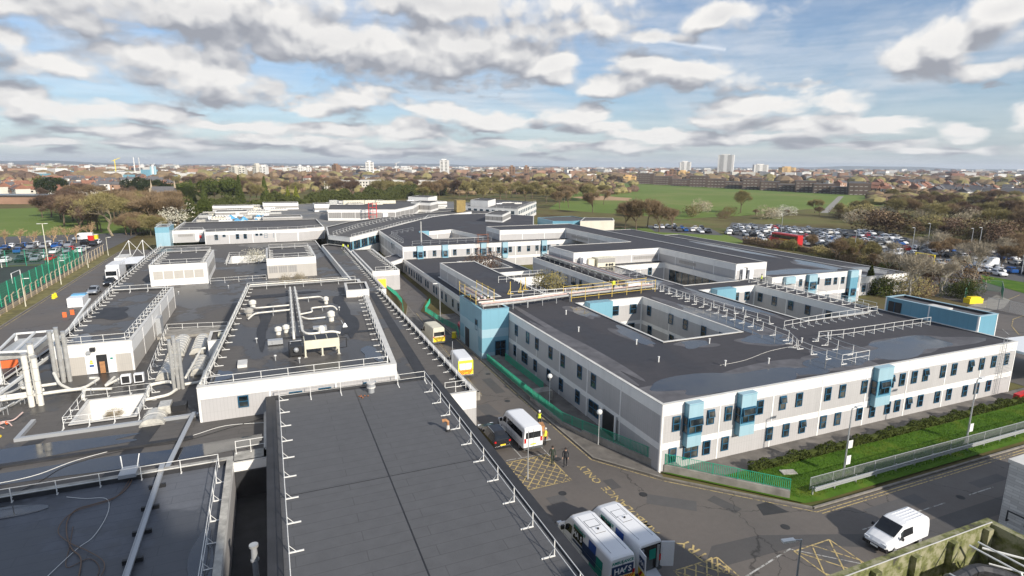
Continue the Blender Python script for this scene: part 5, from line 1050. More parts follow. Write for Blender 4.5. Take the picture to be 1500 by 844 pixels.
for i, (x, y, l) in enumerate(((34.0, 60, 'left'), (36.5, 68, 'farthest'), (37.6, 53, 'second'), (36.2, 47, 'third'), (41.8, 43.5, 'by the cable'), (46.5, 42.4, 'near the front parapet'), (45.6, 50.2, 'at the courtyard corner'), (55.8, 46.5, 'right of the T-shaped rail'), (60.5, 60.5, 'between the courtyards'), (60.6, 47.0, 'near the broad puddle'))):
    b = MB(); b.cyl(x, y, ZR, ZR+.55, .07, 'rail_white', 8); b.cyl(x, y, ZR+.55, ZR+.62, .12, 'rail_white', 8); solo(b, 'pipe_vent', 'short white vent pipe on the ward roof, '+l, 'vent pipe', 'white vent pipes on the ward roof')
cable('pale cable lying across the ward roof', [(41.4, 43.8), (45, 44.1), (50, 45.5), (55, 45.9)], .018, 'coping', ZR+.04)
# --- scaffolded pipes over the ward roof
def gantry(label, pts, z, w=1.6, rows=4, scaffold=True, poles=('rail_yellow', 'pipe_pink')):
    root = thing('pipe_gantry', (pts[0][0], pts[0][1], z-.9), label, 'pipe gantry'); rr_ = random.Random(int(pts[0][0]*7))
    for k in range(rows):
        off = -w/2+w*(k+.5)/rows; b = MB(); q = []
        for i, p in enumerate(pts):
            a = Vector(pts[max(i-1, 0)]); c = Vector(pts[min(i+1, len(pts)-1)]); d = (c-a).normalized(); q.append((p[0]-d.y*off, p[1]+d.x*off, z+(.22 if k % 2 else 0)))
        b.tube(q, (.17, .13, .2, .12)[k % 4], ('pipe_silver', 'pipe_pink', 'pipe_silver', 'pipe_white')[k % 4], 8); b.build('pipe', root)
    fr = MB()
    for i in range(len(pts)-1):
        a, c = Vector(pts[i]), Vector(pts[i+1]); L = (c-a).length; d = (c-a)/L; n = Vector((-d.y, d.x)); k = max(1, int(L/2.2))
        for j in range(k+1):
            e = a+d*(L*j/k); o = n*(w/2+.15)
            for s_ in (-1, 1):
                p = e+o*s_; top = z+(1.15 if scaffold and rr_.random() < .75 else .1); fr.tube([(p.x, p.y, z-.85), (p.x, p.y, top)], .045, poles[0] if scaffold else 'rail_galv', 4)
            fr.tube([(e.x-o.x, e.y-o.y, z-.2), (e.x+o.x, e.y+o.y, z-.2)], .06, poles[1] if scaffold else 'rail_galv', 4)
    if scaffold:
        for s_ in (-1, 1):
            for hh in (-.3, .5, 1.0):
                q = []
                for i, p in enumerate(pts):
                    a = Vector(pts[max(i-1, 0)]); c = Vector(pts[min(i+1, len(pts)-1)]); d = (c-a).normalized(); o = s_*(w/2+.2); q.append((p[0]-d.y*o, p[1]+d.x*o, z+hh+rr_.uniform(-.05, .05)))
                fr.tube(q, .04, poles[0] if hh != .5 else poles[1], 4)
    fr.build('scaffold_frame', root); return root
gantry('scaffolded silver and pink pipes on top of the blue entrance block', [(27.0, 81.5), (27.1, 74.4)], 7.95, 2.4, 5)
gantry('long run of silver pipes in yellow scaffolding crossing the ward roof', [(26.2, 73.8), (33, 74.2), (40.4, 75.4)], 7.15, 1.7, 4, False)
gantry('cluttered far end of the scaffolded pipes behind the first courtyard', [(40.6, 75.4), (48, 76.0), (56.6, 76.8)], 7.15, 2.0, 5)
gantry('silver pipes on supports running back beside the plant gallery', [(55.2, 78.2), (55.0, 95), (54.9, 113)], 7.1, 1.5, 4, False)
gantry('thin silver pipes on the flat roof in front of the plant gallery', [(57.2, 80), (57.5, 90), (57.4, 100)], 6.8, .9, 3, False)
b = MB(); b.box(57.4, 58.2, 100.2, 101.7, ZR, ZR+1.9, 'white_paint'); b.box(58.25, 59.6, 99.6, 101.5, ZR, ZR+1.7, 'cream_metal'); solo(b, 'equipment_cabinet', 'white and cream cabinets at the corner of the raised gallery', 'cabinet')
t = thing('air_handling_unit', (62, 100, ZR), 'boxy air handling unit with two round fans in front of the raised gallery', 'air handler')
b = MB(); b.box(59.9, 64.0, 98.9, 101.2, ZR+.1, ZR+1.9, 'cream_metal'); b.build('casing', t); b = MB(); b.box(59.95, 63.95, 98.86, 98.9, ZR+.95, ZR+1.85, 'louvre'); b.build('louvre', t)
for x in (62.0, 62.7, 63.3): b = MB(); b.tube([(x, 98.88, ZR+.5), (x, 98.82, ZR+.5)], .27, 'black_metal', 12); b.build('fan', t)
b = MB(); b.box(51.5, 53.9, 75.5, 76.4, 7.6, 8.1, 'white_paint'); solo(b, 'pipe_cover', 'bright white box sitting on the scaffolded pipes', 'cover')
b = MB(); b.tube([(36.8, 150, ZR), (36.8, 150, ZR+5.4)], [.2, .16], 'pipe_silver', 8); solo(b, 'chimney', 'slim silver chimney on the north wing roof', 'chimney')
b = MB()
for k in range(4):
    for a, c in (((49.1, 140.6), (51.9, 140.6)), ((49.1, 139.6), (51.9, 139.6)), ((49.1, 139.6), (49.1, 140.6)), ((51.9, 139.6), (51.9, 140.6))): b.tube([(*a, 3.6+k*1.7), (*c, 3.6+k*1.7)], .05, 'rust', 4)
for x, y in ((49.1, 139.6), (51.9, 139.6), (49.1, 140.6), (51.9, 140.6)): b.tube([(x, y, 3.2), (x, y, 9)], .05, 'rust', 4)
solo(b, 'scaffold_tower', 'rusty scaffold tower against the front of the north wing', 'scaffold')
b = MB()
for k in range(6):
    for a, c in (((35.6, 228), (38.6, 228)), ((35.6, 227), (38.6, 227)), ((35.6, 227), (35.6, 228)), ((38.6, 227), (38.6, 228))): b.tube([(*a, 4.5+k*1.4), (*c, 4.5+k*1.4)], .09, 'red_paint', 4)
for x, y in ((35.6, 227), (38.6, 227), (35.6, 228), (38.6, 228), (37.1, 227)): b.tube([(x, y, 4), (x, y, 12)], .09, 'red_paint', 4)
solo(b, 'scaffold_tower', 'red scaffold tower in front of the long louvred plant room', 'scaffold')
# far roof clutter, each its own box
rnd = random.Random(11); kinds = (('white_paint', 'white'), ('coping', 'pale grey'), ('cream_metal', 'cream'), ('old_coping', 'weathered grey'), ('pipe_silver', 'silver'))
def clutter(n, fx, z, group, lab, h=(.6, 1.8), w=(1.5, 6)):
    for i in range(n):
        x, y = fx(); m, cn = rnd.choice(kinds); a, c, hh = rnd.uniform(*w), rnd.uniform(1, 3), rnd.uniform(*h); b = MB()
        b.box(x-a/2, x+a/2, y-c/2, y+c/2, z+.1, z+hh, m); b.box(x-a/2+.1, x+a/2-.1, y-c/2+.1, y+c/2-.1, z, z+.1, 'black_metal')
        for k in range(int(a)): b.cyl(x-a/2+.5+k, y, z+hh, z+hh+.12, .32, 'black_metal', 8)
        solo(b, 'roof_unit', cn+' '+lab, 'roof unit', cn+' '+group)
clutter(46, lambda: (rnd.uniform(-24, 8), rnd.uniform(236, 318)), 4.7, 'units on the far left roof', 'ventilation unit on the crowded far left roof', w=(1.5, 9))
clutter(34, lambda: (rnd.uniform(30, 80), rnd.uniform(290, 330)), 4.7, 'units on the rearmost roof', 'ventilation unit on the rearmost roof', h=(.8, 2.6), w=(2, 9))
clutter(10, lambda: (rnd.uniform(27, 56), rnd.uniform(268, 282)), 4.7, 'units behind the long plant room', 'unit just behind the long louvred plant room', h=(3, 6), w=(3, 10))
clutter(7, lambda: (rnd.uniform(59, 80), rnd.uniform(262, 284)), 4.7, 'units by the gold tower', 'unit near the gold clad tower', h=(.6, 1.6))
clutter(8, lambda: (rnd.uniform(100, 122), rnd.uniform(276, 300)), 6.7, 'units on the far white wing', 'low unit on the far white wing', h=(.4, 1.0))
for i in range(14):
    x, y = rnd.uniform(-16, 0), rnd.uniform(234, 262); b = MB(); n = 7; b.idx([(x+rnd.uniform(.6, 2)*math.cos(6.28*k/n), y+rnd.uniform(.6, 2)*math.sin(6.28*k/n), 4.72) for k in range(n)]+[(x, y, 5.6+rnd.random())], [(k, (k+1) % n, n) for k in range(n)]+[tuple(range(n))[::-1]], 'skyblue_paint')
    solo(b, 'tarpaulin', 'bright blue tarpaulin bundle on the far left roof', 'tarpaulin', 'blue tarpaulins')
# --- yard at the bottom right
pipes('thick black wrapped pipe along the mossy parapet in the bottom right corner', [(.26, [(18.5, 12.2, 9.0), (23.5, 12.5, 9.0), (27.4, 12.7, 9.0), (28.4, 11.8, 8.8), (30, 9, 8.2)]), (.13, [(17.5, 12.6, 8.3), (22, 12.9, 8.3)])], 'dark_wrap', False, z0=7.6)
pipes('slim grey pipe branching off the black wrapped one', [(.12, [(25.6, 12.3, 9.0), (26.6, 11.5, 8.7), (28.6, 9.6, 8.4)]), (.07, [(25.4, 12.4, 8.9), (26.2, 11.0, 8.0)])], 'pipe_silver', False, z0=7.6)
pipes('thin red pipes in the mossy enclosure', [(.05, [(22.5, 12.4, 8.2), (23.3, 11.4, 7.9)]), (.06, [(24.9, 12.3, 9.0), (25.2, 11.5, 8.4), (25.3, 11.4, 7.6)])], 'red_paint', False, z0=7.6)
root = thing('caged_ladder', (27.5, 11.5, 7.6), 'white tubular ladder with safety hoops in the mossy enclosure', 'ladder')
b = MB()
for x in (26.9, 27.5): b.tube([(x, 12.9, 10.1), (x, 11.0, 10.1), (x, 10.6, 9.4), (x, 10.6, 7.6)], .045, 'rail_white', 6)
for k in range(6): b.tube([(26.9, 10.6, 7.8+k*.28), (27.5, 10.6, 7.8+k*.28)], .025, 'rail_white', 5)
b.build('ladder', root)
for zz in (8.6, 9.5): b = MB(); b.tube([(26.9+.3+.55*math.cos(a), 10.6-.75*math.sin(a)+.2, zz) for a in [math.pi*k/10 for k in range(11)]], .04, 'rail_white', 6); b.build('hoop', root)
b = MB(); b.tube([(27.9, 12.9, 9.7), (28.9, 11.6, 9.7), (28.9, 10.0, 9.7), (30.0, 8.6, 9.7)], .05, 'rail_white', 6); b.tube([(28.0, 12.6, 9.1), (28.9, 11.4, 9.1), (28.9, 10.0, 9.1), (30.0, 8.6, 9.1)], .04, 'rail_white', 6)
for q in ((28.9, 11.6), (28.9, 10.0), (29.5, 9.3)): b.tube([(*q, 7.6), (*q, 9.7)], .04, 'rail_white', 6)
b.build('handrail', root)
for (x, y, l) in ((27.4, 9.2, 'left'), (28.7, 9.4, 'right')):
    t = thing('tank_hatch', (x, y, 7.6), l+' white tank with a pale blue oval lid in the mossy enclosure', 'tank'); b = MB(); b.box(x-.6, x+.6, y-1.2, y+1.2, 7.6, 8.3, 'white_paint'); b.build('body', t)
    b = MB(); b.prism([(x+.38*math.cos(a), y+.9*math.sin(a)) for a in [2*math.pi*k/20 for k in range(20)]], 8.3, 8.4, 'pale_blue_panel'); b.build('lid', t)
b = MB(); b.tube([(26.2, 11.9, 7.6), (26.2, 11.9, 8.7)], .22, 'red_paint', 12); solo(b, 'red_cylinder', 'dark red cylinder standing behind the caged ladder', 'cylinder')

# ================================================================== street furniture
def lamp(label, x, y, h, arm=(0, 1), r_=.07, globe=False, sign=0, m='rail_galv', arms=1):
    t = thing('street_lamp', (x, y, 0), label, 'street lamp'); b = MB(); b.tube([(x, y, 0), (x, y, h*.25), (x, y, h)], [r_*1.5, r_, r_*.7], m, 8); b.build('pole', t)
    if globe: b = MB(); b.ball((x, y, h+.22), .27, 'lamp_glow', 8); b.build('globe', t); return t
    for k in range(arms):
        s_ = 1-2*k; b = MB(); b.tube([(x, y, h-.05), (x+arm[0]*.5*s_, y+arm[1]*.5*s_, h+.03)], r_*.6, m, 6)
        b.obox((x+arm[0]*.8*s_, y+arm[1]*.8*s_), arm, .75, .26, h-.02, h+.09, 'rail_white'); b.build('lamp_head', t)
    for k in range(sign): b = MB(); b.box(x-.02, x+.5, y-.12, y-.08, 1.3+k*1.5, 2.1+k*1.4, 'rail_white'); b.build('sign_plate', t)
    return t
lamp('grey street lamp with two white plates on the grass by the barrier', 43.8, 30.9, 6.4, (1, 0), sign=2)
lamp('grey street lamp farther right on the grass by the barrier', 60.6, 30.9, 6.6, (1, 0), sign=1)
p = at(1174, 790, 6); lamp('grey street lamp at the bottom edge by the yellow hatching', p.x, p.y, 6, (-1, .2))
lamp('globe lamp on the pavement beside the ramp wall', 27.3, 54.2, 3.2, globe=True, r_=.04, m='rail_white')
lamp('globe lamp on the pavement nearest the building corner', 27.4, 43.9, 3.2, globe=True, r_=.04, m='rail_white')
lamp('thin grey post lamp beside the parked ambulance near the corridor end', 18.5, 61.8, 6.2, (1, 0), .05, arms=0)
lamp('thin grey lamp post standing between the road and the green railing, far end', 25.9, 93.5, 6.5, (-1, 0), .06)
lamp('thin grey post beside the yellow hatched bay', 18.7, 40.9, 4.4, (0, -1), .05, arms=0)
lamp('twin-headed tall lamp in the left car park', -54.5, 187, 10.5, (1, 0), .12, m='cream_metal', arms=2)
for (x, y, l) in ((-42.6, 131, 'nearest'), (-42.9, 153, 'second'), (-43.2, 176, 'third'), (-43.4, 198, 'farthest')): lamp(l+' of the short lamps along the cranked-top fence', x, y, 5.2, (1, 0), .07, m='cream_metal')
for i, (px_, py_, h) in enumerate(((1144, 343, 8), (1358, 362, 8), (1334, 378, 9), (1430, 385, 10), (1420, 372, 8), (1250, 378, 8), (1496, 402, 8), (1318, 398, 6))):
    p = at(px_, py_); lamp('lamp column in the right-hand car park, number %s from the left' % ('one', 'four', 'three', 'seven', 'six', 'two', 'eight', 'five')[i], p.x, p.y, h, (-1, 0), .10)
# skip, boxes and bits
t = thing('pallet_load', (23.0, 46.9, 0), 'brown cardboard load on a small trolley behind the white minibus', 'trolley load')
b = MB(); b.box(22.4, 23.5, 46.2, 47.7, .25, .33, 'rail_galv'); b.build('trolley', t)
b = MB(); b.prism([(22.5, 46.6), (23.3, 46.4), (23.4, 47.5), (22.6, 47.6)], .33, 1.0, 'cardboard'); b.prism([(22.55, 46.8), (23.1, 46.7), (23.3, 47.6), (22.7, 47.7)], 1.0, 1.55, 'cardboard'); b.build('load', t)
b = MB(); b.tube([(27.6, 84.4, .5), (27.9, 88.5, .5)], .5, 'red_paint', 8); solo(b, 'red_barrier', 'dark red barrier lying behind the green railing near the blue block', 'barrier')
b = MB(); b.cyl(25.0, 82.6, .1, .9, .4, 'yellow_plastic', 10, .3); b.cyl(25.0, 82.6, .9, 1.0, .34, 'yellow_plastic', 10); solo(b, 'yellow_bin', 'small yellow bin at the corner of the blue entrance block', 'bin')
b = MB(); b.prism([(76.6, 34.7), (79.2, 34.9), (79.2, 35.5), (76.6, 35.3)], .14, 1.1, 'red_paint'); solo(b, 'red_barrier', 'bright red plastic barrier at the far right end of the ward building', 'barrier')
b = MB(); b.obox((40.0, 33.2), (1, -.3), 1.3, .7, .14, .22, 'old_coping'); solo(b, 'manhole_cover', 'grey inspection cover in the grass near the green railing end', 'cover')
b = MB(); b.prism([(86, 34), (97, 33), (99, 44), (88, 45)], 3.0, 3.3, 'white_paint'); b.cyl(92, 39, 0, 3, .2, 'white_paint'); solo(b, 'white_canopy', 'white canopy at the right edge beyond the end of the ward building', 'canopy')
t = thing('white_truss_canopy', (-31, 168, 0), 'white tented canopy with raking struts beside the service road', 'canopy')
b = MB(); b.idx([(-35.5, 160, 2.6), (-29.5, 160, 2.8), (-29.5, 171, 3.0), (-34.5, 171, 2.8), (-32, 166, 3.6)], [(0, 1, 4), (1, 2, 4), (2, 3, 4), (3, 0, 4)], 'white_paint'); b.build('roof', t)
for (x, y) in ((-33, 172), (-30, 172)): b = MB(); b.tube([(x, y, 0), (x, y, 7)], .09, 'rail_white', 6); b.tube([(x, y, 7), (x-2, y-4, 3.3)], .05, 'rail_white', 5); b.tube([(x, y, 7), (x+2.5, y+1, 3.3)], .05, 'rail_white', 5); b.build('mast', t)
# fence with cranked concrete posts
root = thing('cranked_post_fence', (-43, 60, 0), 'chain fence on cranked concrete posts between the service road and the sports pitch', 'fence')
pf = MB(); pf.box(-.09, .09, -.09, .09, 0, 2.6, 'stone'); pf.tube([(0, 0, 2.55), (.42, 0, 3.0)], .08, 'stone', 4); pf = pf.mesh('post')
for k in range(45): child('post', pf, root, (-.2-k*.045, k*3.2, 0), math.pi if False else 0)
b = MB()
for zz in (.4, 1.2, 2.0, 2.55): b.tube([(-43.2, 60, zz), (-45.2, 201, zz)], .02, 'rail_galv', 4)
b.build('wires', root)
b = MB(); b.prism([(-43.5, 60), (-43.3, 60), (-45.3, 201), (-45.5, 201)], 0, .8, 'stone'); b.build('plinth', root)
root = thing('sports_fence', (-46, 112, 0), 'tall green mesh fence round the sports pitch', 'fence')
for k in range(19): b = MB(); b.box(-46.3-.04-k*.04, -46.2-k*.04, 112+k*4, 112.1+k*4, 0, 4.2, 'rail_green'); b.build('post', root)
for k in range(18): b = MB(); b.box(-46.3-k*4.05, -46.2-k*4.05, 184.4, 184.5, 0, 4.2, 'rail_green'); b.build('post', root)
b = MB()
for zz in [.15+.5*j for j in range(9)]: b.tube([(-46.3, 112, zz), (-47, 184.4, zz), (-120, 184.4, zz)], .022, 'green_mesh', 4)
for k in range(480): b.tube([(-46.3-k*.0015, 112+k*.15, 0), (-46.3-k*.0015, 112+k*.15, 4.1)], .014, 'green_mesh', 3, False)
for k in range(300): b.tube([(-46.4-k*.24, 184.4, 0), (-46.4-k*.24, 184.4, 4.1)], .014, 'green_mesh', 3, False)
b.build('mesh', root)
for (gx, gy, l, dx, dy) in ((-53, 158, 'goal frame nearest the camera at the pitch side', 0, 5), (-69, 183, 'goal frame at the far end of the pitch', 6, 0)):
    b = MB(); b.tube([(gx, gy, 0), (gx, gy, 2.2), (gx+dx, gy+dy, 2.2), (gx+dx, gy+dy, 0)], .08, 'rail_white', 6); solo(b, 'goal', 'white '+l, 'goal')
b = MB(); b.box(-35.2, -32.8, 127, 131, 0, 1.7, 'white_paint'); b.box(-35.1, -32.9, 129.5, 131.1, 1.7, 1.9, 'skyblue_paint'); solo(b, 'site_container', 'small blue and white container on the service road', 'container')
b = MB()
for k in range(2): b.box(-33.9+k*.7, -33.3+k*.7, 119+k*1.6, 119.1+k*1.6, 0, .9, 'orange_plastic')
solo(b, 'barrier_row', 'row of orange plastic barriers on the service road', 'barrier')
b = MB(); b.box(-38.2, -30.4, 91, 91.2, 0.0, 1.0, 'orange_plastic'); solo(b, 'barrier_row', 'long low orange-red barrier across the service road', 'barrier')
for i, y in enumerate((137, 138.2)): b = MB(); b.cyl(-40.0, y, 0, .9, .35, 'yellow_plastic', 8, .2); solo(b, 'yellow_bollard', ('near', 'far')[i]+' yellow bollard on the verge of the service road', 'bollard')
p = at(1338, 393); root = thing('height_barrier', tuple(p), 'yellow height barrier frame at the right-hand car park entrance', 'height barrier'); q = at(1366, 398)
b = MB(); b.tube([(p.x, p.y, 0), (p.x, p.y, 4.2), (q.x, q.y, 4.2), (q.x, q.y, 0)], .22, 'yellow_plastic', 4); b.build('frame', root)

rail([tuple(at(x, y)[:2]) for x, y in ((1445, 452), (1478, 458), (1520, 468))], .02, 'grey vertical bar fence across the yard at the right edge', h=2.2, sp=2.2, foot=0, m='rail_galv', mesh='rail_galv', name='bar_fence', cat='fence', mids=())
rail([tuple(at(x, y)[:2]) for x, y in ((1412, 440), (1420, 424), (1466, 428), (1468, 440))], .02, 'green-grey mesh fence round the small compound by the birches', h=2.4, sp=2.4, foot=0, m='rail_galv', mesh='green_mesh', name='mesh_fence', cat='fence', mids=())
line('yellow_line', [tuple(at(x, y)[:2]) for x, y in ((1540, 458), (1500, 462), (1484, 468), (1482, 478), (1492, 490), (1520, 500))], .12, 'road_yellow', z=.03)
line('yellow_line', [tuple(at(x, y)[:2]) for x, y in ((1408, 452), (1440, 446), (1480, 438), (1494, 432))], .12, 'road_yellow', z=.03)
line('white_line', [tuple(at(x, y)[:2]) for x, y in ((1452, 468), (1500, 510))], .12, 'road_white', z=.03, dash=(4, 3))
p = at(1425, 444); b = MB(); b.obox((p.x, p.y), (1, -.2), 3.2, 1.4, 0, 1.0, 'yellow_plastic'); b.obox((p.x, p.y), (1, -.2), 2.4, 1.0, 1.0, 1.3, 'yellow_plastic'); solo(b, 'grit_bin', 'bright yellow grit bin beside the small fenced compound', 'bin')
# ================================================================== vehicles (local frame: nose towards +Y, origin on the ground)
class Body:
    """lofted vehicle shell: stations along Y, each (y, z0, zbelt, ztop, half_width_low, half_width_top)"""
    def __init__(s, st): s.st = st
    def at_(s, y):
        st = s.st
        for i in range(len(st)-1):
            if st[i][0] <= y <= st[i+1][0]:
                t = (y-st[i][0])/(st[i+1][0]-st[i][0]); return [a+(b_-a)*t for a, b_ in zip(st[i], st[i+1])]
        return list(st[0] if y < st[0][0] else st[-1])
    def ring(s, q):
        y, z0, zb, zt, hw, ht = q; r_ = min(.14, (zt-zb)*.35)
        right = [(hw*.90, z0), (hw, z0+.12), (hw, (z0+zb)/2), (hw*.985, zb), (ht, zt-r_), (ht-.05, zt-r_*.35), (ht-.16, zt), (ht*.4, zt+.02)]
        return [(x, y, z) for x, z in right]+[(-x, y, z) for x, z in right[::-1]]
    def build(s, mb, m):
        rings = [s.ring(q) for q in s.st]; n = len(rings[0]); vs = [p for r_ in rings for p in r_]; fs = []
        for i in range(len(rings)-1):
            for k in range(n): fs.append((i*n+k, i*n+(k+1) % n, (i+1)*n+(k+1) % n, (i+1)*n+k)[::-1])
        fs.append(tuple(range(n))); fs.append(tuple((len(rings)-1)*n+k for k in range(n))[::-1]); mb.idx(vs, fs, m)
    def side(s, mb, y0, y1, t0, t1, sd, m, off=.012, n=4, low=False):
        """patch on the side between belt (t=0) and shoulder (t=1); low=True spans sill..belt"""
        P_ = []
        for i in range(n+1):
            q = s.at_(y0+(y1-y0)*i/n); y, z0, zb, zt, hw, ht = q; r_ = min(.14, (zt-zb)*.35)
            for t in (t0, t1):
                if low: x, z = hw, z0+.12+(zb-z0-.12)*t
                else: x, z = hw*.985+(ht-hw*.985)*t, zb+(zt-r_-zb)*t
                P_.append((sd*(x+off), y, z))
        for i in range(n):
            f = [P_[2*i], P_[2*i+2], P_[2*i+3], P_[2*i+1]]; mb.face(f if sd > 0 else f[::-1], m)
    def top(s, mb, y0, y1, wf, m, off=.014, n=4):
        P_ = []
        for i in range(n+1):
            q = s.at_(y0+(y1-y0)*i/n); P_.append((q[5]*wf, q[0], q[3]+off))
        for i in range(n):
            (a, y, z), (c, y2, z2) = P_[i], P_[i+1]; mb.face([(-a, y, z), (a, y, z), (c, y2, z2), (-c, y2, z2)], m)
def wheel_mesh(r_=.33, w=.22):
    k = ('wheel', r_)
    if k not in WC:
        a = MB(); a.tube([(-w/2, 0, 0), (w/2, 0, 0)], r_, 'tyre', 16); c = MB(); c.tube([(-w/2-.012, 0, 0), (w/2+.012, 0, 0)], r_*.62, 'rim', 12); WC[k] = (a.mesh('tyre'), c.mesh('rim'))
    return WC[k]
def wheels(root, ys, x, r_=.33):
    t, r2_ = wheel_mesh(r_)
    for y in ys:
        for s_ in (-1, 1): o = child('wheel', t, root, (s_*x, y, r_)); child('rim', r2_, o)
def part(root, name, fn, label=None):
    b = MB(); fn(b); o = bpy.data.objects.new(name, b.mesh(name)); COL.objects.link(o); o.parent = root
    if label: o['label'] = label
    return o
def lights(root, L, W_, zf, zr, hb=.2, front=True):
    for s_ in (-1, 1):
        part(root, 'headlight', lambda b: b.box(s_*W_-.17, s_*W_+.17, L/2-.18, L/2+.02, zf, zf+.16, 'headlight'))
        part(root, 'tail_light', lambda b: b.box(s_*(W_+.08)-.09, s_*(W_+.08)+.09, -L/2-.03, -L/2+.05, zr, zr+hb, 'tail_red'))
def van_body(L=5.9, Wd=1.0, Ht=2.55, hood=1.15):
    f = L/2
    return Body([(-f, .42, 1.25, Ht-.10, Wd*.97, Wd*.86), (-f+.12, .38, 1.25, Ht-.02, Wd, Wd*.89), (-f+.8, .36, 1.25, Ht, Wd, Wd*.9), (f-2.2, .34, 1.25, Ht, Wd, Wd*.9), (f-1.75, .34, 1.22, Ht-.10, Wd, Wd*.86),
        (f-1.0, .34, 1.12, Ht*.53+.22, Wd, Wd*.84), (f-.72, .34, 1.0, 1.26, Wd*.99, Wd*.86), (f-.25, .36, .86, 1.02, Wd*.94, Wd*.8), (f-.03, .42, .66, .82, Wd*.80, Wd*.66)])
def van(name, label, loc, rz, L=5.9, Ht=2.55, paint='white_paint', livery=None, side_glass=True, rear='glass', doors_open=False, cat='van', group=None):
    t = thing(name, (0, 0, 0), label, cat, group); B = van_body(L, 1.0, Ht); f = L/2
    part(t, 'body', lambda b: (B.build(b, paint), [B.side(b, yy, yy+.025, 0, 1, s_, 'grey_paint', .006, 1, low=lw) for s_ in (-1, 1) for yy in (f-2.33, f-1.22, f-3.6) for lw in (True, False)], [B.side(b, -f+.3, f-1.3, .50, .545, s_, 'silver_paint', .006, 4, low=True) for s_ in (-1, 1)], b.box(-.012, .012, -f-.022, -f, .5, 2.3 if Ht > 2.2 else 1.7, 'grey_paint'), b.box(-.96, .96, f-.28, f+.05, .32, .62, 'grey_paint'), b.box(-.98, .98, -f-.06, -f+.05, .36, .58, 'grey_paint')))
    part(t, 'windscreen', lambda b: B.top(b, f-1.80, f-.84, .93, 'car_glass', .045))
    for s_ in (-1, 1):
        part(t, 'door_window', lambda b: B.side(b, f-2.25, f-1.35, .08, .88 if Ht < 2.2 else .62, s_, 'car_glass'))
        part(t, 'mirror', lambda b: b.box(s_*1.14-.12, s_*1.14+.12, f-1.35, f-1.2, 1.2, 1.5, 'black_paint'))
    if side_glass:
        for s_ in (-1, 1): part(t, 'side_window', lambda b: B.side(b, -f+.35, f-2.45, .10, .66, s_, 'car_glass', n=6))
    if rear == 'glass' and not doors_open:
        part(t, 'rear_window', lambda b: b.box(-.76, .76, -f-.02, -f+.02, 1.42, 2.02 if Ht > 2.2 else 1.6, 'car_glass'))
    part(t, 'number_plate', lambda b: b.box(-.26, .26, -f-.075, -f-.05, .78, .9, 'plate_yellow') if not doors_open else b.box(-.26, .26, f+.051, f+.07, .4, .52, 'plate_white'))
    if not doors_open: part(t, 'number_plate', lambda b: b.box(-.26, .26, f+.051, f+.07, .4, .52, 'plate_white'))
    lights(t, L, .74, .78, 1.0, .45); wheels(t, (f-.95, -f+1.05), .86)
    if livery: livery(t, B, f)
    t.location = loc; t.rotation_euler = (0, 0, rz); return t
def txt(root, name, s, size, m, loc, rot, sx=1.0, bold=.0):
    me = text_mesh(s, size, m, ext=.004, bold=bold); o = child(name, me, root, loc); o.rotation_euler = rot; o.scale = (sx, 1, 1); return o
def chevrons(b, x0, x1, y, z0, z1, n=5, m1='plate_yellow', m2='red_paint'):
    b.box(x0, x1, y-.012, y, z0, z1, m1); w = (x1-x0)/n
    for k in range(n):
        for s_ in (-1, 1):
            xa = s_*abs((x0 if s_ < 0 else x1))*(k+.15)/n; xb = xa+s_*w*.28; dx = s_*(-(z1-z0)*.7)
            if abs(xa+dx) > max(abs(x0), abs(x1)) or abs(xb+dx) > max(abs(x0), abs(x1)): pass
            P_ = [(xa, z1), (xb, z1), (xb+dx, z0), (xa+dx, z0)]; P_ = [(max(x0, min(x1, u)), v) for u, v in P_]
            if s_ < 0: P_ = [(min(0, u), v) for u, v in P_]
            else: P_ = [(max(0, u), v) for u, v in P_]
            b.face([(u, y-.016, v) for u, v in (P_ if s_ > 0 else P_[::-1])], m2)
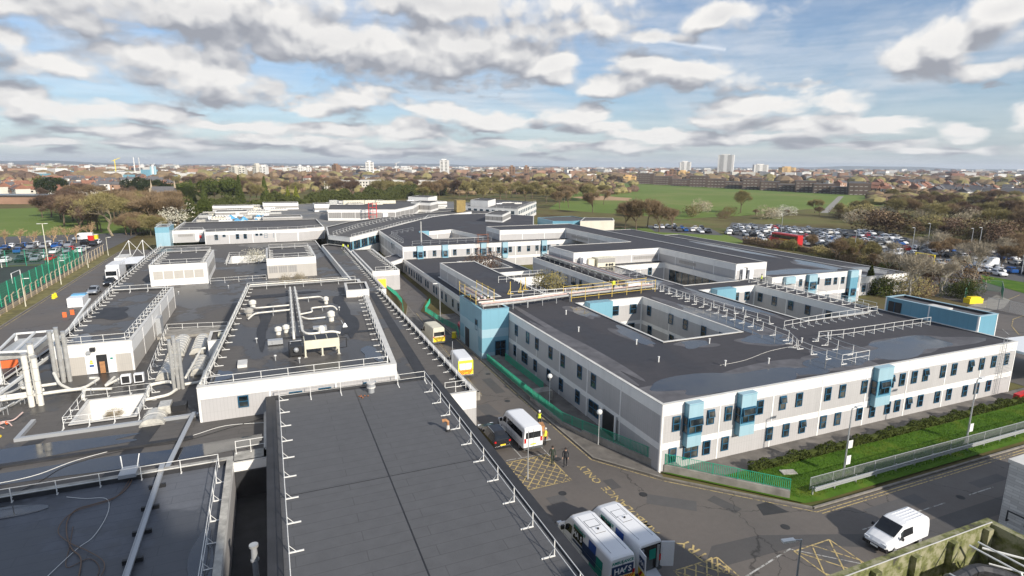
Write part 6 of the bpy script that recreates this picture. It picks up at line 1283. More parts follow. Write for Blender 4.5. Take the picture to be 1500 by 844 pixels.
def hats(root, B, f):
    for s_ in (-1, 1):
        part(root, 'livery_panel', lambda b: (B.side(b, f-3.7, f-2.45, .06, .86, s_, 'black_paint', .014), B.side(b, -f+1.5, f-3.7, 0.0, .45, s_, 'navy', .014), B.side(b, f-3.7, f-2.45, .75, 1.0, s_, 'navy', .013, low=True),
            B.side(b, -f+1.5, f-3.7, .55, 1.0, s_, 'navy', .014, low=True), B.side(b, -f+1.6, -f+2.5, .45, .95, s_, 'royal', .016), B.side(b, -f+.75, -f+1.5, .25, 1.0, s_, 'teal', .014, low=True), B.side(b, -f+.75, -f+1.5, 0, .5, s_, 'teal', .014), B.side(b, -f+1.5, -f+2.3, .0, .55, s_, 'teal', .016, low=True)))
        rz = math.pi/2*s_; x = s_*1.0
        txt(root, 'logo_lettering', 'HA', .52, 'white_paint', (s_*.975, f-3.07+s_*(-.24), 1.72), (R(84), 0, rz), 1.0, .012)
        txt(root, 'logo_lettering', 'S', .52, 'white_paint', (s_*.975, f-3.07+s_*.42, 1.72), (R(84), 0, rz), 1.0, .012)
        txt(root, 'lettering', 'AMBULANCE', .26, 'teal', (s_*.945, f-3.2, 2.22), (R(80), 0, rz), 1.0, .006)
    # roof hatches and seams
    part(root, 'roof_hatch', lambda b: (b.box(-.42, .42, f-3.6, f-2.9, 2.56, 2.575, 'white_paint'), b.box(-.45, .45, f-3.63, f-3.6, 2.565, 2.58, 'grey_paint'), b.box(-.45, .45, f-2.9, f-2.87, 2.565, 2.58, 'grey_paint'), b.box(-.45, -.42, f-3.6, f-2.9, 2.565, 2.58, 'grey_paint'), b.box(.42, .45, f-3.6, f-2.9, 2.565, 2.58, 'grey_paint')))
    part(root, 'roof_vent', lambda b: (b.box(-.36, .36, -.9, -.25, 2.56, 2.60, 'white_paint'), b.cyl(0, -.55, 2.6, 2.68, .07, 'black_paint'), b.box(-.38, .38, -.93, -.9, 2.565, 2.59, 'grey_paint'), b.box(-.38, .38, -.25, -.22, 2.565, 2.59, 'grey_paint')))
    for x in (-.55, .55): part(root, 'roof_rib', lambda b: b.box(x-.012, x+.012, -f+.5, f-2.3, 2.56, 2.576, 'silver_paint'))
def hats_closed(root, B, f):
    hats(root, B, f)
    part(root, 'logo_panel', lambda b: b.box(-.80, .80, -f-.03, -f-.005, 1.25, 1.95, 'navy'))
    txt(root, 'logo_lettering', 'HA', .55, 'white_paint', (-.26, -f-.035, 1.58), (R(90), 0, 0), 1, .012); txt(root, 'logo_lettering', 'S', .55, 'white_paint', (.52, -f-.035, 1.58), (R(90), 0, 0), 1, .012)
    part(root, 'logo_arrow', lambda b: (b.box(.12, .22, -f-.045, -f-.035, 1.42, 1.62, 'teal'), b.face([(.05, -f-.046, 1.60), (.17, -f-.046, 1.58), (.35, -f-.046, 1.86), (.22, -f-.046, 1.84)], 'white_paint')))
    txt(root, 'lettering', 'AMBULANCE', .27, 'teal', (0, -f-.01, 2.16), (R(90), 0, 0), 1, .008)
    part(root, 'chevron_panel', lambda b: chevrons(b, -.92, .92, -f-.03, .62, 1.2))
def hats_open(root, B, f):
    hats(root, B, f)
    part(root, 'loading_bay', lambda b: (b.box(-.82, .82, -f-.02, -f+.03, .55, 2.3, 'black_paint'), b.box(-.7, -.55, -f-.05, -f-.02, .6, 2.2, 'silver_paint'), b.box(.5, .7, -f-.06, -f-.02, .6, 2.2, 'silver_paint'), b.box(-.3, .2, -f-.05, -f-.02, .6, 1.5, 'grey_paint'), b.box(-.1, .4, -f-.055, -f-.02, 1.3, 2.0, 'teal')))
    part(root, 'loading_ramp', lambda b: b.idx([(-.5, -f-1.2, .05), (.5, -f-1.2, .05), (.5, -f, .5), (-.5, -f, .5), (-.5, -f-1.2, .12), (.5, -f-1.2, .12), (.5, -f, .58), (-.5, -f, .58)], [(0, 1, 2, 3), (7, 6, 5, 4), (0, 4, 5, 1), (1, 5, 6, 2), (2, 6, 7, 3), (3, 7, 4, 0)], 'silver_paint'))
    for s_, a in ((-1, -155), (1, 120)):
        d = MB(); d.box(0, .85, -.03, .03, .55, 2.35, 'white_paint'); d.box(.1, .75, -.045, -.03, 1.3, 2.0, 'navy' if s_ < 0 else 'white_paint'); d.box(.1, .75, .03, .045, 1.35, 2.05, 'car_glass'); 
        if s_ < 0: d.box(.03, .82, -.046, -.03, .58, 1.1, 'plate_yellow'); d.face([(.1, -.05, .6), (.3, -.05, .6), (.6, -.05, 1.08), (.4, -.05, 1.08)], 'red_paint')
        o = child('rear_door', d.mesh('rear_door'), root, (s_*.88, -f, 0))
        o.rotation_euler = (0, 0, R(-100) if s_ < 0 else R(-25))
        if s_ < 0: txt(o, 'logo_lettering', 'HA', .42, 'white_paint', (.42, -.05, 1.62), (R(90), 0, 0), 1, .01)
def px_at(x, y): return at(x, y)
van('patient_ambulance', 'white ambulance with navy and green livery and closed rear doors, nearest the roof edge', (18.55, 29.9, .015), R(1), L=6.9, livery=hats_closed, side_glass=False, rear='none', cat='ambulance', group='twin livery ambulances')
van('patient_ambulance', 'white ambulance with navy and green livery and its rear doors standing open', (20.85, 30.3, .015), R(3), L=6.7, livery=hats_open, side_glass=False, rear='none', doors_open=True, cat='ambulance', group='twin livery ambulances')
def mini_lv(root, B, f):
    part(root, 'accessibility_sign', lambda b: b.box(.30, .52, -f-.03, -f-.005, .95, 1.17, 'yellow_plastic')); txt(root, 'lettering', 'Community Transport', .14, 'white_paint', (0, -f-.03, 1.9), (R(90), 0, 0), 1, .004)
van('minibus', 'long white minibus with dark side windows parked beside the black car', (21.05, 48.2, .015), R(1), L=6.3, Ht=2.5, livery=None, cat='minibus')
def far_lv(root, B, f):
    part(root, 'chevron_panel', lambda b: (chevrons(b, -.95, .95, -f-.03, .62, 1.25, 5), b.box(-.95, .95, -f-.04, -f-.005, 2.1, 2.45, 'hi_vis'), b.box(-.95, -.8, -f-.04, -f-.005, 1.25, 2.1, 'hi_vis'), b.box(.8, .95, -f-.04, -f-.005, 1.25, 2.1, 'hi_vis')))
van('emergency_ambulance', 'white high-roofed van with yellow and red chevrons on its rear, parked against the corridor', (21.35, 68.2, .015), R(-3), L=5.9, Ht=2.7, livery=far_lv, side_glass=False, rear='none', cat='ambulance')
def far_lv2(root, B, f):
    part(root, 'chevron_panel', lambda b: chevrons(b, -.9, .9, -f-.03, .6, 1.3, 5, m2='black_paint')); part(root, 'rear_window', lambda b: b.box(-.8, .8, -f-.03, -f-.005, 1.45, 2.05, 'car_glass'))
van('box_ambulance', 'cream ambulance with black and yellow chevrons farther up the road', (21.7, 82.9, .015), R(4), L=6.0, Ht=2.7, livery=far_lv2, side_glass=False, rear='none', paint='cream_metal', cat='ambulance')
# compact white van, nose to the left
def small_van(loc, rz):
    t = thing('panel_van', (0, 0, 0), 'small white panel van driving on the access road at the bottom right', 'van'); f = 2.3
    B = Body([(-f, .4, 1.15, 1.76, .86, .78), (-f+.15, .34, 1.15, 1.84, .92, .80), (.1, .3, 1.12, 1.88, .93, .80), (.55, .3, 1.10, 1.82, .93, .76), (1.35, .3, 1.0, 1.20, .92, .74), (1.5, .3, .96, 1.10, .91, .74), (2.1, .34, .76, .90, .84, .66), (f, .4, .6, .70, .70, .5)])
    part(t, 'body', lambda b: (B.build(b, 'white_paint'), b.box(-.84, .84, 2.05, 2.32, .3, .55, 'black_paint')))
    part(t, 'windscreen', lambda b: B.top(b, .60, 1.42, .95, 'car_glass', .045))
    for s_ in (-1, 1): part(t, 'door_window', lambda b: B.side(b, -.35, .85, .05, .85, s_, 'car_glass')); part(t, 'mirror', lambda b: b.box(s_*1.02-.1, s_*1.02+.1, .95, 1.08, 1.05, 1.25, 'black_paint'))
    for k in range(5): part(t, 'roof_rib', lambda b: b.box(-.5+.25*k-.02, -.5+.25*k+.02, -2.0, .0, 1.87, 1.905, 'white_paint'))
    part(t, 'number_plate', lambda b: b.box(-.26, .26, 2.33, 2.34, .38, .5, 'plate_white')); lights(t, 4.5, .62, .64, .9, .35); wheels(t, (1.45, -1.35), .8, .31)
    t.location = loc; t.rotation_euler = (0, 0, rz); return t
small_van((39.4, 23.35, .02), R(92))
CARB = [(-2.15, .42, .82, .96, .78, .70), (-2.05, .3, .86, 1.0, .86, .70), (-1.75, .25, .9, 1.38, .88, .62), (-1.2, .22, .9, 1.47, .9, .62), (.1, .22, .88, 1.47, .9, .62), (.95, .22, .86, 1.0, .9, .66), (1.1, .22, .84, .96, .89, .7), (1.95, .28, .68, .80, .84, .66), (2.18, .4, .56, .64, .7, .55)]
def car(label, loc, rz, paint, cat='car', sc=1.0, hs=1.0, group=None, name='parked_car'):
    t = thing(name, (0, 0, 0), label, cat, group); B = Body([(y*sc, z0, zb*hs, zt*hs, hw*sc, ht*sc) for y, z0, zb, zt, hw, ht in CARB])
    part(t, 'body', lambda b: (B.build(b, paint), b.box(-.8, .8, 1.98*sc, 2.2*sc, .28, .48, 'black_paint'), b.box(-.8, .8, -2.2*sc, -2.0*sc, .3, .55, 'black_paint')))
    part(t, 'windscreen', lambda b: B.top(b, .18*sc, .98*sc, .94, 'car_glass', .04)); part(t, 'rear_window', lambda b: B.top(b, -2.02*sc, -1.72*sc, .92, 'car_glass', .04, 2))
    for s_ in (-1, 1): part(t, 'side_window', lambda b: B.side(b, -1.7*sc, .75*sc, .1, .86, s_, 'car_glass', n=6)); part(t, 'mirror', lambda b: b.box(s_*.98*sc-.1, s_*.98*sc+.1, .62, .74, .92*hs, 1.06*hs, 'black_paint')); part(t, 'roof_rail', lambda b: b.box(s_*.54*sc-.02, s_*.54*sc+.02, -1.4*sc, .0, 1.47*hs, 1.51*hs, 'silver_paint'))
    part(t, 'number_plate', lambda b: b.box(-.26, .26, -2.23*sc, -2.2*sc, .62, .75, 'plate_yellow')); lights(t, 4.25*sc, .6*sc, .62*hs, .82*hs, .16); wheels(t, (1.35*sc, -1.3*sc), .8*sc, .32*sc)
    t.location = loc; t.rotation_euler = (0, 0, rz); return t
car('black estate car with a roof rail, parked left of the white minibus', (18.5, 48.5, .015), R(1), 'black_paint', sc=1.06, hs=1.1)
car('pale blue-grey car parked on the left service road', (-33.9, 139.5, .01), R(180), 'silver_paint')
car('dark car squeezed in behind the white lorry on the service road', (-33.0, 148.5, .01), R(180), 'black_paint')
# lorry on the service road
t = thing('lorry', (0, 0, 0), 'white lorry with a boxy body on the left service road', 'lorry'); 
part(t, 'cab', lambda b: (b.prism([(-1.15, 2.6), (1.15, 2.6), (1.1, 4.3), (-1.1, 4.3)], .5, 2.9, 'white_paint'), b.box(-1.0, 1.0, 4.3, 4.36, 1.5, 2.5, 'car_glass'))); part(t, 'cargo_box', lambda b: b.box(-1.25, 1.25, -4.2, 2.5, .9, 3.6, 'white_paint')); wheels(t, (3.4, -2.6), .95, .5)
t.location = (-33.2, 156, .01); t.rotation_euler = (0, 0, R(180))
t = thing('lorry', (0, 0, 0), 'white box lorry behind the first one by the tented canopy', 'lorry')
part(t, 'cab', lambda b: (b.prism([(-1.15, 2.6), (1.15, 2.6), (1.1, 4.3), (-1.1, 4.3)], .5, 2.9, 'white_paint'), b.box(-1.0, 1.0, 4.3, 4.36, 1.5, 2.5, 'car_glass'))); part(t, 'cargo_box', lambda b: b.box(-1.25, 1.25, -4.2, 2.5, .9, 3.4, 'coping')); wheels(t, (3.4, -2.6), .95, .5)
t.location = (-34.2, 169, .01); t.rotation_euler = (0, 0, R(180))
# buses
def bus(label, x0, y0, x1, y1, hh=4.2, m='red_paint', name='double_decker_bus'):
    d = Vector((x1-x0, y1-y0)); L = d.length; t = thing(name, ((x0+x1)/2, (y0+y1)/2, 0), label, 'bus'); t.rotation_euler = (0, 0, math.atan2(d.y, d.x)-math.pi/2); f = L/2
    Bd = Body([(-f, .4, hh*.5, hh-.1, 1.2, 1.12), (-f+.2, .3, hh*.5, hh, 1.26, 1.18), (f-.3, .3, hh*.5, hh, 1.26, 1.18), (f, .4, hh*.5, hh-.2, 1.2, 1.05)])
    part(t, 'body', lambda b: Bd.build(b, m)); 
    for s_ in (-1, 1):
        part(t, 'side_window', lambda b: Bd.side(b, -f+.5, f-.5, .25, .8, s_, 'car_glass')); part(t, 'side_window', lambda b: Bd.side(b, -f+.8, f-1, .45, .9, s_, 'car_glass', low=True)); part(t, 'advert_panel', lambda b: Bd.side(b, -f*.55, f*.35, 0.02, .16, s_, 'plate_yellow', .02))
    part(t, 'windscreen', lambda b: b.box(-1.0, 1.0, f-.02, f+.02, 1.0, 2.0, 'car_glass')); wheels(t, (f-2.2, -f+2.6), 1.1, .48); return t
a = at(1129, 357); c = at(1171, 364); bus('red double decker bus beside the right-hand car park', c.x, c.y, a.x, a.y-1)
a = at(787, 326+8); bus('red and white double decker bus half hidden by trees beyond the flat ranges', 178, 262, 182, 271)

# ================================================================== people
def person(label, x, y, rz, torso='dark_cloth', legs='dark_cloth', vest=None, cap=None, z=.016, stride=.28, arm=.18, sc=1.0, near=True, hold=False):
    sw = stride/2
    V = {'pelvis': (0, 0, .95), 'waist': (0, .01, 1.10), 'chest': (0, .02, 1.33), 'neckb': (0, .01, 1.46), 'neck': (0, .02, 1.53), 'head': (0, .04, 1.62), 'crown': (0, .04, 1.71),
         'hl': (.10, 0, .90), 'kl': (.11, sw*.75+.04, .50), 'al': (.11, sw, .09), 'tl': (.12, sw+.17, .04), 'hr': (-.10, 0, .90), 'kr': (-.11, -sw*.35+.05, .50), 'ar': (-.11, -sw*1.05, .11), 'tr': (-.12, -sw*1.05+.16, .035),
         'sl': (.19, .01, 1.42), 'el': (.25, -arm*.5, 1.15), 'wl': (.25, -arm*.5+.12, .92), 'pl': (.25, -arm*.5+.15, .85), 'sr': (-.19, .01, 1.42), 'er': (-.25, arm*.3, 1.15), 'wr': (-.25, arm*.3+.18, .94), 'pr': (-.25, arm*.3+.22, .87)}
    rad = {'pelvis': .15, 'waist': .135, 'chest': .155, 'neckb': .075, 'neck': .055, 'head': .095, 'crown': .075, 'hl': .10, 'kl': .066, 'al': .046, 'tl': .04, 'hr': .10, 'kr': .066, 'ar': .046, 'tr': .04, 'sl': .07, 'el': .048, 'wl': .032, 'pl': .036, 'sr': .07, 'er': .048, 'wr': .032, 'pr': .036}
    E_ = [('pelvis', 'waist'), ('waist', 'chest'), ('chest', 'neckb'), ('neckb', 'neck'), ('neck', 'head'), ('head', 'crown'), ('pelvis', 'hl'), ('hl', 'kl'), ('kl', 'al'), ('al', 'tl'), ('pelvis', 'hr'), ('hr', 'kr'), ('kr', 'ar'), ('ar', 'tr'),
         ('neckb', 'sl'), ('sl', 'el'), ('el', 'wl'), ('wl', 'pl'), ('neckb', 'sr'), ('sr', 'er'), ('er', 'wr'), ('wr', 'pr')]
    if near:
        for s_, w in ((1, 'pl'), (-1, 'pr')):
            b0 = V[w]
            for i, (dx, L_) in enumerate(((-.027, .062), (-.009, .075), (.009, .07), (.027, .055))):
                a, c = w+'f%d' % i, w+'g%d' % i; V[a] = (b0[0]+dx*.6, b0[1]+dx*.8, b0[2]-.04); V[c] = (b0[0]+dx*.6-s_*.012, b0[1]+dx*.9+.014, b0[2]-.04-L_); rad[a] = .010; rad[c] = .008; E_ += [(w, a), (a, c)]
            V[w+'th'] = (b0[0]-s_*.02, b0[1]+.05, b0[2]-.03); rad[w+'th'] = .011; E_.append((w, w+'th'))
    ks = list(V); me = bpy.data.meshes.new('body'); me.from_pydata([V[k] for k in ks], [(ks.index(a), ks.index(b_)) for a, b_ in E_], [])
    o = bpy.data.objects.new('tmp', me); COL.objects.link(o); md = o.modifiers.new('s', 'SKIN'); sk = me.skin_vertices[0].data
    for i, k in enumerate(ks): sk[i].radius = (rad[k], rad[k]*(.72 if k in ('chest', 'waist', 'pelvis') else 1)); sk[i].use_root = (k == 'pelvis')
    ss = o.modifiers.new('u', 'SUBSURF'); ss.levels = ss.render_levels = 1
    bpy.context.view_layer.update(); m2 = bpy.data.meshes.new_from_object(o.evaluated_get(bpy.context.evaluated_depsgraph_get())); bpy.data.objects.remove(o)
    m2.materials.clear(); order = [legs, torso, 'skin', 'black_paint', vest or torso]
    for q in order: m2.materials.append(MT[q])
    for p in m2.polygons:
        c = p.center; k = 0
        if c.z > 1.5: k = 2
        elif c.z < .09: k = 3
        elif abs(c.x) > .2 and c.z < .93: k = 2
        elif c.z > .93: k = 4 if (abs(c.x) < .17 and c.z < 1.45 and vest) else 1
        p.material_index = k; p.use_smooth = True
    m2.name = 'body'; t = thing('person', (0, 0, 0), label, 'person'); child('body', m2, t)
    h = MB(); h.ball((0, .02, 1.68), .115 if cap is None else .13, cap or 'hair', 6, .85); child('hard_hat' if cap else 'hair', h.mesh('hair', smooth=True), t)
    if near:
        n_ = MB(); n_.ball((0, .145, 1.62), .018, 'skin', 3); child('nose', n_.mesh('nose'), t)
    t.location = (x, y, z); t.rotation_euler = (0, 0, rz); t.scale = (sc,)*3; return t
pa = at(809, 680); pb = at(828, 683); pc = at(790, 625); pd_ = at(799, 652)
person('person in dark green uniform walking away, left of the pair by the hatched bay', pa.x, pa.y, R(170), 'uniform', 'uniform')
person('person in dark clothes walking, right of the pair by the hatched bay', pb.x, pb.y, R(150), 'dark_cloth', 'dark_cloth', arm=-.1)
person('worker in yellow vest and white hard hat walking by the cardboard load', pc.x, pc.y, R(-20), 'dark_cloth', 'dark_cloth', 'hi_vis', 'white_paint')
person('worker in yellow vest standing close to the rear of the white minibus', pd_.x, pd_.y, R(60), 'hi_vis', 'dark_cloth', 'hi_vis', 'coping', stride=.1)
g1 = at(503, 366, 3.55); g2 = at(510, 367, 3.55)
person('left worker of two in yellow jackets at the far end of the corridor roof', g1.x, g1.y, 1, 'hi_vis', 'dark_cloth', 'hi_vis', z=3.5, near=False, sc=1.05)
person('right worker of two in yellow jackets at the far end of the corridor roof', g2.x, g2.y, 2, 'hi_vis', 'dark_cloth', 'hi_vis', z=3.5, near=False, sc=1.05)
person('worker in yellow jacket among the scaffolded pipes of the ward roof', 48.6, 75.3, 3, 'hi_vis', 'dark_cloth', 'hi_vis', z=7.2, near=False)
person('worker in yellow vest behind the rails of the farther courtyard', 78.2, 74.6, 1, 'hi_vis', 'dark_cloth', 'hi_vis', z=6.22, near=False)
# ================================================================== parked cars in the distance
def inside(p, poly):
    r_ = False; n = len(poly)
    for i in range(n):
        (x1, y1), (x2, y2) = poly[i-1], poly[i]
        if (y1 > p[1]) != (y2 > p[1]) and p[0] < (x2-x1)*(p[1]-y1)/(y2-y1)+x1: r_ = not r_
    return r_
PAINTS = [('white_paint', 'white', 9), ('silver_paint', 'silver', 8), ('black_paint', 'black', 6), ('grey_paint', 'dark grey', 5), ('blue_paint', 'blue', 2), ('red_paint', 'red', 2), ('coping', 'beige', 2)]
FC = {}
def far_car(paint):
    if paint not in FC:
        b = MB(); B = Body(CARB); B.build(b, paint); B.top(b, .18, .98, .94, 'car_glass', .04); B.top(b, -2.02, -1.72, .92, 'car_glass', .04, 2)
        for s_ in (-1, 1): B.side(b, -1.7, .75, .1, .86, s_, 'car_glass', .03)
        for y in (1.35, -1.3):
            for s_ in (-1, 1): b.tube([(s_*.7, y, .32), (s_*.92, y, .32)], .32, 'tyre', 8)
        FC[paint] = b.mesh('parked_car')
    return FC[paint]
rnd = random.Random(5); WB = [p for p in PAINTS for _ in range(p[2])]
def put_car(x, y, rz, where):
    pm, cn, _ = rnd.choice(WB); o = bpy.data.objects.new('parked_car', far_car(pm)); COL.objects.link(o); o.location = (x, y, .02); o.rotation_euler = (0, 0, rz+rnd.uniform(-.04, .04)); k = rnd.uniform(.94, 1.1); o.scale = (k, k, k*rnd.uniform(.95, 1.18))
    tag(o, cn+' car parked '+where, 'car', cn+' cars '+where)
def lot(poly, d, where, mx, sp=2.75, fill_=.9, row=8.2):
    d = Vector(d).normalized(); n = Vector((-d.y, d.x)); us = [Vector(p).dot(d) for p in poly]; vs_ = [Vector(p).dot(n) for p in poly]; c = []
    v = min(vs_)+2.8
    while v < max(vs_)-2.5:
        for dv in (0, 4.9):
            u = min(us)+2
            while u < max(us)-2:
                p = d*u+n*(v+dv)
                if inside(p, poly) and rnd.random() < fill_: c.append((p, dv))
                u += sp
        v += row+6.6
    c.sort(key=lambda t_: t_[0].length); ang = math.atan2(n.y, n.x)-math.pi/2
    for p, dv in c[:mx]: put_car(p.x, p.y, ang+(math.pi if (dv == 0) != (rnd.random() < .25) else 0), where)
    return len(c)
lot(px((1062, 345), (1075, 328), (1285, 341), (1338, 353), (1318, 376), (1240, 371), (1180, 362), (1110, 352)), (.86, -.5), 'in the crowded right-hand car park', 140, fill_=.8)
lot(px((1305, 350), (1425, 360), (1500, 375), (1530, 425), (1445, 408), (1400, 392), (1335, 388), (1328, 372)), (.86, -.5), 'in the farther part of the right-hand car park by the birches', 55, fill_=.7)
lot(px((950, 331), (1035, 335), (1055, 343), (970, 339)), (.86, -.5), 'in the small car park by the tree-lined road', 16, fill_=.7)
lot([(-108, 190), (-49, 190), (-49, 262), (-112, 262)], (1, 0), 'in the left car park beyond the pitch', 72, sp=3.2, fill_=.75)
p = at(1443, 391); van('panel_van', 'long white van parked under the birches in the right-hand car park', (p.x, p.y, .02), R(70), side_glass=False, rear='glass')
p = at(122, 352); van('panel_van', 'white van near the red and yellow cabins in the left car park', (p.x, p.y, .02), R(90), side_glass=False)
for i, (x, y, m, c) in enumerate(((134, 352, 'red_paint', 'red'), (140, 351, 'yellow_plastic', 'yellow'))):
    p = at(x, y); b = MB(); b.box(p.x-.8, p.x+.8, p.y-.7, p.y+.7, 0, 1.7, m); b.box(p.x-.9, p.x+.9, p.y-.8, p.y+.8, 1.7, 1.85, 'coping'); solo(b, 'kiosk', c+' kiosk at the back of the left car park', 'kiosk')

# ================================================================== trees and shrubs
def rdir(rn, d, a):
    d = Vector(d).normalized(); t = Vector((rn.gauss(0, 1), rn.gauss(0, 1), rn.gauss(0, 1))); t = (t-d*t.dot(d)).normalized(); return (d*math.cos(a)+t*math.sin(a)).normalized()
def bare(h, seed, twig, bark='bark', w=1.0, levels=4, tw=22, tl=.09, ww=.0032, up=.25):
    rn = random.Random(seed); tk = MB(); cr = MB()
    def twigs(p, d, L):
        for _ in range(tw):
            q = p+Vector((rn.gauss(0, .35), rn.gauss(0, .35), rn.gauss(0, .3)))*L; e = rdir(rn, d, rn.uniform(.2, 1.3)); e.z += .15; l = h*tl*rn.uniform(.6, 1.3); s_ = e.cross(Vector((rn.gauss(0, 1), rn.gauss(0, 1), rn.gauss(0, 1)))).normalized()*h*ww
            m_ = q+e*l*.5+Vector((rn.gauss(0, 1), rn.gauss(0, 1), rn.gauss(0, 1)))*l*.08; cr.face([q-s_, q+s_, m_+s_*.8, m_-s_*.8], twig); cr.face([m_-s_*.8, m_+s_*.8, q+e*l], twig)
    def grow(p, d, L, r_, lv):
        mid = p+d*L*.5+Vector((rn.gauss(0, 1), rn.gauss(0, 1), 0))*L*.05; e = p+d*L
        tk.tube([p, mid, e], [r_, r_*.85, r_*.62], bark, 5 if lv > 2 else 3, False)
        if lv <= 1: twigs(e, d, L)
        if lv == 2: twigs(mid, d, L)
        if lv == 0: return
        for k in range(4 if lv >= levels-1 else 3):
            nd = rdir(rn, d, rn.uniform(.35, .85)*w); nd.z = nd.z*.85+up; nd.normalize(); grow(p+d*L*rn.uniform(.72, 1.0), nd, L*rn.uniform(.62, .82), r_*.60, lv-1)
    grow(Vector((0, 0, 0)), Vector((rn.gauss(0, .04), rn.gauss(0, .04), 1)).normalized(), h*.27, h*.018, levels)
    return tk.mesh('trunk'), cr.mesh('crown')
def clump(h, w, seed, leaf, n=1500, shape='round', ls=.05, flat=1.0):
    rn = random.Random(seed); cr = MB(); tk = MB(); tk.tube([(0, 0, 0), (0, 0, h*.5)], [h*.02, h*.012], 'bark', 5); lob = [(rn.uniform(-.5, .5)*w, rn.uniform(-.5, .5)*w, rn.uniform(.35, .8)*h, rn.uniform(.25, .42)*w) for _ in range(9)]
    for _ in range(n):
        if shape == 'cone':
            z = rn.random()**1.5*.95+.03; a = rn.uniform(0, 6.28); r_ = w*.5*(1-z)**.85*rn.uniform(.6, 1.05)*(1+.18*math.sin(5*a+9*z)); c = Vector((r_*math.cos(a), r_*math.sin(a), z*h))
        elif shape == 'bush':
            a = rn.uniform(0, 6.28); u = rn.random()**.6; c = Vector((math.cos(a)*w*.5*u, math.sin(a)*w*.5*u, h*(1-u*u)*rn.uniform(.25, 1.0)*(1+.2*math.sin(4*a))))
        else:
            l = rn.choice(lob); v = Vector((rn.gauss(0, 1), rn.gauss(0, 1), rn.gauss(0, 1))).normalized()*l[3]*rn.uniform(.75, 1.05); c = Vector((l[0]+v.x, l[1]+v.y, max(.05*h, l[2]+v.z*.9)))
        s_ = h*ls*rn.uniform(.6, 1.4); a_ = Vector((rn.gauss(0, 1), rn.gauss(0, 1), rn.gauss(0, 1))).normalized()*s_; b_ = a_.orthogonal().normalized()*s_*.7; cr.face([c-a_, c+b_, c+a_*.8, c-b_], leaf)
    return tk.mesh('trunk'), cr.mesh('crown')
PR = {'brown': [bare(14, 1, 'twig_brown'), bare(14, 2, 'twig_brown', w=1.15), bare(14, 3, 'twig_brown', w=.9)], 'olive': [bare(14, 4, 'twig_olive'), bare(14, 5, 'twig_olive', w=1.1)], 'dark': [bare(14, 6, 'twig_dark'), bare(14, 7, 'twig_dark', w=.95)],
      'pale': [bare(12, 8, 'twig_pale', 'bark_pale', tw=7, ww=.003), bare(12, 9, 'twig_pale', 'bark_pale', w=.9, tw=7, ww=.003)],
      'poll': [bare(7, 10, 'bark_tan', 'bark_tan', w=.9, levels=3, tw=3, ww=.006)],
      'bigold': [bare(22, 22, 'twig_olive', 'bark_old', w=1.1, levels=5, tw=9, tl=.05, ww=.0022)],
      'conifer': [clump(14, 6, 11, 'leaf_dark', 2600, 'cone', .028), clump(14, 5, 12, 'leaf_mid', 2600, 'cone', .028)], 'gold': [clump(9, 4, 13, 'leaf_gold', 1500, 'cone', .035)],
      'ever': [clump(12, 10, 14, 'leaf_dark', 3000, 'round', .03), clump(12, 9, 15, 'leaf_mid', 3000, 'round', .03)],
      'bush': [clump(3, 4.6, 16, 'twig_brown', 1800, 'round', .04), clump(3, 4.6, 17, 'twig_dark', 1800, 'round', .04), clump(3, 4.6, 27, 'twig_olive', 1800, 'round', .04)], 'blossom': [clump(4, 5.5, 18, 'blossom', 1500, 'round', .035), clump(4, 5.5, 19, 'twig_pale', 1700, 'round', .035)], 'green': [clump(2, 3.4, 20, 'leaf_mid', 1500, 'round', .05)]}
HT = {'brown': 14, 'olive': 14, 'dark': 14, 'pale': 12, 'poll': 7, 'bigold': 22, 'conifer': 14, 'gold': 9, 'ever': 12, 'bush': 3, 'blossom': 4, 'green': 2}
NM = {'brown': ('bare_tree', 'bare brown'), 'olive': ('bare_tree', 'bare olive-tinged'), 'dark': ('bare_tree', 'bare dark purple-brown'), 'pale': ('birch_tree', 'bare pale-barked'), 'poll': ('pollarded_tree', 'pollarded tan'), 'bigold': ('bare_tree', 'huge spreading bare'), 'conifer': ('conifer_tree', 'dark green conical'), 'gold': ('conifer_tree', 'small golden-green conical'), 'ever': ('evergreen_tree', 'rounded dark evergreen'), 'bush': ('shrub', 'leafless brown'), 'blossom': ('blossom_shrub', 'pale blossoming'), 'green': ('shrub', 'low green')}
rt = random.Random(21)
def tree(kind, x, y, h, where, group=None, wide=1.0, z=0.0, exact=None):
    nm, ad = NM[kind]; tkm, crm = rt.choice(PR[kind]); noun = nm.split('_')[-1] if nm != 'shrub' else 'shrub'
    o = thing(nm, (x, y, z), exact or ('%s %s %s' % (ad, noun, where)), noun, group or ('%s %ss %s' % (ad, noun, where)))
    if exact and not group: del o['group']
    child('trunk', tkm, o); child('crown', crm, o); s_ = h/HT[kind]; o.scale = (s_*wide, s_*wide, s_); o.rotation_euler = (0, 0, rt.uniform(0, 6.28)); del o['_o']; return o
def scatter(n, poly_px, kinds, hr, where, wide=1.15):
    k = 0; xs = [p[0] for p in poly_px]; ys = [p[1] for p in poly_px]; g = 0
    while k < n and g < n*40:
        g += 1; u, v = rt.uniform(min(xs), max(xs)), rt.uniform(min(ys), max(ys))
        if inside((u, v), poly_px): p = at(u, v); tree(rt.choice(kinds), p.x, p.y, rt.uniform(*hr), where, wide=wide*rt.uniform(.9, 1.2)); k += 1
p = at(165, 346); tree('bigold', p.x, p.y, 21, '', exact='huge spreading bare tree with pale limbs standing behind the left car park', wide=1.1)
scatter(26, [(60, 318), (110, 338), (150, 342), (150, 315), (90, 300)], ['dark', 'dark', 'brown'], (12, 17), 'on the slope behind the left car park')
scatter(24, [(160, 330), (250, 338), (268, 326), (250, 305), (170, 300)], ['brown', 'olive', 'brown'], (11, 16), 'left of the pale blue stair tower')
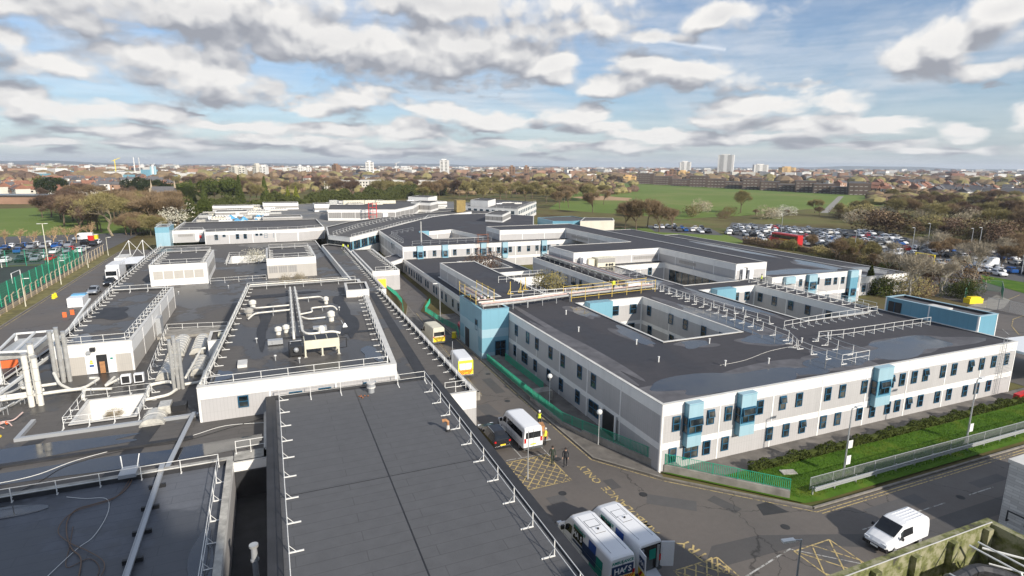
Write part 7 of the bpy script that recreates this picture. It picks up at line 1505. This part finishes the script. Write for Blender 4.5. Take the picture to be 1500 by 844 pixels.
scatter(16, [(170, 345), (232, 347), (236, 338), (190, 338)], ['olive', 'brown'], (7, 10), 'along the end of the service road')
scatter(20, [(60, 300), (240, 303), (240, 284), (60, 284)], ['dark', 'brown', 'ever'], (11, 16), 'in the wood before the church')
for (x, y, h, k) in ((210, 287, 15, 'ever'), (222, 289, 14, 'ever'), (262, 297, 15, 'ever'), (282, 296, 16, 'conifer'), (275, 300, 14, 'ever'), (315, 297, 17, 'ever'), (326, 297, 18, 'ever'), (338, 296, 16, 'brown'), (352, 298, 19, 'conifer'), (367, 297, 16, 'dark'), (376, 297, 17, 'olive'), (389, 296, 18, 'conifer'), (300, 300, 14, 'conifer')):
    p = at(x, y); tree(k, p.x, p.y, h, 'in the row behind the tall hedge')
for (x, y) in ((422, 292), (434, 291)): p = at(x, y); tree('gold', p.x, p.y, 10, 'above the tall hedge')
p = at(404, 292); tree('dark', p.x, p.y, 11, '', exact='small bare purplish tree left of the two golden conifers')
p = at(288, 326); tree('ever', p.x, p.y, 12, '', exact='dense dark evergreen at the left end of the tall hedge', wide=.85)
p = at(262, 330); tree('blossom', p.x, p.y, 8, '', exact='pale twiggy shrub between the blue tower and the dark evergreen')
scatter(60, [(240, 286), (480, 292), (700, 288), (860, 290), (900, 275), (700, 270), (480, 272), (240, 274)], ['brown', 'olive', 'dark', 'brown'], (13, 19), 'in the woodland belt beyond the hospital')
scatter(34, [(600, 292), (860, 300), (890, 284), (700, 280)], ['brown', 'olive', 'olive'], (13, 18), 'in the olive wood behind the far white wing')
scatter(20, [(640, 268), (930, 270), (930, 262), (640, 262)], ['brown', 'dark'], (12, 16), 'in the distant belt of the park edge')
for (x, y, h) in ((868, 312, 15), (820, 306, 14), (833, 304, 14), (884, 300, 13), (915, 338, 15), (932, 340, 17), (948, 334, 16), (965, 340, 14), (985, 338, 12)):
    p = at(x, y); tree('brown', p.x, p.y, h, '', exact='bare brown tree, '+{868: 'standing alone against the park beyond the flat ranges', 820: 'leftmost of the pair by the sandy patch', 833: 'rightmost of the pair by the sandy patch', 884: 'small and far, at the near edge of the park', 915: 'leftmost of the five by the small car park', 932: 'tallest of the five by the small car park', 948: 'middle of the five by the small car park', 965: 'second from the right of the five by the small car park', 985: 'rightmost and smallest of the five by the small car park'}[x])
for (x, y, h, k) in ((1085, 312, 17, 'olive'), (1193, 312, 11, 'olive'), (1250, 316, 11, 'olive'), (1262, 318, 12, 'olive'), (1230, 318, 10, 'olive'), (1310, 322, 15, 'olive'), (1330, 322, 14, 'brown'), (1345, 318, 13, 'olive')):
    p = at(x, y); tree(k, p.x, p.y, h, 'standing at the near edge of the park')
scatter(44, [(1000, 318), (1300, 332), (1480, 372), (1490, 350), (1290, 318), (1000, 310)], ['bush', 'bush', 'olive', 'brown', 'bush', 'blossom'], (3, 6.5), 'in the scrub between the park and the right-hand car park')
scatter(46, [(1300, 318), (1500, 352), (1500, 296), (1330, 290), (1280, 300)], ['brown', 'olive', 'dark', 'olive'], (9, 14), 'in the thicket at the right edge')
for (x, y) in ((1412, 330), (1420, 332), (1362, 322), (1025, 312)): p = at(x, y); tree('blossom', p.x, p.y, 7, 'in bloom at the thicket edge')
scatter(26, [(1095, 360), (1250, 388), (1330, 412), (1336, 404), (1250, 380), (1110, 356)], ['bush', 'green', 'bush'], (1.5, 3), 'in the strip between the annexe and the car park')
scatter(24, [(1260, 340), (1420, 352), (1500, 372), (1500, 362), (1340, 338)], ['bush', 'brown', 'dark', 'olive'], (4, 8), 'above the right-hand car park')
for (x, y, h, l) in ((1330, 441, 13, 'tall birch directly behind the blue roof block'), (1425, 418, 13, 'tall wide birch over the small fenced compound'), (1380, 430, 9, 'short birch left of the fenced compound'), (1300, 405, 8, 'slim birch behind the end of the annexe'), (1345, 410, 9, 'small birch in front of the yellow height barrier')): p = at(x, y); tree('pale', p.x, p.y, h, '', exact='pale '+l, wide=.95)
scatter(16, [(1120, 372), (1300, 402), (1300, 372), (1150, 352)], ['brown', 'olive'], (5, 8), 'between the rows of the right-hand car park', wide=.9)
scatter(14, [(1300, 392), (1500, 412), (1500, 372), (1320, 360)], ['brown', 'pale'], (6, 9), 'among the cars at the far right')
for (x, y, h, k) in ((1360, 428, 7, 'dark'), (1375, 420, 7, 'brown'), (1392, 436, 2.6, 'green'), (1408, 438, 2.6, 'green'), (1418, 430, 2.4, 'green'), (1345, 436, 3, 'bush'), (1320, 436, 4, 'bush'), (1285, 432, 3, 'green'), (1400, 425, 5, 'bush')): p = at(x, y); tree(k, p.x, p.y, h, 'in the planting beyond the blue roof block')
p = at(1272, 430); tree('conifer', p.x, p.y, 6, '', exact='small bushy dark conifer against the annexe wall', wide=1.5)
for (x, y, h) in ((100, 357, 8), (112, 356, 8), (50, 362, 7), (80, 361, 8), (30, 358, 7), (133, 351, 8), (8, 360, 7)): p = at(x, y); tree('poll', p.x, p.y, h, 'in the left car park')
tree('pale', -46.5, 108, 9, '', exact='pale bare tree at the left edge beside the sports pitch'); tree('pale', -43.6, 92, 5, '', exact='small bare tree at the left edge, nearer than the pitch')
tree('pale', 3.5, 112, 7, '', exact='bare tree in front of the right louvred plant room', z=1.0); tree('pale', 6.5, 114, 5, '', exact='smaller bare tree by the corridor beside the plant room', z=1.0)
tree('blossom', -4.5, 156, 4.5, '', exact='twiggy pale shrub growing out of the far light well', z=.5); tree('bush', 46, 127, 4, '', exact='reddish shrub in the narrow courtyard behind the pipes', z=1.5); tree('pale', -15.3, 63, 2.8, '', exact='bare twigs at the bottom of the near light well', z=.8); tree('bush', 48, 97, 3.2, '', exact='brown bush below the rails of the long ward roof', z=2.6)
scatter(22, px and [(300, 262), (640, 266), (640, 258), (300, 256)], ['brown', 'dark'], (12, 18), 'among the far houses')
# hedges
def hedge(label, pts, h, w, leaf, dens, ls, name='hedge', wob_=.25, z=0.0):
    rn = random.Random(int(pts[0][0])); b = MB(); core = MB()
    for i in range(len(pts)-1):
        a, c = Vector(pts[i]), Vector(pts[i+1]); L = (c-a).length; d = (c-a)/L; n = Vector((-d.y, d.x)); nn = int(L*dens)
        for _ in range(nn):
            u = rn.uniform(0, L); hh = h*(1+wob_*math.sin(u*.9/w)+wob_*.6*math.sin(u*2.3/w+1)); t_ = rn.uniform(-1, 1)
            if rn.random() < .45: v = t_*w/2; zz = hh*rn.uniform(.88, 1.04)*(1-.25*t_*t_)
            else: v = (1 if rn.random() < .35 else -1)*w/2*rn.uniform(.8, 1.08); zz = hh*rn.random()*.92
            p = a+d*u+n*v; q = Vector((p.x, p.y, z+zz)); s_ = ls*rn.uniform(.6, 1.4); e = Vector((rn.gauss(0, 1), rn.gauss(0, 1), rn.gauss(0, 1))).normalized()*s_; f_ = e.orthogonal().normalized()*s_*.7; b.face([q-e, q+f_, q+e*.8, q-f_], leaf)
        b.obox((a+c)/2, d, L, w*.7, z, z+h*.75, leaf)
    return solo(b, name, label, 'hedge')
hedge('very tall clipped green hedge running behind the far left roofs', [(-28, 305), (37, 385), (102, 470), (150, 520)], 8.2, 6, 'leaf_hedge', 60, .75)
hedge('straggly green hedge along the grass bank in front of the ward building', [(37, 34.6), (60, 34.7), (86, 34.9)], .7, .6, 'leaf_mid', 300, .08, z=.12, wob_=.35)
hedge('brown roadside hedge by the red bus', px((1090, 356), (1200, 372), (1250, 384)), 2.0, 2.0, 'twig_brown', 30, .3)
# grass tufts on the bank
b = MB(); rg = random.Random(8)
BK = [(31.5, 36.4), (38, 29.6), (90, 29.3), (90, 34.0), (36, 34.4)]
k = 0
while k < 26000:
    x, y = rg.uniform(30, 90), rg.uniform(29.2, 36.6)
    if not inside((x, y), BK): continue
    k += 1; a = rg.uniform(0, 6.28); hh = rg.uniform(.05, .16)*(1.5 if rg.random() < .1 else 1); w_ = .02; b.face([(x-w_*math.cos(a), y-w_*math.sin(a), .13), (x+w_*math.cos(a), y+w_*math.sin(a), .13), (x+rg.uniform(-.06, .06), y+rg.uniform(-.06, .06), .13+hh)], 'grass_near')
o = b.build('grass_blades'); tag(o, 'rough green grass covering the bank', 'grass', kind='stuff')

# ================================================================== the town
rh = random.Random(31)
def house_mesh(wm, rm, L=9, Wd=8, h=5.5, rh_=3.0):
    b = MB(); b.box(-L/2, L/2, -Wd/2, Wd/2, 0, h, wm); b.idx([(-L/2-.3, -Wd/2-.4, h), (L/2+.3, -Wd/2-.4, h), (L/2+.3, Wd/2+.4, h), (-L/2-.3, Wd/2+.4, h), (-L/2-.3, 0, h+rh_), (L/2+.3, 0, h+rh_)], [(0, 1, 5, 4), (2, 3, 4, 5), (1, 2, 5), (3, 0, 4), (3, 2, 1, 0)], rm); b.box(-L/2+.5, -L/2+1.4, -.5, .5, h+rh_-1, h+rh_+1, 'house_brick')
    for x in (-L*.25, L*.25):
        for z in (1.0, 3.4):
            for s_ in (-1, 1): b.box(x-.7, x+.7, s_*Wd/2-.05, s_*Wd/2+.05, z, z+1.3, 'house_pale' if rh.random() < .3 else 'black_paint')
    return b.mesh('house')
HM = [(house_mesh('house_brick', 'roof_tile'), 'brick house with a tiled roof'), (house_mesh('house_render', 'roof_tile'), 'rendered house with an orange tiled roof'), (house_mesh('house_pale', 'roof_slate'), 'white house with a slate roof'), (house_mesh('house_brick', 'roof_slate', 14), 'long brick house with a slate roof')]
def houses(n, poly, where, row=0.0):
    k = 0; g = 0; xs = [p[0] for p in poly]; ys = [p[1] for p in poly]
    while k < n and g < n*30:
        g += 1; u, v = rh.uniform(min(xs), max(xs)), rh.uniform(min(ys), max(ys))
        if not inside((u, v), poly): continue
        p = at(u, v); a = rh.choice((row, row+1.57))+rh.uniform(-.1, .1)
        for j in range(rh.choice((1, 2, 3))):
            me, lb = rh.choice(HM); o = bpy.data.objects.new('house', me); COL.objects.link(o); o.location = (p.x+j*11*math.cos(a), p.y+j*11*math.sin(a), 0); o.rotation_euler = (0, 0, a); s_ = rh.uniform(.9, 1.2); o.scale = (s_, s_, s_); tag(o, lb+' '+where, 'house', lb+'s '+where); k += 1
houses(90, [(0, 286), (60, 292), (140, 284), (250, 278), (250, 264), (0, 266)], 'in the terraces on the far left', .4)
houses(95, [(1180, 268), (1260, 280), (1330, 288), (1500, 296), (1500, 256), (1180, 258)], 'on the far right hillside', .3)
houses(50, [(270, 268), (930, 266), (930, 258), (270, 260)], 'in the middle distance beyond the woods', .8)
def slab(label, pxx, pyb, pyt, pw, m, depth=14, name='tower_block', storeys=None, roofm='old_coping', group=None, split=0):
    p = at(pxx, pyb); D = math.hypot(p.x, p.y); hh = (pyb-pyt)/CF*D; w = pw/CF*D; t = thing(name, (p.x, p.y, 0), label, 'tower block' if name == 'tower_block' else name.replace('_', ' '), group); t.rotation_euler = (0, 0, -CY+rh.uniform(-.5, .3)); st = storeys or max(3, int(hh/3))
    part(t, 'wall', lambda b: (b.box(-w/2, w/2, -depth/2, depth/2, 0, hh, m), b.box(-w*.3, w*.2, -depth*.3, depth*.3, hh, hh+3, m)))
    for s_ in (-1, 1):
        part(t, 'window_band', lambda b: [b.box(x0*w/2, x1*w/2, s_*depth/2-.15, s_*depth/2+.15, (k+.35)*hh/st, (k+.75)*hh/st, 'car_glass') for k in range(st) for x0, x1 in ((-.8, -.25), (.2, .75))])
    del t['_o']; return t
for a in (('tallest white tower block, right of centre, with rounded balconies', 1062, 257, 230, 20, 'house_pale', 22), ('white grey tower block left of the tallest one', 1003, 257, 239, 15, 'house_pale', 16), ('squat grey tower block right of the tallest one', 1113, 256, 243, 19, 'coping', 16), ('yellowish brick block right of the squat grey tower', 1152, 258, 247, 20, 'yellow_brick', 20),
          ('white twin-core tower block left of centre', 542, 260, 239, 11, 'house_pale', 15), ('bright white tower block near the centre of the skyline', 651.5, 260, 236, 12, 'house_pale', 15), ('brown brick tower block left of the white twin-core one', 493, 259, 243, 7, 'brown_brick', 14), ('left of two brown brick towers past the centre', 750, 262, 245, 8, 'brown_brick', 14), ('right of two brown brick towers past the centre', 771, 262, 245, 7, 'brown_brick', 14),
          ('pale tower block at the left end of the group before the river', 345, 262, 247, 10, 'house_render', 14), ('second pale tower block before the river', 357, 262, 248, 8, 'house_render', 14), ('brownish tower of the group before the river', 378, 262, 244, 6, 'house_render', 14), ('wider pale tower of the group before the river', 388, 262, 246, 8, 'house_pale', 14), ('white block left of the brown brick tower', 441, 259, 245, 6, 'house_pale', 14), ('white slender block beside it on the left skyline', 453, 259, 246, 6, 'house_pale', 14),
          ('small orange brick block under the white grey tower', 1000, 261, 252, 16, 'yellow_brick', 14), ('brown block beside the white grey tower', 985, 262, 250, 10, 'brown_brick', 14), ('low brown block under the brick towers', 760, 264, 257, 30, 'brown_brick', 20), ('low cream block behind the park trees', 920, 266, 259, 20, 'yellow_brick', 16)):
    slab(*a[:6], depth=a[6])
ORD = 'first second third fourth fifth sixth seventh eighth ninth tenth eleventh twelfth thirteenth'.split()
# long stepped estate terraces beyond the park
for i in range(13):
    x = 945+i*26; y = 267.5+i*1.35; p = at(x, y+2); D = math.hypot(p.x, p.y); L_ = 24/CF*D; hh = (15-(i % 3)*3)/CF*D*.95
    t = thing('terrace_block', (p.x, p.y, 0), ORD[i]+' dark brown stepped terrace of flats from the left beyond the park', 'terrace block', 'stepped terraces of flats'); t.rotation_euler = (0, 0, -CY-.35); st = max(3, int(hh/2.9))
    part(t, 'wall', lambda b: [b.box(-L_/2, L_/2, -6+k*1.0, 8, k*hh/st, (k+1)*hh/st, 'estate_brown') for k in range(st)])
    for k in range(st): part(t, 'balcony', lambda b: [b.box(-L_/2+1+j*4.2, -L_/2+3.6+j*4.2, -6.2+k*1.0, -6.02+k*1.0, (k+.12)*hh/st, (k+.28)*hh/st, 'old_coping') for j in range(max(1, int((L_-2)/4.2)))])
    part(t, 'roof', lambda b: b.box(-L_/2, L_/2, -6+st*1.0, 8.3, hh, hh+.6, 'roof_slate')); del t['_o']
for i in range(9):
    p = at(492+i*17, 278-(i % 2)*1.5); t = thing('pale_terrace', (p.x, p.y, 0), ORD[i]+' long pale terrace from the left in front of the distant woods', 'terrace block', 'long pale terraces'); t.rotation_euler = (0, 0, -CY+.15)
    part(t, 'wall', lambda b: b.box(-11, 11, -5, 5, 0, 9, 'house_render')); part(t, 'window_band', lambda b: [b.box(-10+3*j, -8.6+3*j, -5.1, -4.9, 1+k*3, 2.5+k*3, 'black_paint') for j in range(7) for k in range(3)]); part(t, 'roof', lambda b: b.prism([(-11.2, -5.2), (11.2, -5.2), (11.2, 5.2), (-11.2, 5.2)], 9, 9.8, 'coping')); del t['_o']
for i in range(26):
    x = rh.uniform(0, 300); y = rh.uniform(254.5, 262); p = at(x, y); m, c = rh.choice((('house_pale', 'white'), ('house_render', 'cream'), ('coping', 'pale grey'), ('roof_slate', 'dark grey'), ('grey_panel', 'grey'), ('house_brick', 'brown'), ('mid_blue_panel', 'blue'))); b = MB(); L_, hh = rh.uniform(25, 70), rh.uniform(5, 11)
    b.obox((p.x, p.y), (math.cos(CY), -math.sin(CY)), L_, 40, 0, hh, m); b.obox((p.x, p.y), (math.cos(CY), -math.sin(CY)), L_*.9, 30, hh, hh+2, 'coping'); solo(b, 'warehouse', c+' warehouse in the industrial area on the left skyline', 'warehouse', c+' warehouses on the left skyline')
# works with silos, chimneys and cranes
def far_stick(name, label, x, yb, yt, w, m, cat):
    p = at(x, yb); D = math.hypot(p.x, p.y); b = MB(); b.tube([(p.x, p.y, 0), (p.x, p.y, (yb-yt)/CF*D)], [w/CF*D/2, w/CF*D*.4], m, 8); return solo(b, name, label, cat)
far_stick('chimney', 'left of two slim white chimneys over the blue works', 199, 261, 236.5, 1.3, 'house_pale', 'chimney'); far_stick('chimney', 'right of two slim chimneys over the blue works', 206.5, 261, 236.5, 1.1, 'coping', 'chimney')
p = at(225, 262); D = p.length; u_ = D/CF; t = thing('industrial_works', (p.x, p.y, 0), 'blue-grey industrial works with tall silos on the left skyline', 'factory'); t.rotation_euler = (0, 0, -CY)
part(t, 'shed', lambda b: (b.box(-28*u_, -8*u_, -20, 20, 0, 5*u_, 'mid_blue_panel'), b.box(4*u_, 22*u_, -20, 20, 0, 4*u_, 'pale_blue_panel'), b.box(-6*u_, -2*u_, -20, 20, 0, 11*u_, 'mid_blue_panel')))
for k, (x, h_) in enumerate(((-1.5, 15), (.5, 17), (3, 15))): part(t, 'silo', lambda b: b.tube([(x*u_, 0, 0), (x*u_, 0, h_*u_)], 1.5*u_, 'house_pale' if k == 1 else 'pale_blue_panel', 10))
for x, yt, m, l in ((171, 239, 'yellow_plastic', 'yellow crane left of the works'), (863-282, 240, 'coping', 'pale crane in the middle of the skyline')):
    p = at(x, 260); u_ = p.length/CF; b = MB(); b.tube([(p.x, p.y, 0), (p.x, p.y, (260-yt)*u_)], .5*u_, m, 4); b.tube([(p.x-3*u_, p.y, (258-yt)*u_), (p.x+6*u_, p.y, (262-yt)*u_)], .35*u_, m, 4); solo(b, 'crane', 'tall '+l, 'crane')
# church
p = at(243, 306); t = thing('stone_church', (p.x, p.y, 0), 'small stone church with a slate roof and little spirelets among the trees', 'church'); t.rotation_euler = (0, 0, -.25)
part(t, 'wall', lambda b: (b.box(-6, 6, -4, 4, 0, 8, 'stone'), b.box(-7.2, -6, -2, 2, 0, 12, 'stone')))
part(t, 'roof', lambda b: b.idx([(-6.2, -4.4, 8), (6.2, -4.4, 8), (6.2, 4.4, 8), (-6.2, 4.4, 8), (-6.2, 0, 13), (6.2, 0, 13)], [(0, 1, 5, 4), (2, 3, 4, 5), (1, 2, 5), (3, 0, 4)], 'roof_slate'))
for x in (-6.6, 6.2): part(t, 'spirelet', lambda b: b.tube([(x, 0, 12), (x, 0, 17)], [.7, .05], 'stone', 6))
for k in range(4): part(t, 'window', lambda b: b.box(-4.3+k*2.8, -3.5+k*2.8, -4.08, -3.95, 2.5, 6, 'car_glass'))
del t['_o']
# low building at the left edge and pool roof
p = at(28, 298); b = MB(); b.obox((p.x, p.y), (math.cos(.3), -math.sin(.3)), 46, 16, 0, 5, 'house_brick'); b.obox((p.x, p.y), (math.cos(.3), -math.sin(.3)), 48, 18, 5, 5.8, 'grey_paint'); solo(b, 'brick_hall', 'long low brick hall with a blue-grey roof at the left edge', 'hall')
# everything farther off: masses nobody could count
b = MB(); rs = random.Random(77)
def spot(r0, r1):
    a = CY+rs.uniform(-.78, .78); r_ = r0*(r1/r0)**rs.random(); return r_*math.sin(a), r_*math.cos(a), r_
for _ in range(2300):
    x, y, r_ = spot(1350, 7500); L_ = rs.uniform(8, 30)*(1+r_/5000); w = rs.uniform(8, 16)*(1+r_/5000); hh = rs.choice((6, 7, 8, 8, 10, 14))*(1+r_/9000); m = rs.choice(('house_brick', 'house_render', 'house_pale', 'roof_tile', 'roof_slate', 'house_brick', 'coping')); b.obox((x, y), (rs.uniform(-1, 1), rs.uniform(-1, 1)), L_, w, 0, hh, m)
o = b.build('far_town'); tag(o, 'dense far-off town reaching to the horizon', 'town', kind='stuff')
def woodmass(name, label, n, r0, r1, mats_, hh, spots=None):
    b = MB()
    for _ in range(n):
        x, y, r_ = spot(r0, r1) if spots is None else spots()
        h_ = rs.uniform(*hh); w = h_*rs.uniform(.6, 1.3); m = rs.choice(mats_); k = 7; vs = []
        for j, (zz, rr_) in enumerate(((0, .7), (.35, 1.0), (.75, .75))): vs += [(x+w*rr_*rs.uniform(.75, 1.25)*math.cos(6.28*i/k), y+w*rr_*rs.uniform(.75, 1.25)*math.sin(6.28*i/k), h_*zz*rs.uniform(.85, 1.15)) for i in range(k)]
        vs.append((x, y, h_)); fs = [(j*k+i, j*k+(i+1) % k, (j+1)*k+(i+1) % k, (j+1)*k+i) for j in range(2) for i in range(k)]+[(2*k+i, 2*k+(i+1) % k, 3*k) for i in range(k)]; b.idx(vs, fs, m)
    o = b.build(name); tag(o, label, 'woodland', kind='stuff')
woodmass('far_woodland', 'brown winter trees scattered through the far town', 3600, 1100, 8000, ('twig_brown', 'twig_dark', 'twig_olive', 'twig_dark', 'twig_brown'), (8, 15))
def mid_spot():
    while True:
        u, v = rs.uniform(-40, 1540), rs.uniform(262, 300)
        if (u < 930 and v < 285 and not (u < 240 and v > 280)) or (u > 1270 and v < 305) : p = at(u, v); return p.x, p.y, p.length
woodmass('undergrowth', 'dense brown undergrowth between the woodland trees', 1500, 0, 0, ('twig_brown', 'twig_dark', 'twig_olive'), (3, 7), mid_spot)
def thick_spot():
    while True:
        u, v = rs.uniform(1285, 1540), rs.uniform(298, 350)
        if v < 322+(u-1300)*.14: p = at(u, v); return p.x, p.y, p.length
# low hills on the horizon
b = MB(); n = 160; prev = None
for i in range(n+1):
    a = CY-.95+1.9*i/n; hgt = 30+22*math.sin(i*.11+.5)+10*math.sin(i*.31)+5*math.sin(i*.83); hgt = max(12, hgt+ (18 if i < 60 else 0)); q = []
    for r_, hk in ((9000, 0), (10200, .75), (11500, 1.0), (13000, .3)): q.append((r_*math.sin(a), r_*math.cos(a), hgt*hk))
    if prev:
        for j in range(3): b.face([prev[j], q[j], q[j+1], prev[j+1]], 'hill')
    prev = q
struct(b, 'hills')
# ================================================================== the air
HZ = bpy.data.materials.new('haze'); HZ.use_nodes = True; HZ.node_tree.nodes.clear(); N = NT(HZ.node_tree)
vo = N.n('ShaderNodeVolumePrincipled'); vo.inputs['Color'].default_value = (0.80, 0.88, 1.0, 1); vo.inputs['Density'].default_value = 0.0001; vo.inputs['Anisotropy'].default_value = .1
N.put(N.n('ShaderNodeOutputMaterial').inputs['Volume'], vo.outputs[0])
b = MB(); b.v = [(x, y, z) for z in (-2, 110) for x, y in ((-14500, -14500), (14500, -14500), (14500, 14500), (-14500, 14500))]; b.f = [(0, 3, 2, 1), (4, 5, 6, 7), (0, 1, 5, 4), (1, 2, 6, 5), (2, 3, 7, 6), (3, 0, 4, 7)]; b.mi = [0]*6
me = bpy.data.meshes.new('haze'); me.from_pydata(b.v, [], b.f); me.materials.append(HZ); o = bpy.data.objects.new('haze', me); COL.objects.link(o); tag(o, 'pale air softening the far town', 'haze', kind='stuff')
S.cycles.volume_bounces = 0
for o in COL.objects:
    if '_o' in o: del o['_o']
